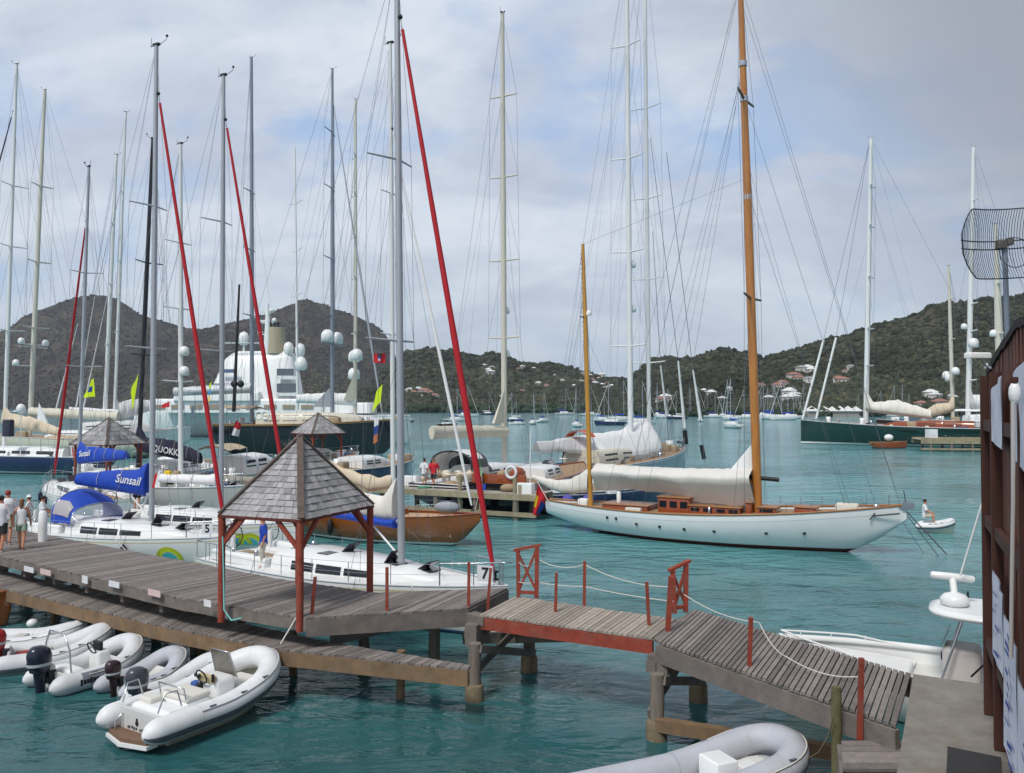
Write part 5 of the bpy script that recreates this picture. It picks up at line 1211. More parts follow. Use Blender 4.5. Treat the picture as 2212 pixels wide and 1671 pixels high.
# 5 black hulled ketch
b = fleet('black hulled sailing superyacht with cream deckhouse roof and two tall grey masts', (-39.5, 114), (-16.2, 111.5), 7.5, (4.0, 4.6), BLACKH, TEAK, stripe=M('gold line', (.45, .33, .12), .4), rail=M('cap rail'), boot=BLACKH, fm=4.0)
b.cabin('deckhouse', [(.25, 2.4, 1.25), (.3, 2.5, 1.35), (.62, 2.4, 1.3), (.78, 1.8, .9), (.84, 1.0, .3)], .1, CREAM, wins=[(.3, .39, .25, .8), (.41, .50, .25, .8), (.52, .6, .25, .8), (.64, .72, .25, .75)])
mt = b.mast(u=545, zb=4.2, top=(543, 125), r=.28, r1=.2, mat=ALU2, spr=(.29, .47, .63), sl=2.2, wr=.017); a_ = stowed(b, mt, P(376, 852, 113), .085, PALE, 1.2, .9, .65, PALE, .3, .95)
mt = b.mast(u=718, zb=4.2, top=(718, 150), r=.27, r1=.16, mat=ALU2, spr=(.3, .46, .66, .82), sl=2.7, wr=.02); b.furl(mt, .96, .92, .16, M('grey sail', (.35, .37, .4), .8), .6, 2)
for f, y in ((.225, 2.0), (.225, -2.0)): b.dome(mt, f, (0, y, 0), .85)
mb = MB(); q = mt['b'].lerp(mt['tp'], .22); mb.tube([q + V((0, -4.5, 0)), q + V((0, 4.5, 0))], .1, 6); b.part('radar_spreader', mb, ALU2, mt['o'])
mb = MB(); q = b.l(P(712, 838, 112)); mb.add([q, q + V((-2.4, 0, -2.6)), q + V((.3, .4, -2.6)), q + V((-2.4, .4, -2.6))], [(0, 1, 2), (0, 3, 1), (1, 3, 2)]); b.part('stowed_headboard', mb, M('grey sail'))
mb = MB(); mb.tube([b.l(P(505, 890, 110)), b.l(P(517, 615, 110))], [.26, .14], 8); pm = b.part('black_pole', mb, INK)
for u in (506, 520): mb = MB(); mb.ball(b.l(P(u, 830, 109.7)), .5, 8); b.part('day_shape', mb, INK, pm)
gear(b, 18, .03, .95, 1.3, 4); awning(b, .04, .22, 2.4, 6.2, 6.0, M('tan awning')); b.rails(.03, .97, 16, 1.0)
for k in (0, 1): b.part('life_ring', ring_mb(b.h.side(b.h.X(.3 + .035 * k), 5.2, b.near, .3), .5, .13, (0, 1, 0)), WHITE)
# 6 white sloop behind with many spreaders
b = fleet('white sailing yacht behind the black ketch with a five spreader white mast', (-31, 136), (-17, 140), 6.5, (3.3, 4.4), WHITE)
b.cabin('deckhouse', [(.1, 2, 1.3), (.3, 2.2, 1.5), (.55, 1.9, 1.1), (.62, 1.2, .3)], 0, WHITE, wins=[(.15, .28, .3, .7), (.33, .46, .3, .7)])
mt = b.mast(u=768, zb=4, top=(768, 215), r=.3, r1=.2, mat=MCREAM, spr=(.27, .44, .57, .70, .82), sl=2.7, wr=.02); stowed(b, mt, P(640, 868, 137), .05, WSAIL, 2.3, 1.2, .7, MWHITE, .25, .8)
for f, y in ((.185, 2.0), (.185, -2.0), (.13, 2.4)): b.dome(mt, f, (0, y, 0), 1.0)
mb = MB(); q = mt['b'].lerp(mt['tp'], .18); mb.tube([q + V((0, -3.6, 0)), q + V((0, 3.6, 0))], .1, 6); b.part('radar_spreader', mb, MCREAM, mt['o'])
mb = MB(); q = b.l(P(768, 800, 136.5)); mb.add([q, q + V((-1.9, 0, -5)), q + V((.2, .4, -5)), q + V((-1.9, .4, -5))], [(0, 1, 2), (0, 3, 1), (1, 3, 2)]); b.part('stowed_headboard', mb, CREAM)
b.part('mizzen_mast', (lambda q: q.tube([b.l(P(643, 885, 138)), b.l(P(637, 320, 138))], [.22, .12], 8))(MB()), MWHITE)
for k, v in enumerate((440, 543, 640)): b.part('spreader', (lambda q: q.tube([b.l(P(640 - 11, v + 2, 138.6)), b.l(P(640, v, 138)), b.l(P(640 + 13, v - 8, 137.4))], .08, 5))(MB()), MWHITE)
b.part('radome', (lambda q: q.lathe([(.7, 0), (1, .4), (1, 1.2), (.6, 2), (.01, 2.3)], b.l(P(650, 800, 138)), 12))(MB()), WHITE)
gear(b, 10, .05, .9, 1.4, 9)
# 7 black masted racer with the name on its boom cover
b = fleet('silver racing yacht with a black mast and navy lettered boom cover', (-23.6, 61), (-34.5, 66), 4.0, (1.35, 1.6), M('silver hull', (.52, .53, .54), .3))
b.cabin('coachroof', [(.34, 1.1, .45), (.5, 1.1, .42), (.66, .7, .15)], 0, WHITE, wins=[(.4, .48, .2, .6), (.5, .58, .2, .6)])
mt = b.mast(u=300, zb=1.8, top=(330, 300), r=.17, r1=.12, mat=CARBON, spr=(.34, .62), sl=1.5, wr=.011); a, e, o = b.boom(mt, b.l(P(434, 1000, 61)), .055, .09, CARBON)
b.cover(a, e, NAVYC, 2.0, .75, .35, .55); c = a.lerp(e, .53); ax = (e - a).normalized() if b.near > 0 else (a - e).normalized()
ax = (a - e).normalized() * (1 if b.near < 0 else -1); b.part('cover_lettering', text_mb('QUOKKA', .66, frame(c + V((0, b.near * .36, .42)), ax, (0, 0, 1)), .006), CLOTHW)
b.rails(); gear(b, 9, .05, .9, .9, 12)
# 8 grey hulled yacht in front of it
b = fleet('grey hulled cruising yacht crowded with gear behind the blue sprayhood', (-25.4, 54.2), (-15.8, 49.6), 3.9, (1.6, 1.75), M('warm grey hull', (.44, .43, .41), .35, var=.1, vs=.8), boot=M('mid grey'))
b.cabin('coachroof', [(.3, 1.2, .6), (.45, 1.2, .6), (.65, .8, .3), (.72, .4, .05)], 0, WHITE, wins=[(.35, .45, .3, .7), (.48, .56, .3, .7)])
gear(b, 44, .04, .95, .75, 21); b.rails(.03, .97, 10, .7)
for t, c in ((.22, YELF), (.2, WSAIL), (.55, YELF), (.62, M('tan bag'))): b.put('oilskin', t, b.near * 1.3, c, 'box', (.45, .25, .7), .3)
mt = b.mast(u=392, zb=2.2, top=(390, 312), r=.15, r1=.11, mat=MWHITE, spr=(.28, .5, .7), sl=1.3, wr=.010)
for f in (.30, .36): b.dome(mt, f, (.3, 0, 0), .3)
# 8b more yachts crowding the space behind
b = fleet('white cruising yacht with a white canopy behind the blue boom covers', (-27.5, 62.5), (-24, 69.5), 3.9, (1.5, 1.7), WHITE, ws=.85); b.cabin('coachroof', [(.25, 1.3, .8), (.5, 1.3, .8), (.66, .7, .2)], 0, WHITE, wins=[(.3, .4, .3, .7), (.43, .53, .3, .7)]); awning(b, .02, .3, 1.4, 3.0, 3.1, WSAIL); gear(b, 30, .02, .9, .8, 33); b.rails()
b = fleet('cream hulled motor cruiser with tan canvas near the small white yachts', (-21.5, 60), (-17.2, 68), 4.0, (1.5, 2.0), CREAM, TEAK, name='motor_boat', ws=.9); b.cabin('wheelhouse', [(.2, 1.5, 1.2), (.45, 1.5, 1.25), (.6, 1.1, .6)], 0, WHITE, wins=[(.22, .32, .4, .8), (.35, .44, .4, .8)]); awning(b, .01, .22, 1.5, 3.3, 3.4, M('tan awning')); gear(b, 30, .02, .9, .8, 37)
b = fleet('white yacht with brown deck gear between the grey mast and far gazebo', (-19.5, 70.5), (-14.8, 81), 4.4, (1.7, 2.0), WHITE, TEAK, ws=.85); b.cabin('deckhouse', [(.25, 1.4, .9), (.45, 1.4, .9), (.62, .8, .3)], 0, CREAM, wins=[(.29, .36, .3, .7), (.38, .44, .3, .7)]); gear(b, 36, .02, .9, .9, 43); b.rails()
b = fleet('dark blue hulled yacht partly hidden behind the near gazebo roof', (-14.2, 63.5), (-8.6, 74), 4.2, (1.6, 1.9), NAVY, TEAK, ws=.85); b.cabin('deckhouse', [(.25, 1.4, .8), (.45, 1.4, .8), (.62, .8, .3)], 0, WHITE, wins=[(.29, .36, .3, .7), (.38, .44, .3, .7)]); gear(b, 18, .02, .9, 1.0, 47); b.rails()
# 9 white cruiser far left middle
b = fleet('white cruising yacht with low cabin beneath the distant left gazebo', (-31, 71.5), (-22, 66.5), 3.8, (1.3, 1.6), WHITE); b.cabin('coachroof', [(.25, 1.2, .9), (.5, 1.2, .85), (.66, .7, .2)], 0, WHITE, wins=[(.3, .4, .3, .7), (.43, .53, .3, .7)]); gear(b, 26, .04, .95, .9, 31); b.rails()
# 10 black dodger yacht with the cream boom mast
b = fleet('black hulled yacht with a black sprayhood, stern to the middle dock', (-4.6, 50.6), (3.2, 65.6), 4.6, (1.75, 2.2), BLACKH, boot=BLACKH, stripe=BOOT, ws=.85)
b.cabin('coachroof', [(.22, 1.3, .8), (.4, 1.4, .8), (.6, 1.0, .5), (.68, .6, .1)], 0, WHITE, wins=[(.26, .34, .3, .7), (.37, .46, .3, .7), (.48, .56, .3, .7)])
mt = b.mast(u=1090, zb=2.3, top=(1085, 30), r=.20, r1=.14, mat=MCREAM, spr=(.28, .45, .635, .815), sl=1.35, wr=.012, aft=-.02); b.dome(mt, .335, (.35, 0, 0), .26); b.dome(mt, .24, (.35, 0, 0), .26)
a, e, o = b.boom(mt, b.l(P(932, 938, 51.5)), .073, .12, CREAM); b.cover(a, e, CREAM, .5, .5, .38, 1.0, drop=.32)
mb = MB(); q = b.l(P(1090, 840, 58)); p2, p3 = b.l(P(1068, 915, 57)), b.l(P(1090, 915, 58)); mb.add([q, p2, p3, p2 + V((0, .2, 0))], [(0, 1, 2), (0, 3, 1), (1, 3, 2)]); b.part('stowed_headboard', mb, CREAM)
x0 = b.h.X(.2); hw = 1.5; z = b.h.sz(.1) + .6; mb = MB(); rings = [[V((x, hw * math.cos(math.pi * i / 14), z + hh * math.sin(math.pi * i / 14) ** .55)) for i in range(15)] for x, hh in ((x0 + 1, .3), (x0 + .5, 1.0), (x0, 1.35), (x0 - 1.6, 1.3))]; mb.loft(rings[1:], False, sm=True); mb.loft([[p - V((0, 0, .03)) for p in r][::-1] for r in rings[1:]], False, sm=True); b.part('sprayhood_top', mb, WSAIL)
mb = MB(); mb.loft(rings[:2], False); b.part('sprayhood_window', mb, M('dark vinyl', (.05, .055, .06), .12))
for s_ in (0, 1): mb = MB(); mb.grid(lambda i, j: V((lerp(x0 - 1.55, x0 + .4, i), hw * 1.01 * math.cos(math.pi * (s_ + (1 - 2 * s_) * lerp(.02, .36, j))), z + 1.3 * math.sin(math.pi * lerp(.02, .36, j)) ** .55)), 8, 6); b.part('side_window', mb, M('dark vinyl'))
mb = MB(); mb.tube(rings[3], .06, 6); b.part('sprayhood_frame', mb, BLACK)
for i in range(13): b.put('flaked_sail', .02 + .012 * i, random.uniform(-1.7, 1.2), (TSAIL, M('tan bag'), TSAIL, CSAIL)[i % 4], 'ball', (random.uniform(.2, .42), random.uniform(.2, .4), random.uniform(.14, .3)), .1 + .22 * random.random())
gear(b, 8, .02, .9, .8, 41); b.rails()
mb = MB(); q = b.h; 
for k in range(3): mb.beam(V((q.X(.01) - .03, -1.5, 1.1 + .3 * k)), V((q.X(.01) - .03, 1.5, 1.1 + .3 * k)), .03, .09)
b.part('transom_stripe', mb, BOOT)
# 11 black motor yacht with varnished stern
b = fleet('black hulled motor boat with a varnished stern and white life ring', (-.9, 49.2), (5.2, 61), 4.3, (1.9, 2.4), BLACKH, TEAK, boot=BLACKH, rail=MAHOG, ws=.9, name='motor_boat')
b.cabin('wheelhouse', [(.3, 1.3, .6), (.34, 1.3, .65), (.5, 1.2, .6), (.56, .9, .3)], 0, WHITE, wins=[(.34, .4, .3, .8), (.43, .49, .3, .8)])
b.put('aft_rail', .02, 0, MAHOG, 'box', (.15, 3.6, .55), 0.); b.put('barrel_seat', .10, -.7, MAHOG, 'ball', (.6, .5, .42), .1); b.part('life_ring', ring_mb(b.l(P(1104, 1021, 48.9)), .33, .09, (1, 0, 0)), CLOTHW); gear(b, 9, .03, .6, .8, 51)
mb = MB(); mb.tube([b.l(P(1145, 1062, 48.7)), b.l(P(1146, 930, 48.7))], .035, 6); b.part('flagstaff', mb, WHITE)
# 12 white covered ketch
b = fleet('white ketch under white boom covers with two very tall white masts', (2.6, 62), (16.6, 80.5), 6.0, (1.7, 2.55), M('pale blue hull', (.30, .36, .42), .25), TEAK, stripe=BOOT, ws=.75)
b.cabin('deckhouse', [(.2, 1.7, 1.2), (.34, 1.8, 1.2), (.55, 1.4, .8), (.62, .8, .2)], 0, CREAM, wins=[(.24, .32, .3, .75), (.36, .44, .3, .75), (.46, .53, .3, .7)])
mt1 = b.mast(u=1362, zb=2.6, top=(1353, -90), r=.24, r1=.2, mat=MWHITE, spr=(.21, .40, .59, .82), sl=1.8, wr=.013, chain=1.9)
for f in (.37, .28): b.dome(mt1, f, (.5, 0, 0), .32)
q = b.t_at(1402); mt2 = b.mast(t=min(.97, q), zb=2.8, top=(1392, -120), r=.19, r1=.16, mat=MWHITE, spr=(.165, .33, .49, .67), sl=1.9, wr=.013, chain=1.6, lower=True)
mb = MB(); A_, E_ = b.l(P(1408, 944, 76)), b.l(P(1158, 970, 62.5))
def cov(i, j):
    c = A_.lerp(E_, i); q = (j - .5) * 2; a = abs(q); s_ = 1 if q > 0 else -1; hump = .5 + .75 * math.exp(-((i - .09) / .09) ** 2) + .35 * (1 - i); wd_ = interp([(0, .5), (.05, 1.0), (.12, 2.2), (.62, 2.3), (.75, .6), (1, .3)], i)
    return c + V((0, s_ * wd_ * min(1, a * 1.2), hump * (1 - a ** 2 * .8) - (2.7 * interp([(0, .4), (.08, .9), (.6, 1), (.75, .35), (1, .15)], i)) * max(0, a - .35) + .05 * math.sin(i * 40 + a * 5) + .09 * NZ.noise(V((i * 18, q * 2.5, 1.5)))))
mb.grid(cov, 44, 18); m2 = MB(); m2.grid(lambda i, j: cov(i, 1 - j) - V((0, 0, .03)), 44, 18); mb.join(m2); b.part('boom_cover', mb, WSAIL)
mb = MB(); mb.tube([b.l(P(1465, 780, 80)), b.l(P(1479, 925, 80))], [.08, .16], 6); mb.tube([b.l(P(1497, 800, 81)), b.l(P(1513, 905, 81))], [.08, .17], 6); mb.tube([b.l(P(1427, 790, 78)), b.l(P(1440, 900, 78))], [.07, .12], 6); b.part('furled_headsail', mb, WSAIL)
mb = MB()
for a, c in (((1405, 300), (1465, 780)), ((1479, 925), (1485, 985)), ((1440, 330), (1497, 800)), ((1513, 905), (1522, 1000)), ((1410, 500), (1427, 790)), ((1440, 900), (1446, 975))): mb.tube([b.l(P(*a, 80)), b.l(P(*c, 80))], .03, 4)
b.part('stays', mb, WIRE)
mb = MB(); mb.tube([b.l(P(1479, 930, 80)), b.l(P(1482, 960, 80))], .22, 6); mb.tube([b.l(P(1515, 962, 81)), b.l(P(1521, 992, 81))], .2, 6); b.part('furler', mb, INK)
mb = MB(); mb.tube([V((b.h.X(.18), 1.6 * math.cos(math.pi * i / 12), 3.2 + 1.3 * math.sin(math.pi * i / 12))) for i in range(13)], .05, 5); b.part('bimini_frame', mb, STEEL)
mb = MB(); mb.grid(lambda i, j: V((b.h.X(.17) + 1.2 * i, 1.3 * math.cos(math.pi * (.2 + .6 * j)), 3.25 + 1.3 * math.sin(math.pi * (.2 + .6 * j)))), 4, 8); b.part('bimini', mb, M('orange canvas', S(200, 84, 40), .8))
gear(b, 26, .03, .97, 1.1, 61); b.rails(.02, .97, 12, .9)
mb = MB(); x = b.h.L / 2; mb.tube([V((x - 1, .3, 3.0)), V((x + .2, .3, 2.9)), V((x + .25, .3, 1.9))], .12, 6); b.part('anchor', mb, M('anchor dark'))
# 13 navy hull behind the classic
b = fleet('navy blue hulled yacht lying behind the white classic ketch', (1.4, 50.6), (10.4, 54.6), 4.0, (1.35, 1.6), NAVY, boot=BOOT, stripe=PALE, ws=.7)
b.cabin('coachroof', [(.1, 1.2, .5), (.3, 1.3, .55), (.55, 1.1, .45), (.68, .5, .1)], 0, WHITE, wins=[(.15, .24, .25, .6), (.28, .37, .25, .6)]); b.rails(); gear(b, 14, .03, .95, .9, 71)
mb = MB(); mb.rbox(b.l(P(1322, 1048, 50.5)), (.9, .7, 1.0), .12); b.part('deck_box', mb, WHITE)
for t in (.12, .25): b.fender(t, b.near, .1, .3, .9, M('purple cover', S(84, 84, 170), .8))
# 14 green sloop far right
b = fleet('dark green hulled sailing superyacht with a plumb bow at the right', (77, 126), (49.4, 143.5), 8.5, (3.0, 4.0), GREENH, TEAK, boot=BOOT, stripe=GREENH, keel=[(0, .5), (.06, 0), (.3, -.7), (.95, -.7), (1, -.5)], pw=1.7, fm=3.1)
b.cabin('deckhouse', [(.2, 2.2, 1.0), (.4, 2.3, 1.0), (.55, 1.5, .6), (.6, 1, .1)], 0, MAHOG, wins=[(.25, .33, .3, .7), (.36, .44, .3, .7)])
mt = b.mast(u=1870, zb=3.6, top=(1882, 300), r=.40, r1=.3, mat=MWHITE, spr=(.2, .33, .51, .69, .83), sl=2.3, wr=.022, aft=.1)
stowed(b, mt, P(2012, 903, 132), .045, CSAIL, 3.6, 1.2, .8, PALE, .3, .42); gear(b, 22, .1, .95, 1.4, 81); awning(b, .05, .28, 2.4, 5.6, 5.6, WSAIL)
mb = MB()
for a, c in (((1779, 735), (1734, 905)), ((1806, 730), (1763, 905))): mb.tube([b.l(P(*a, 142)), b.l(P(*c, 142))], .2, 6)
b.part('furled_headsail', mb, WSAIL)
mb = MB()
for a, c in (((1720, 470), (1779, 735)), ((1745, 280), (1806, 730))): mb.tube([b.l(P(1878, 310, 138)), b.l(P(*c, 142))], .03, 4)
b.part('stays', mb, WIRE)
tn = Boat('tender', 'brown wooden tender with a white cover beside the green yacht', 'boat', (54.2, 127), (59.6, 126.5), 2.0, (.9, 1.1), KSUP, ws=.8); tn.hullparts([(('a', .1), 1), (('r', 0), 0)], [MAHOG, BLACK], TEAK, rail=M('cap rail')); tn.put('cover', .5, 0, WHITE, 'ball', (.7, .6, .5), .2)
# 15-17 yachts stacked behind the pier
b = fleet('white yacht with a tan boom cover behind the distant pier', (84, 150), (66, 152), 7, (3.4, 4), M('dark brown hull', (.04, .02, .015), .3), TEAK)
mt = b.mast(u=2058, zb=4, top=(2049, 575), r=.34, r1=.2, mat=MCREAM, spr=(.3, .52, .78), sl=1.6, wr=.022); stowed(b, mt, P(1988, 905, 151), .06, TSAIL, 3.2, 1.0, .7, MCREAM, .25, .5)
for f, y in ((.29, 1.6), (.25, -1.2), (.27, -2.4)): b.dome(mt, f, (0, y, 0), .7)
gear(b, 12, .1, .9, 1.5, 91)
b = fleet('white yacht with a bulky white boom cover near the boathouse wall', (92, 138), (69, 141), 7, (3.6, 4.2), WHITE, boot=NAVY); b.cabin('deckhouse', [(.1, 2.4, 1.6), (.4, 2.5, 1.7), (.7, 1.8, 1)], 0, WHITE, wins=[(.2, .3, .3, .7), (.36, .46, .3, .7), (.5, .6, .3, .7)])
mt = b.mast(u=2090, zb=4.2, top=(2103, 318), r=.42, r1=.28, mat=MWHITE, spr=(.14, .32, .42, .62, .8), sl=2.2, wr=.022); stowed(b, mt, P(2170, 903, 138), .05, WSAIL, 4.4, 1.6, 1.1, MWHITE, .3, .5)
b.dome(mt, .26, (.3, 2.4, 0), .8); b.dome(mt, .33, (.9, 0, 0), .5); gear(b, 12, .1, .95, 1.6, 95)
b = fleet('yacht mostly hidden by the boathouse with a thick cream mast', (84, 122), (73, 126), 6, (3, 3.6), WHITE); mt = b.mast(u=2163, zb=3.6, top=(2150, 485), r=.55, r1=.22, mat=MCREAM, spr=(.45, .7), sl=1.8, wr=.022); b.dome(mt, .44, (.7, 0, 0), .55)

# ------------------------------------------------------------------ boats at anchor far out
def moored(kind):
    hullm = {'white': WHITE, 'dark': NAVY, 'red': M('dark red hull', (.09, .02, .02), .4), 'teal': M('teal hull', (.03, .16, .2), .4)}[kind]
    L = 11.; hu = Hull(L, 3.4, (1.2, 1.5), KSUP, ws=.75); t = thing('anchored_sailboat', 'x', 'sailboat', (0, 0, 0), 0, 'small sailboats anchored across the bay')
    hu.mesh([(('a', .15), 1), (('r', 0), 0)], 14).build('hull', [hullm, M('dark antifoul')], t, local=True, weld=True); hu.deck(n=10).build('deck', WHITE2, t, local=True)
    m = MB(); m.rbox((-.4, 0, 1.6), (4.5, 1.8, .7), .2); m.build('cabin', WHITE, t, local=True)
    m = MB(); m.tube([(.6, 0, 1.3), (.5, 0, 15)], [.11, .08], 6); mo = m.build('mast', ALU, t, local=True)
    for z in (6.5, 10.5): m = MB(); m.tube([(.5, -1.1, z), (.5, 1.1, z)], .05, 4); m.build('spreader', ALU, mo, local=True)
    m = MB(); m.tube([(.5, 0, 2.6), (-4.0, 0, 2.7)], [.3, .17], 8); m.build('boom_cover', {'white': BLUEC, 'dark': WSAIL, 'red': NAVYC, 'teal': WSAIL}[kind], t, local=True)
    m = MB(); m.tube([(5.4, 0, 1.5), (.5, 0, 14.6)], [.09, .05], 5); m.build('furled_headsail', WSAIL, t, local=True)
    m = MB(); m.tube([(-5.4, 0, 1.3), (.5, 0, 15)], .03, 3)
    for y in (1.6, -1.6): m.tube([(.4, y, 1.3), (.5, y * .65, 6.5), (.5, y * .6, 10.5), (.5, 0, 15)], .03, 3)
    m.build('rigging', WIRE, t, local=True); return t
PR = {k: moored(k) for k in ('white', 'dark', 'red', 'teal')}; usedp = set()
def anchor(k, u, v, rz, s, label, grp=None):
    o = PR[k] if k not in usedp else copy_tree(PR[k]); usedp.add(k); p = G(u, v); o.location = p; o.rotation_euler = (0, 0, R(rz)); o.scale = (s, s, s); o['label'] = label
for a in [('red', 966, 921, 30, .62, 'dark red sailboat anchored left of the red furled headsail'), ('white', 985, 911, 20, .9, 'white sailboat anchored just behind the small dark red one'), ('dark', 1108, 911, 170, .8, 'dark sailboat anchored right of the cream masted yacht'), ('white', 1117, 918, 200, .55, 'smallest white boat anchored below the dark sailboat'), ('white', 1152, 917, 80, .75, 'white sailboat anchored end on, left one of a close pair'), ('white', 1174, 913, 60, .8, 'white sailboat anchored in the close pair beside the raked stay'), ('white', 1245, 923, 95, .8, 'white sailboat anchored end on left of the mizzen mast'), ('white', 1303, 910, 10, .8, 'white sailboat anchored just right of the golden mizzen mast'), ('dark', 1318, 919, 185, .95, 'dark sailboat with a stowed sail anchored near the mizzen mast'), ('white', 1345, 912, 30, 1.1, 'white sailboat anchored between the mizzen and the tall white masts'), ('white', 1385, 917, 15, 1.0, 'white sailboat anchored between the two very tall white masts'), ('white', 1440, 904, 0, 1, 'white sailboat anchored right of the two very tall masts'), ('dark', 1463, 906, 180, .9, 'dark sailboat anchored beyond the furled staysails'), ('white', 1512, 911, 85, .6, 'little white boat anchored beside the right furled staysail'), ('white', 1580, 925, 100, .95, 'white ketch like sailboat anchored alone left of the tall wooden mast'), ('white', 1573, 908, 100, 1.2, 'white sailboat anchored behind the lone one by the wooden mast'), ('white', 1543, 903, 10, 1.0, 'white sailboat anchored near the far shore left of the wooden mast'), ('white', 1610, 904, 170, 1.0, 'white sailboat anchored near the far shore touching the wooden mast'), ('white', 1668, 907, 20, 1.1, 'white sailboat just right of the tall wooden mast'), ('white', 1692, 908, 190, 1.2, 'white sailboat second to the right of the wooden mast'), ('white', 1712, 905, 10, 1.1, 'white sailboat off the white shore houses'), ('white', 1652, 902, 170, 1.3, 'white sailboat behind the wooden mast near the shore'), ('dark', 1055, 897, 0, 1.0, 'long dark boat lying close under the middle hills'), ('white', 1008, 901, 10, 1.2, 'white sailboat anchored far out beyond the slanting white furled sail'), ('dark', 880, 912, 200, .5, 'small dark boat anchored behind the grey mast of boat seven'), ('teal', 32, 893, 160, .9, 'teal hulled sailboat anchored by the left cream mast'), ('white', 140, 889, 20, 1.0, 'white sailboat far off behind the dark red furled sail'), ('white', 1220, 897, 15, 1.2, 'white sailboat close under the mangrove shore'), ('white', 1275, 899, 10, 1.2, 'white sailboat close under the shore behind the mizzen mast'), ('dark', 1505, 899, 5, 1.2, 'dark sailboat close under the right hill shore')]: anchor(*a)
for i, u in enumerate((1632, 1645, 1660, 1676, 1688, 1702, 1722, 1738, 1560, 1530, 1490, 1420, 1856, 1905, 1935, 1950, 1965)): anchor('white', u, 899.5 + (i % 3) * .8, 70 + 15 * (i % 5), .9 + .12 * (i % 4), 'white sailboat in the crowd of masts along the right shore')
# ------------------------------------------------------------------ inflatables
def sweep_u(L, W, r, rise, z0=None, n=22, bowr=None, end=.28):
    """centre line of a U shaped tube from port stern round the bow to starboard stern"""
    w = W / 2 - r; z0 = z0 if z0 is not None else r * .85; pts = []; br = w; xs = L / 2 - r - br * 1.25
    for i in range(9): x = lerp(-L / 2 + end, xs, i / 8); pts.append(V((x, w, 0)))
    for i in range(1, n): a = math.pi * i / n; pts.append(V((xs + br * 1.25 * math.sin(a) ** .9, w * math.cos(a), 0)))
    for i in range(9): x = lerp(xs, -L / 2 + end, i / 8); pts.append(V((x, -w, 0)))
    for p in pts: f = max(0, (p.x + L * .05) / (L * .55)); p.z = z0 + rise * f ** 1.8
    return pts
def tube_rings(pts, r, a0=0., a1=360., n=16, rs=None):
    rings = []; k = len(pts)
    for i, p in enumerate(pts):
        t = (pts[min(i + 1, k - 1)] - pts[max(i - 1, 0)]).normalized(); o = V((-t.y, t.x, 0)).normalized(); u = t.cross(o); u = -u if u.z < 0 else u; rr = r if rs is None else rs[i] * r
        m = n if a1 - a0 >= 360 else n + 1; rings.append([p + (o * math.cos(R(lerp(a0, a1, j / n))) + u * math.sin(R(lerp(a0, a1, j / n)))) * rr for j in range(m)])
    return rings
def outboard(par, c, s=1., mat=COWL, tilt=0., name='outboard_motor', band=None):
    """c: clamp point at the transom top, local; motor hangs aft (-x)"""
    q = Matrix.Rotation(R(tilt), 3, 'Y'); T = lambda p: V(c) + q @ (V(p) * s); mb = MB()
    prof = [(0, .05, .10, .0), (.06, .19, .16, .0), (.2, .23, .18, .0), (.38, .25, .185, -.01), (.5, .22, .17, -.02), (.57, .13, .11, -.04), (.585, .02, .02, -.05)]; rings = []
    for z, a, b_, dx in prof: rings.append([T((-.26 + dx + a * math.cos(2 * math.pi * j / 16), b_ * math.sin(2 * math.pi * j / 16) * (1.0), z)) for j in range(16)])
    mb.loft(rings, True, True, True); o = mb.build(name, mat, par, local=True)
    mb = MB(); rings = []
    for z, a, b_ in ((.02, .15, .09), (-.3, .10, .06), (-.75, .10, .05), (-.95, .09, .03)): rings.append([T((-.24 + a * math.cos(2 * math.pi * j / 10), b_ * math.sin(2 * math.pi * j / 10), z)) for j in range(10)])
    mb.loft(rings, True, True, True); mb.build('leg', mat, o, local=True)
    mb = MB(); mb.add([T(p) for p in ((-.08, -.1, -.25), (.03, -.1, -.25), (.03, .1, -.25), (-.08, .1, -.25), (-.12, -.08, .05), (.05, -.08, .03), (.05, .08, .03), (-.12, .08, .05))], [(3, 2, 1, 0), (4, 5, 6, 7), (0, 1, 5, 4), (1, 2, 6, 5), (2, 3, 7, 6), (3, 0, 4, 7)]); mb.build('clamp_bracket', BLACK, o, local=True)
    mb = MB(); rings = []
    for z in (.19, .25): rings.append([T((-.27 + .245 * math.cos(2 * math.pi * j / 20), .19 * math.sin(2 * math.pi * j / 20), z)) for j in range(20)])
    mb.loft(rings, True); mb.build('cowl_band', band or M('silver decal', (.4, .42, .45), .3), o, local=True); return o
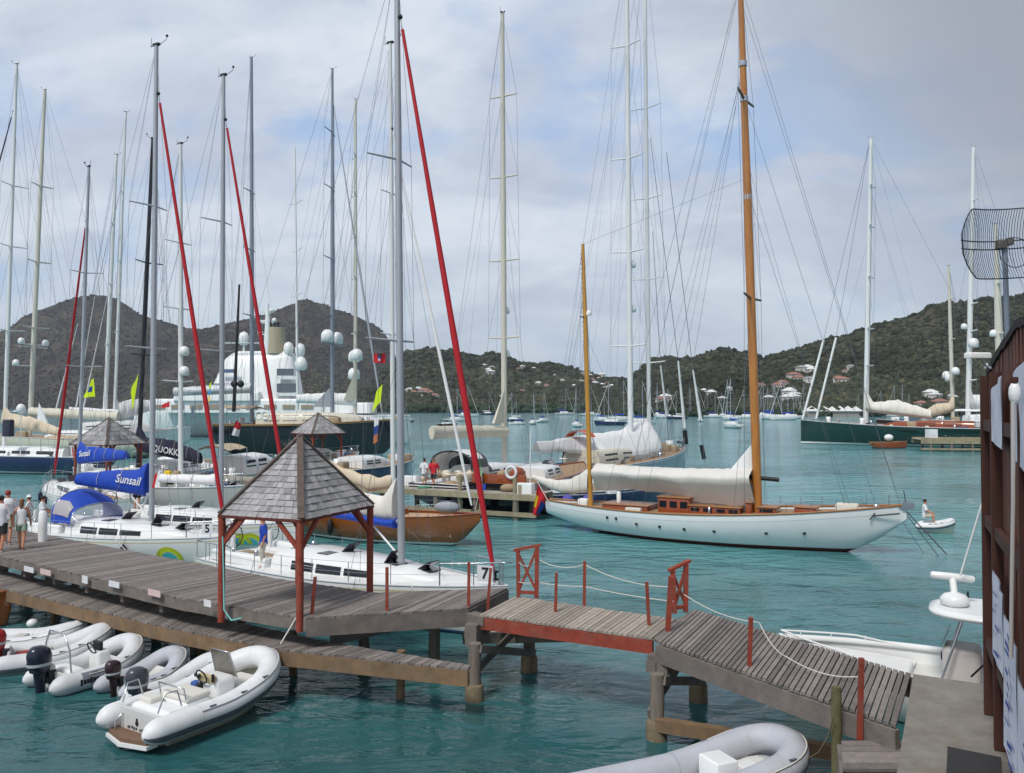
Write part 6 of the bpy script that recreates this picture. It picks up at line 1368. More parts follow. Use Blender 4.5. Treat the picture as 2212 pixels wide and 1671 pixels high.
def rib(label, stern, bow, W, r, mat, rise=.28, console=False, motor=None, ms=1., z0=None, strake=STRK, floor=None, name='inflatable_boat', group='inflatable boats at the landing stage', seat=True, patch=None, tilt=0., trim=0.):
    a, b = V((*stern, 0)), V((*bow, 0)); c = (a + b) / 2; d = b - a; L = d.length; t = thing(name, label, 'inflatable boat', c, math.atan2(d.y, d.x), group)
    t.rotation_euler[1] = R(-trim); w = W / 2 - r; pts = sweep_u(L, W, r, rise, z0); z0 = pts[0].z
    k = len(pts); ext = [pts[0] + V((-.345, 0, -.02)), pts[0] + V((-.30, 0, -.02)), pts[0] + V((-.2, 0, -.01)), pts[0] + V((-.1, 0, 0))]; ex2 = [pts[-1] + V((-.1, 0, 0)), pts[-1] + V((-.2, 0, -.01)), pts[-1] + V((-.30, 0, -.02)), pts[-1] + V((-.345, 0, -.02))]
    allp = ext + pts + ex2; rs = [.12, .45, .78, .94] + [1] * k + [.94, .78, .45, .12]; mb = MB(); mb.loft(tube_rings(allp, r, n=18, rs=rs), True, True, True)
    for i in range(5, k, 6): mb.loft(tube_rings([pts[max(0, i - 1)].lerp(pts[i], .9), pts[i]], r * 1.004, n=18), True, m=1)
    tb = mb.build('buoyancy_tube', [mat, M('seam ' + mat.name, tuple(x * .82 for x in mat.diffuse_color[:3]), .6)], t, local=True)
    mb = MB(); mb.loft(tube_rings(allp, r * 1.025, -40, -6, 4, rs=rs), False); mb.build('rubbing_strake', strake, t, local=True)
    mb = MB(); q = [p + V((0, 0, 0)) for p in [rr[4] for rr in tube_rings(pts, r * 1.05, 20, 60, 8)]]; mb.tube(q[3:-3], .012, 5); mb.build('grab_line', ROPEW if mat != HYP else PALE, t, local=True)
    hu = Hull(L * .95 - .44, 2 * w + r * .5, (z0, z0 + rise * .9), [(0, -.22), (.5, -.28), (.8, -.12), (1, z0 + rise * .5)], ws=.95, pw=2.6, full=1.6); 
    mb = hu.mesh([(('r', 0), 0)], 18); mb.v = [p + V((.28, 0, -r * .25)) for p in mb.v]; mb.build('hull', HYPL if mat != HYP else M('cream hull', (.58, .57, .45), .35), t, local=True, weld=True)
    mb = MB(); mb.grid(lambda i, j: V((lerp(-L / 2 + .3, L / 2 - r - w * .7, i), (j - .5) * 2 * w * (1 - .55 * max(0, (i - .7) / .3) ** 2), z0 - .1 + max(0, i - .7) * rise * 1.6)), 14, 4); mb.build('floor', floor or M('boat floor', (.55, .55, .52), .7, var=.12, vs=5), t, local=True)
    mb = MB(); mb.rbox((-L / 2 + .34, 0, z0 - .02), (.07, 2 * w, r * 2.1), .03); mb.build('transom', M('transom', (.5, .5, .48), .5), t, local=True)
    if seat: mb = MB(); mb.rbox((-L * .08, 0, z0 + .1), (.28, 2 * w + .1, .06), .02); mb.build('thwart', M('seat board', (.48, .46, .42), .6), t, local=True)
    if patch:
        mb = MB(); mb.loft(tube_rings([p for p in pts[-7:-2]], r * 1.012, -10, 62, 6), False); mb.build('chafe_patch', M('patch grey', (.17, .18, .21), .7), t, local=True)
        pp = pts[-4]; mb = MB()
        for z in range(6): mb.box(pp + V((-.2 + .075 * z, -r * 1.02, r * .12)), (.05, .012, .09 if z % 3 else .14))
        mb.build('tube_lettering', INK, t, local=True)
    if motor: outboard(t, (-L / 2 + .30, 0, z0 + r * .95), ms, motor, tilt)
    if motor:
        mb = MB(); mb.rbox((-L / 2 + .62, w * .35, z0 + .02), (.34, .24, .2), .05); mb.build('fuel_tank', M('fuel tank red', S(150, 40, 34), .5), t, local=True)
    mb = MB(); mb.tube([V((L * .18 + (.1 + .006 * a) * math.cos(a), .1 + (.1 + .006 * a) * math.sin(a), z0 - .05 + .003 * a)) for a in np.linspace(0, 22, 60)], .014, 4); mb.build('rope_coil', ROPEW, t, local=True)
    for sx in (0, 1):
        for i in (0, 1, 2): 
            p = tube_rings(pts, r * 1.01, 40, 100, 6)[(4 + 3 * i) if sx else -(5 + 3 * i)][1]; mb = MB(); mb.box(p, (.14, .05, .02)); mb.build('grab_handle', STRK, t, local=True)
    return t, L, w, z0, pts
def lbox(t, name, c, size, mat, r=.03, par=None, rz=0.): mb = MB(); mb.rbox(c, size, r, rz); return mb.build(name, mat, par or t, local=True)
def ltube(t, name, pts, r, mat, par=None): mb = MB(); mb.tube(pts, r, 7); return mb.build(name, mat, par or t, local=True)
# the big white one in front
t, L, w, z0, pts = rib('largest white inflatable with steering console and tinted windscreen, nearest the camera', (-7.35, 15.95), (-5.42, 18.95), 1.95, .24, HYP, .62, seat=False, z0=.42, strake=STRK, floor=M('white liner', (.66, .66, .58), .5, var=.06), name='jet_tender', trim=0)
cs = lbox(t, 'console', (.25, -.12, z0 + .16), (.5, .62, .62), WHITE, .09); lbox(t, 'dashboard', (.02, -.12, z0 + .47), (.1, .5, .14), M('dash beige', (.45, .36, .2), .5), .03, cs)
mb = MB(); mb.slab((.48, -.46, z0 + .42), (.48, .22, z0 + .42), (.31, .17, z0 + .95), (.31, -.41, z0 + .95), .012); mb.build('windscreen', M('smoked screen', (.16, .14, .10), .08, alpha=.75), cs, local=True)
ltube(t, 'windscreen_frame', [(.49, -.47, z0 + .4), (.32, -.42, z0 + .96), (.32, .18, z0 + .96), (.49, .23, z0 + .4)], .014, STEEL, cs)
ring_mb((-.11, -.1, z0 + .52), .15, .017, (1, 0, .35)).build('steering_wheel', INK, cs, local=True); lbox(t, 'throttle', (-.05, -.38, z0 + .52), (.06, .04, .16), INK, .01, cs)
for dy in (.0, .12): lbox(t, 'gauge', (-.05, .05 + dy, z0 + .5), (.03, .07, .07), INK, .01, cs)
lbox(t, 'helm_seat', (-.45, -.05, z0 + .08), (.62, .9, .36), WHITE, .1); lbox(t, 'seat_cushion', (-.45, -.05, z0 + .29), (.58, .86, .09), M('cream cushion', (.62, .60, .54), .7), .04)
lbox(t, 'stern_bench', (-1.0, 0, z0 + .02), (.5, 1.3, .36), WHITE, .1); lbox(t, 'bow_cushion', (.95, 0, z0 + .1), (.7, .8, .2), M('cream cushion'), .08)
ltube(t, 'seat_rail', [(-.72, -.45, z0 + .25), (-.78, -.45, z0 + .52), (-.78, .35, z0 + .52), (-.72, .35, z0 + .25)], .016, STEEL)
for y in (.62, -.62): ltube(t, 'stern_rail', [(-.95, y, z0 + .28), (-1.05, y, z0 + .6), (-1.3, y * .95, z0 + .6), (-1.42, y * .9, z0 + .26)], .017, STEEL)
lbox(t, 'stern_deck', (-L / 2 + .76, 0, z0 - .05), (.42, 1.3, .44), WHITE, .05)
mb = MB(); mb.prism([(-L / 2 + .31, -.6), (-L / 2 + .31, .6), (-L / 2 + .1, .6), (-L / 2 - .04, 0), (-L / 2 + .1, -.6)], .17, .24); mb.build('swim_platform', M('brown teak', S(112, 86, 66), .7, var=.2, vs=8), t, local=True); mb = MB(); mb.prism([(-L / 2 + .31, -.65), (-L / 2 + .31, .65), (-L / 2 + .07, .65), (-L / 2 - .09, 0), (-L / 2 + .07, -.65)], .10, .166); mb.build('platform_edge', WHITE, t, local=True)
mb = MB(); yy = .3
for k, w_ in enumerate((.05, .03, .06, .04, .05, 0, .04, .05, .03)):
    if w_: mb.box((-L / 2 + .30, yy - w_ / 2, z0 - .13 + .008 * (k % 3)), (.006, w_ * .85, .05 + .012 * (k % 2)))
    yy -= max(w_, .05) + .012
mb.build('stern_marks', M('faded ink', (.05, .05, .055), .7), t, local=True)
mb = MB(); mb.lathe([(.05, -.004), (.05, .004)], (-L / 2 + .30, 0, z0 - .02), 12, mat=Matrix.Rotation(R(90), 3, 'Y')); mb.lathe([(.03, -.004), (.03, .004)], (-L / 2 + .30, 0, z0 + .05), 12, mat=Matrix.Rotation(R(90), 3, 'Y')); mb.build('stern_emblem', INK, t, local=True)
for y in (.45, -.45): ltube(t, 'boarding_rail', [(-L / 2 + .29, y, z0 + .1), (-L / 2 + .14, y, .42), (-L / 2 + .14, y, .25)], .015, STEEL)
m = MB(); m.tube([P(606, 1392, 18.7), P(640, 1335, 18.8), P(652, 1322, 18.9)], .018, 5); single('mooring_rope', m, ROPEW, 'pale rope from the largest white inflatable up to the gazebo post', 'rope')
for k, (x, y, c, sz) in enumerate([(.02, .25, M('life vest blue', (.03, .09, .3), .8), (.16, .2, .12)), (-.02, .05, INK, (.14, .12, .16)), (.7, .3, ROPEW, (.3, .3, .06)), (-.95, .35, M('cream cushion'), (.3, .4, .1)), (.62, -.35, M('tan bag'), (.3, .2, .16))]): lbox(t, ('life_vest', 'bag', 'rope_coil', 'cushion', 'bag')[k], (x, y, z0 + .28 if k < 2 else z0 + .05 + .2 * (k == 3)), sz, c, .04)
# grey ones along the stage
t, L, w, z0, pts = rib('pale grey inflatable with a big navy outboard and steel arch', (-10.7, 19.1), (-9.35, 21.15), 1.6, .23, HYPL, .58, motor=COWL, ms=1.1, strake=PALE, patch=True, seat=False)
lbox(t, 'console', (.15, -.1, z0 + .2), (.34, .42, .55), WHITE2, .07); lbox(t, 'helm_seat', (-.55, 0, z0 + .05), (.4, .8, .34), WHITE2, .08); ring_mb((-.06, -.1, z0 + .55), .14, .016, (1, 0, .4)).build('steering_wheel', INK, t, local=True); lbox(t, 'plotter', (.1, -.1, z0 + .58), (.1, .3, .2), INK, .03)
ltube(t, 'ski_arch', [(-L / 2 + .45, .55, z0 + .1), (-L / 2 + .42, .5, z0 + .75), (-L / 2 + .4, .3, z0 + 1.08), (-L / 2 + .4, -.3, z0 + 1.08), (-L / 2 + .42, -.5, z0 + .75), (-L / 2 + .45, -.55, z0 + .1)], .02, STEEL); lbox(t, 'striped_cushion', (-.95, .2, z0 + .28), (.2, .5, .2), M('cream cushion'), .07)
for k in range(3): lbox(t, 'bow_gear', (.75 + .2 * k, (-.25, .2, .0)[k], z0 + .05), (.25, .3, .16), M('cream cushion'), .06)
rib('pale inflatable with a red outboard at the left edge of the photo', (-12.75, 20.75), (-10.4, 22.0), 1.6, .24, HYPL, .55, motor=COWLR, ms=1.0, strake=STRK)
rib('pale inflatable tucked in furthest left behind the one with red outboard', (-14.5, 22.6), (-11.5, 22.75), 1.3, .21, HYPL, .4)
rib('small grey inflatable between the two navy outboards, bow to the stage', (-8.95, 18.75), (-7.95, 20.35), 1.35, .21, HYPG, .55, motor=COWLR if False else M('dark maroon cowl', (.03, .012, .014), .3), ms=.75, strake=STRK)
rib('grey inflatable half hidden behind the largest white one, navy outboard', (-7.95, 17.85), (-6.72, 19.65), 1.3, .21, HYPL, .6, motor=M('grey cowl', (.05, .055, .07), .3), ms=1.0)
t, L, w, z0, pts = rib('grey inflatable at the bottom edge holding a white box seat', (.85, 12.55), (4.82, 14.3), 1.62, .25, HYPG, .42, seat=False, group=None, strake=HYPG, z0=.5)
lbox(t, 'box_seat', (.55, .02, z0 + .12), (.42, .5, .42), WHITE, .03); lbox(t, 'bow_locker', (1.2, 0, z0 + .02), (.35, .6, .12), WHITE2, .03)
# wooden bow and a white fender at the far left
wb = Boat('wooden_launch', 'varnished orange brown launch bow poking in at the left edge', 'boat', (-19.6, 23.6), (-14.75, 24.9), 1.7, (.7, 1.05), KMOD, ws=.8); wb.hullparts([(('a', .05), 1), (('r', 0), 0)], [VHULL, BLACK], MAHOG, rail=MAHOG)
m = MB(); m.ball(P(70, 1347, 24.2), (.16, .16, .13), 12); single('fender', m, WHITE, 'white ball fender floating beside the brown launch bow', 'fender')
# tender under way beyond the classic's bow
t, L, w, z0, pts = rib('white inflatable under way near the classic yacht bow, carrying one person', (20.95, 43.5), (22.5, 42.6), 1.25, .2, HYP, .3, group=None, name='tender', z0=.34, trim=3); DING = t
# ------------------------------------------------------------------ centre console boat behind the bridge
cb = Boat('console_boat', 'white centre console fishing boat with a hard top beside the quay', 'motor boat', (13.45, 14.9), (6.1, 19.25), 2.9, (.95, 1.22), KMOD, ws=.85, tm=.4, full=2.0, pw=2.4)
cb.hullo = cb.hullparts([(('a', .04), 1), (('r', .0), 0)], [WHITE, M('dark antifoul')], M('cream deck', (.66, .65, .60), .6, var=.05), drop=.32, rail=WHITE, rr=.075, camber=.02)
mb = MB()
for sg in (1, -1): mb.tube([cb.h.sheer(t_, sg, .16 * min(1, (t_ - .7) * 8), .05) for t_ in [.7 + .295 * i / 12 for i in range(13)]], .022, 6)
for sg in (1, -1):
    for t_ in (.8, .88, .95): p = cb.h.sheer(t_, sg, 0, .05); mb.tube([p, p + V((0, 0, .16))], .016, 5)
cb.part('bow_rail', mb, WHITE)
mb = MB(); mb.grid(lambda i, j: V((lerp(cb.h.X(.68), cb.h.X(.97), i), (j - .5) * 2 * max(.02, cb.h.b(lerp(.68, .97, i)) - .12), cb.h.sz(lerp(.68, .97, i)) - .06 - .18 * (1 - i))), 8, 6); cb.part('foredeck', mb, WHITE2)
cx_ = cb.h.T((cb.inv @ P(2078, 1420, 17.3)).x); q = lambda dx, y, z: V((cb.h.X(cx_) + dx, y, z))
mb = MB(); mb.rbox(q(0, 0, 1.05), (.7, .8, 1.05), .12); co = cb.part('console', mb, M('shaded console', (.46, .43, .41), .5)); mb = MB(); mb.slab(q(.36, -.36, 1.55), q(.36, .36, 1.55), q(.22, .33, 1.9), q(.22, -.33, 1.9), .012); cb.part('windscreen', mb, M('smoked screen'), co)  # shading of the console is put into its grey base colour
mb = MB(); mb.lathe([(.09, 0), (.09, .03)], q(.36, 0, 1.3), 10, mat=Matrix.Rotation(R(90), 3, 'Y')); cb.part('console_vent', mb, INK, co)
mb = MB(); mb.rbox(q(-.9, 0, .95), (.5, .9, .5), .1); cb.part('helm_seat', mb, WHITE2); mb = MB(); mb.rbox(q(1.5, 0, .82), (1.1, 1.1, .22), .05); cb.part('bow_seat', mb, WHITE2); mb = MB(); mb.box(q(2.2, .3, .88), (.9, .1, .06)); cb.part('dark_trim', mb, INK)
mb = MB(); TZ = 2.3; rings = []
for zz, e in ((TZ - .07, .12), (TZ - .02, .0), (TZ + .03, .0), (TZ + .08, .14)):
    ring = []
    for i in range(40): a = 2 * math.pi * i / 40; ca, sa = math.cos(a), math.sin(a); ring.append(q(-.7 + (1.3 - e) * math.copysign(abs(ca) ** .7, ca), (1.0 - e) * math.copysign(abs(sa) ** .65, sa), zz))
    rings.append(ring)
mb.loft(rings, True, True, True); ht = cb.part('hard_top', mb, WHITE)
for sx, sy in ((.55, .75), (.55, -.75), (-.55, .75), (-.55, -.75)): cb.tubep('top_leg', [q(sx * 1.3 - .3, sy, .75), q(sx * .9 - .55, sy * .75, TZ - .05)], .026, STEEL)
for z_ in (1.2, 1.6, 1.95): cb.tubep('ladder_rung', [q(-.66, -.72, z_), q(-.66, .72, z_)], .018, STEEL)
mb = MB(); mb.lathe([(.2, 0), (.27, .06), (.28, .16), (.2, .24), (.08, .28)], q(.12, .1, TZ + .07), 16); rd = cb.part('radar_dome', mb, WHITE, ht)
mb = MB(); rings = []
c = cb.inv @ P(2057, 1247, 17.6); ax = (cb.inv.to_3x3() @ V((1, -.25, -.08))).normalized()
mb.tube([c - ax * .42, c - ax * .38, c, c + ax * .38, c + ax * .42], [.05, .075, .085, .075, .05], 10); mb.tube([q(.12, .1, TZ + .3), c], .07, 8); cb.part('radar_scanner', mb, WHITE, ht)
cb.tubep('whip_antenna', [cb.inv @ P(2074, 1245, 17.3), cb.inv @ P(2138, 1030, 17.0)], .018, WHITE, ht); cb.tubep('nav_light', [q(-.1, -.45, TZ + .05), q(-.1, -.45, TZ + .28)], .02, INK, ht)
for k in range(3): cb.tubep('fishing_rod', [q(-.5 - .15 * k, .35 - .2 * k, .9), q(-.75 - .25 * k, .5 - .3 * k, 2.1)], .014, M('rod dark', (.08, .09, .06), .5))
m = MB(); m.tube([P(2098, 1462, 15.2), P(2148, 1415, 14.6)], .018, 5); single('mooring_rope', m, INK, 'dark mooring line from the console boat to the boathouse', 'rope')

# ------------------------------------------------------------------ people
def skin_body(joints, edges, root, lv=1):
    me = bpy.data.meshes.new('b'); names = list(joints); ix = {n: i for i, n in enumerate(names)}
    me.from_pydata([joints[n][0] for n in names], [(ix[a], ix[b]) for a, b in edges], []); o = bpy.data.objects.new('b', me); COL.objects.link(o)
    o.modifiers.new('s', 'SKIN'); sv = me.skin_vertices[0].data
    for n in names: r = joints[n][1]; sv[ix[n]].radius = (r, r) if isinstance(r, (int, float)) else r; sv[ix[n]].use_root = (n == root)
    s = o.modifiers.new('u', 'SUBSURF'); s.levels = lv; s.render_levels = lv
    dg = bpy.context.evaluated_depsgraph_get(); dg.update(); m2 = bpy.data.meshes.new_from_object(o.evaluated_get(dg)); mb = MB(); mb.add([v.co.copy() for v in m2.vertices], [list(p.vertices) for p in m2.polygons], 0, True)
    bpy.data.objects.remove(o); bpy.data.meshes.remove(me); bpy.data.meshes.remove(m2); return mb
def person(label, pos, face, h=1.7, long=False, top=CLOTHW, bottom=None, hair=HAIRD, pose='stand', longhair=False, hat=None, bare=True, group=None, fem=False):
    return person_(label, pos, face, h, top, bottom or M('dark shorts', (.02, .022, .03), .9), hair, pose, longhair, hat, bare, group, fem, long)
def person_(label, pos, face, h=1.7, top=CLOTHW, bottom=M('dark shorts', (.02, .022, .03), .9), hair=HAIRD, pose='stand', longhair=False, hat=None, bare=True, group=None, fem=False, long=False):
    """face: direction the person looks, degrees from +X; pos: where the feet (or the seat) rest"""
    k = h / 1.7; st = .18 if pose == 'walk' else .02; sw = .165 if fem else .19
    J = dict(pel=((0, 0, .93), (.13, .115)), sp=((.01, 0, 1.12), (.125, .095)), ch=((0, 0, 1.3), (.155 if not fem else .135, .105)), nk=((.01, 0, 1.46), .055), hd=((.03, 0, 1.56), (.075, .085)), cr=((.02, 0, 1.66), (.072, .085)))
    for s, n in ((1, 'l'), (-1, 'r')):
        f = st * s
        J['hp' + n] = ((0, .09 * s, .88), .095); J['kn' + n] = ((.05 + f * .55, .095 * s, .49), .058); J['an' + n] = ((-.02 + f, .09 * s, .09), .038); J['to' + n] = ((.13 + f, .1 * s, .035), .035)
        J['sh' + n] = ((0, sw * s, 1.39), .055); J['el' + n] = ((-.03 - f * .6, (sw + .06) * s, 1.12), .04); J['wr' + n] = ((.06 - f * .9, (sw + .05) * s, .87), .027); J['hn' + n] = ((.08 - f, (sw + .04) * s, .79), (.018, .036))
    if pose == 'sit':
        dz = -.48; seat = {}
        for n, (p, r) in J.items():
            if n[:2] in ('kn', 'an', 'to'): continue
            seat[n] = ((p[0], p[1], p[2] + dz), r)
        for s, n in ((1, 'l'), (-1, 'r')):
            seat['kn' + n] = ((.42, .12 * s, .44), .06); seat['an' + n] = ((.4, .12 * s, .06), .038); seat['to' + n] = ((.54, .13 * s, .03), .035)
            seat['el' + n] = ((.1, (sw + .06) * s, .66), .04); seat['wr' + n] = ((.32, (sw - .02) * s, .56), .027); seat['hn' + n] = ((.4, (sw - .03) * s, .54), (.02, .036))
        J = seat
    E = [('pel', 'sp'), ('sp', 'ch'), ('ch', 'nk'), ('nk', 'hd'), ('hd', 'cr')]
    for n in 'lr': E += [('pel', 'hp' + n), ('hp' + n, 'kn' + n), ('kn' + n, 'an' + n), ('an' + n, 'to' + n), ('ch', 'sh' + n), ('sh' + n, 'el' + n), ('el' + n, 'wr' + n), ('wr' + n, 'hn' + n)]
    sc = Matrix.Scale(k, 4); mb = skin_body(J, E, 'pel'); mb.v = [sc @ p for p in mb.v]
    hd = V(J['hd'][0]) * k
    mb.add([hd + V((.075, .018, .0)) * k, hd + V((.075, -.018, .0)) * k, hd + V((.105, 0, -.01)) * k, hd + V((.08, 0, .045)) * k], [(0, 1, 2), (0, 2, 3), (1, 3, 2)])
    for s, n in ((1, 'l'), (-1, 'r')):                  # five fingers on each hand
        hn = V(J['hn' + n][0]); wr = V(J['wr' + n][0]); d = (hn - wr).normalized(); x = V((0, 1, 0)).cross(d).normalized() if abs(d.y) < .9 else V((1, 0, 0)); y = V((1, 0, 0)) if pose != 'sit' else V((0, 1, 0))
        for i, fl in enumerate((.06, .072, .068, .052)):
            b0 = hn + y * (.03 - .02 * i) + d * .01; mb.tube([(b0) * k, (b0 + d * fl * .55) * k, (b0 + d * fl * .95 + V((.0, -s * .014, 0))) * k], [.009 * k, .008 * k, .006 * k], 5)
        b0 = wr.lerp(hn, .5) + y * .028; mb.tube([b0 * k, (b0 + y * .03 + d * .03) * k, (b0 + y * .038 + d * .06) * k], [.011 * k, .009 * k, .007 * k], 5)
    o = mb.build('person', SKIN); o.location = pos; o.rotation_euler = (0, 0, R(face)); tag(o, label, 'person', group); ROOTM[o.name] = Matrix.Translation(V(pos)) @ Matrix.Rotation(R(face), 4, 'Z')
    dz = -.48 if pose == 'sit' else 0.; ring = lambda z, x, y, cx=.0: [V((cx + x * math.cos(2 * math.pi * j / 16), y * math.sin(2 * math.pi * j / 16), z + dz)) * k for j in range(16)]
    m = MB(); q = .86 if fem else 1.0; drape = random.uniform(-.01, .01)
    m.loft([ring(.80 if not fem else .86, .14 * q, .185 * q, .005), ring(.9, .138 * q, .183 * q), ring(1.0, .13 * q, .172 * q + drape), ring(1.13, .122 * q, .165 * q), ring(1.27, .132 * q, .19 * q), ring(1.36, .118 * q, .20 * q if not fem else .15), ring(1.42, .09 * q, .15 * q if not fem else .10), ring(1.47, .06, .07)], True, False, True)
    for n in 'lr':
        if fem: break
        sh, el, wr = (V(J[c + n][0]) for c in ('sh', 'el', 'wr')); m.tube([(sh + V((0, 0, .01)) - (el - sh) * .1) * k, sh.lerp(el, .5) * k, sh.lerp(el, .9) * k], [.075 * k, .075 * k, .08 * k], 10, cap=False)
    m.build('shirt', top, o, local=True)
    m = MB(); m.loft([ring(.98, .125 * q, .16 * q), ring(.88, .135 * q, .18 * q), ring(.80, .12 * q, .175 * q)], True, True, True)
    for n in 'lr':
        hp, kn, an = (V(J[c + n][0]) for c in ('hp', 'kn', 'an')); e = .9 if fem else .7
        if long: m.tube([hp * k, hp.lerp(kn, .5) * k, kn * k, kn.lerp(an, .5) * k, an * k], [.11 * k, .10 * k, .082 * k, .078 * k, .075 * k], 10, cap=False)
        else: m.tube([hp * k, hp.lerp(kn, .35 * e / .9) * k, hp.lerp(kn, .62 if fem else .85) * k], [.11 * q * k, .108 * q * k, .105 * q * k], 10, cap=False)
    m.build('trousers' if long else 'shorts', bottom, o, local=True)
    cr = V(J['cr'][0]) * k; m = MB(); m.ball(cr + V((-.012, 0, -.022)) * k, (.098 * k, .086 * k, .088 * k), 12)
    if longhair: m.tube([cr + V((-.06, 0, 0)) * k, cr + V((-.085, 0, -.12)) * k, cr + V((-.09, 0, -.28)) * k], [.07 * k, .075 * k, .035 * k], 8)
    m.build('hair', hair, o, local=True)
    if hat: m = MB(); m.lathe([(.13, -.005), (.13, .01), (.095, .012), (.09, .07), (.05, .1), (.01, .105)], cr + V((0, 0, .0)), 14); m.build('hat', hat, o, local=True)
    if not fem or True:
        for n in 'lr': p = V(J['to' + n][0]) * k; m = MB(); m.ball(p + V((-.05, 0, -.012)) * k, (.12 * k, .045 * k, .03 * k), 8); m.build('shoe', M('sandal', (.25, .16, .1), .8) if fem else M('trainer', (.5, .5, .5), .7), o, local=True)
    return o
GREENS = M('sage shorts', S(140, 160, 140), .9); KHAKI = M('khaki shorts', (.4, .34, .26), .9)
person('woman with long hair in white top and sage shorts walking on the dock', G(46, 1188, DZ), 105, 1.64, False, CLOTHW, GREENS, M('light brown hair', S(120, 88, 60), .8), 'walk', True, fem=True)
person('man in white shirt and black shorts at the left edge of the dock', G(1, 1192, DZ), 100, 1.78, False, CLOTHW, INK, HAIRD, 'walk')
person('man in white shirt and khaki shorts walking ahead on the dock', G(16, 1176, DZ), 110, 1.8, False, CLOTHW, KHAKI, M('red cap', (.3, .03, .03), .8), 'walk')
h1 = F1.h
person('person in white cap and shirt sitting at the stern of yacht five', F1.w((h1.X(.045), F1.near * .7, h1.sz(.05) + .12)), 200, 1.75, False, CLOTHW, INK, HAIRD, 'sit', hat=CLOTHW)
person('dark haired person in white shirt sitting in the cockpit of yacht five', F1.w((h1.X(.10), F1.near * .55, h1.sz(.1) + .12)), 20, 1.75, False, CLOTHW, KHAKI, HAIRD, 'sit')
h3 = F3.h
person('person in blue shirt and pale trousers standing in the cockpit of yacht seven', F3.w((h3.X(F3.t_at(622) + .03), F3.near * 1.25, h3.sz(.2) + .0)), 200, 1.66, True, BLUEC, M('pale trousers', (.5, .46, .38), .9), HAIRD, 'stand')
person('person in white shirt standing on the middle dock beside a person in red', P(913, 1080, 50.2) * 1 if False else V((-5.35, 51.2, 1.5)), 60, 1.75, False, CLOTHW, M('grey shorts', (.3, .3, .3), .9), HAIRD, 'stand')
person('person in red shirt standing on the middle dock', V((-4.75, 51.0, 1.5)), 250, 1.75, False, REDF, INK, M('light brown hair'), 'walk')
person('person in white steering the inflatable near the classic yacht bow', V((21.25, 43.3, .42)), -30, 1.7, False, CLOTHW, M('pale trousers'), HAIRD, 'sit')
person('person in red top standing by the mast of yacht five', F2.w((F2.h.X(F2.t_at(316)), F2.near * .5, F2.h.sz(.4) + .35)), 90, 1.75, False, REDF, INK, HAIRD, 'stand')
# boxes on the dock edge by the people
m = MB(); c = G(92, 1170, DZ); m.lathe([(.14, 0), (.15, .5), (.13, 1.0), (.06, 1.06)], c, 12); single('shore_power_post', m, WHITE, 'white service post on the dock behind the walking woman', 'post')

p = P(2, 1050, 29.5); m = MB(); m.tube([V((p.x, p.y, DZ - .3)), V((p.x, p.y, DZ + 1.35))], .12, 10); t = thing('dock_post', 'red round post with a grey cap at the far left edge', 'post', (p.x, p.y, DZ)); m.build('post', REDP, t)
m = MB(); m.lathe([(.17, 0), (.17, .05), (.05, .16), (.01, .17)], (p.x, p.y, DZ + 1.35), 10); m.build('cap', M('post cap', (.4, .38, .35), .8), t)
# clutter along the middle dock
da, db = V((-27, 60.3, 1.5)), V((1.35, 46.8, 1.5)); dd = (db - da).normalized(); dn = V((-dd.y, dd.x, 0))
def on_dock(s_, o): return da.lerp(db, s_) + dn * o
for k, (s_, o, kind, lab) in enumerate([(.70, 1.9, 'box', 'white dock box nearest the people on the middle dock'), (.90, 1.7, 'box', 'white dock box behind the black yacht on the middle dock'), (.97, .5, 'box', 'white dock box near the tip of the middle dock'), (.84, .3, 'post', 'wooden post standing on the middle dock edge left of the red furled sail'), (.885, .25, 'post', 'wooden post on the middle dock edge behind the slanting red furled sail'), (.955, .2, 'post', 'wooden post near the tip of the middle dock'), (.76, .4, 'hose', 'coiled green hose on the middle dock'), (.93, 1.0, 'bag', 'tan canvas bag on the middle dock'), (.80, 1.5, 'bag', 'tan canvas bag near the person in red'), (.87, 1.3, 'cone', 'blue crate on the middle dock')]):
    p = on_dock(s_, o) + V((0, 0, .0)); mm = MB()
    if kind == 'box': mm.rbox(p + V((0, 0, .3)), (1.1, .55, .6), .07, -.45); single('dock_box', mm, WHITE, lab, 'box')
    elif kind == 'post': mm.tube([p - V((0, 0, 1.4)), p + V((0, 0, .9))], [.13, .12], 9); single('timber_post', mm, M('bleached beam'), lab, 'post')
    elif kind == 'hose':
        mm.tube([p + V((.35 * math.cos(a), .35 * math.sin(a), .04 + .004 * a)) for a in np.linspace(0, 19, 60)], .03, 5); single('hose', mm, M('hose green', (.05, .25, .12), .6), lab, 'hose')
    elif kind == 'bag': mm.ball(p + V((0, 0, .22)), (.5, .32, .24), 10); single('canvas_bag', mm, M('tan bag'), lab, 'bag')
    else: mm.rbox(p + V((0, 0, .18)), (.6, .4, .36), .03, -.3); single('crate', mm, BLUEC, lab, 'crate')
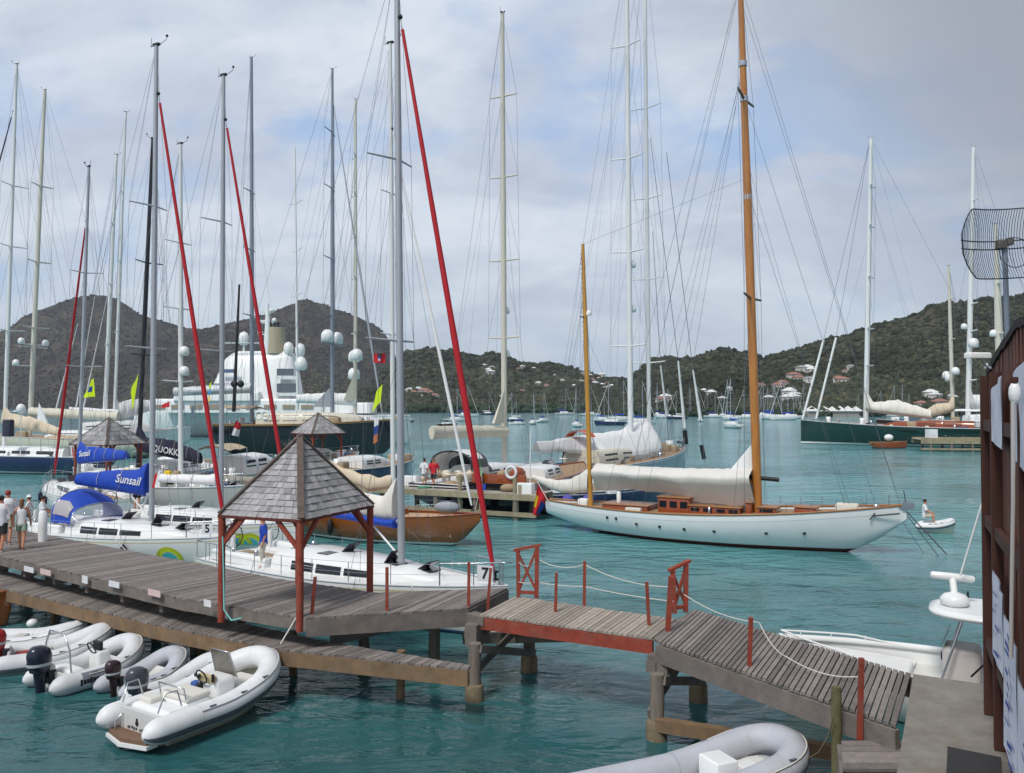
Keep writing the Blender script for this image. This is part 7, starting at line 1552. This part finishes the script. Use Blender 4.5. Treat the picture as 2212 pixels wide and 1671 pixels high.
# mooring lines
def moor(a, b, sag, label, mat=ROPEW, r=.014):
    q = [a.lerp(b, i / 10) - V((0, 0, sag * 4 * (i / 10) * (1 - i / 10))) for i in range(11)]; mm = MB(); mm.tube(q, r, 5); single('mooring_line', mm, mat, label, 'rope', 'mooring lines of the near yachts')
moor(F1.w(F1.h.sheer(.25, F1.near, .02)), V((-15.4, 29.4, DZ)), .25, 'mooring line from the stern quarter of yacht five to the dock')
moor(F1.w(F1.h.sheer(.62, F1.near, .02)), V((-11.2, 26.5, DZ)), .3, 'mooring line from amidships of yacht five to the dock')
moor(F3.w(F3.h.sheer(.12, F3.near, .02)), V((-8.6, 24.6, DZ)), .2, 'mooring line from the stern of yacht seven to the dock')
moor(F3.w(F3.h.sheer(.8, F3.near, .02)), V((-2.2, 21.4, DZ)), .15, 'mooring line from the foredeck of yacht seven to the dock end')
moor(Bn.w(Bn.h.sheer(.96, Bn.near, .02)), V((-1.9, 48.2, 1.5)), .5, 'mooring line from the varnished yacht bow back to the middle dock')
moor(C.w((-C.h.L / 2 + .2, 0, 1.5)), V((1.1, 47.2, 1.5)), .2, 'mooring line from the classic ketch stern to the middle dock')
# ------------------------------------------------------------------ flags
def flag(label, a, b, c, mat, d=None, Y=60, wave=.1, deco=None, pole=None, bands=None):
    """a, b: top and foot of the hoist; c, d: foot and top of the fly (photo columns and rows)"""
    A, B_, Cc, D = P(*a, Y), P(*b, Y), P(*c, Y + .3), P(*(d or c), Y + .3); t = thing('flag', label, 'flag', B_)
    n = 10; fn = lambda i, j, o=0.: A.lerp(B_, j).lerp(D.lerp(Cc, j), i) + V((0, wave * math.sin(i * 7 + j * 2) * (.3 + i) + o, 0))
    k = len(bands) if bands else 1
    for z in range(k):
        mb = MB(); mb.grid(lambda i, j: fn(i, (z + j) / k), n, 4); m2 = MB(); m2.grid(lambda i, j: fn(1 - i, (z + j) / k, .01), n, 4); mb.join(m2); mb.build('cloth' if not bands else 'stripe', bands[z] if bands else mat, t)
    if deco:
        for (i0, i1, j0, j1, mt) in deco: mb = MB(); mb.grid(lambda i, j: fn(lerp(i0, i1, i), lerp(j0, j1, j), -.015), 4, 4); mb.build('emblem', mt, t)
    if pole: mb = MB(); mb.tube([P(*pole[0], Y - .05), P(*pole[1], Y - .05)], .02 * Y / 40, 5); mb.build('staff', WHITE, t)
    return t
flag('lime yellow flag with a blue emblem behind the dark red furled sail', (202, 817), (205, 857), (177, 860), LIME, Y=55, d=(198, 822), deco=[(.25, .7, .42, .72, BLUEF)])
flag('lime yellow flag hanging limp left of the black mast', (299, 806), (288, 880), (284, 886), LIME, Y=50, d=(281, 850))
flag('lime yellow flag with a white tail left of the tall grey mast of yacht seven', (826, 830), (822, 868), (803, 892), LIME, Y=52, d=(812, 848))
flag('red blue and white flag of stripes hanging below the lime flag', (818, 900), (815, 955), (806, 960), REDF, Y=52, d=(808, 905), bands=[CLOTHW, BLUEF, M('orange cloth', S(190, 110, 70), .8)])
flag('red national flag with dark centre high beside the white mast', (807, 764), (807, 784), (832, 785), REDF, Y=90, d=(832, 764), deco=[(.3, .72, .0, .35, INK), (.36, .66, .36, .55, BLUEF), (.42, .6, .56, .8, CLOTHW)])
flag('small red flag before the white motor yacht', (366, 867), (366, 880), (347, 882), REDF, Y=70, d=(349, 876))
flag('grey blue flag drooping near the white mast', (421, 873), (418, 906), (410, 910), M('grey flag', S(96, 110, 130), .8), Y=62, d=(412, 885))
flag('green white and red flag drooping at the stern of the black yacht', (1034, 968), (1047, 1078), (1042, 1088), GRNF, Y=49.5, d=(1036, 1000), bands=[GRNF, M('pale green cloth', S(170, 215, 165), .8), CLOTHW])
flag('red pennant below the green and white flag', (1031, 1050), (1031, 1076), (1042, 1078), REDF, Y=49.2, d=(1036, 1060))
flag('large red and blue flag drooping at the stern of the classic ketch', (1162, 1045), (1150, 1112), (1163, 1115), REDF, Y=44.4, d=(1187, 1080), deco=[(.55, 1, .35, .9, BLUEF), (.0, .25, .35, .75, YELF), (.1, .4, .72, .98, REDF)], pole=((1160, 1040), (1185, 1085)))
flag('blue and yellow flag strip hanging behind the middle red furled sail', (457, 822), (452, 868), (448, 872), LIME, Y=50, d=(452, 835), bands=[LIME, M('sky cloth', S(60, 150, 210), .8), YELF])
flag('red and white flag on the stern post near the distant dock', (510, 908), (500, 940), (515, 944), REDF, Y=72, d=(520, 915), bands=[REDF, CLOTHW])
# ------------------------------------------------------------------ the air
m = bpy.data.materials.new('sea air'); m.use_nodes = True; nt = m.node_tree; nt.nodes.clear()
vo = nt.nodes.new('ShaderNodeVolumePrincipled'); vo.inputs['Color'].default_value = (.86, .92, 1.0, 1); vo.inputs['Density'].default_value = .00009; vo.inputs['Anisotropy'].default_value = .2
ou = nt.nodes.new('ShaderNodeOutputMaterial'); nt.links.new(vo.outputs[0], ou.inputs['Volume'])
mb = MB(); mb.box((0, 2600, 200), (11000, 6900, 410)); hz = structure('haze', mb, m, 'stuff')
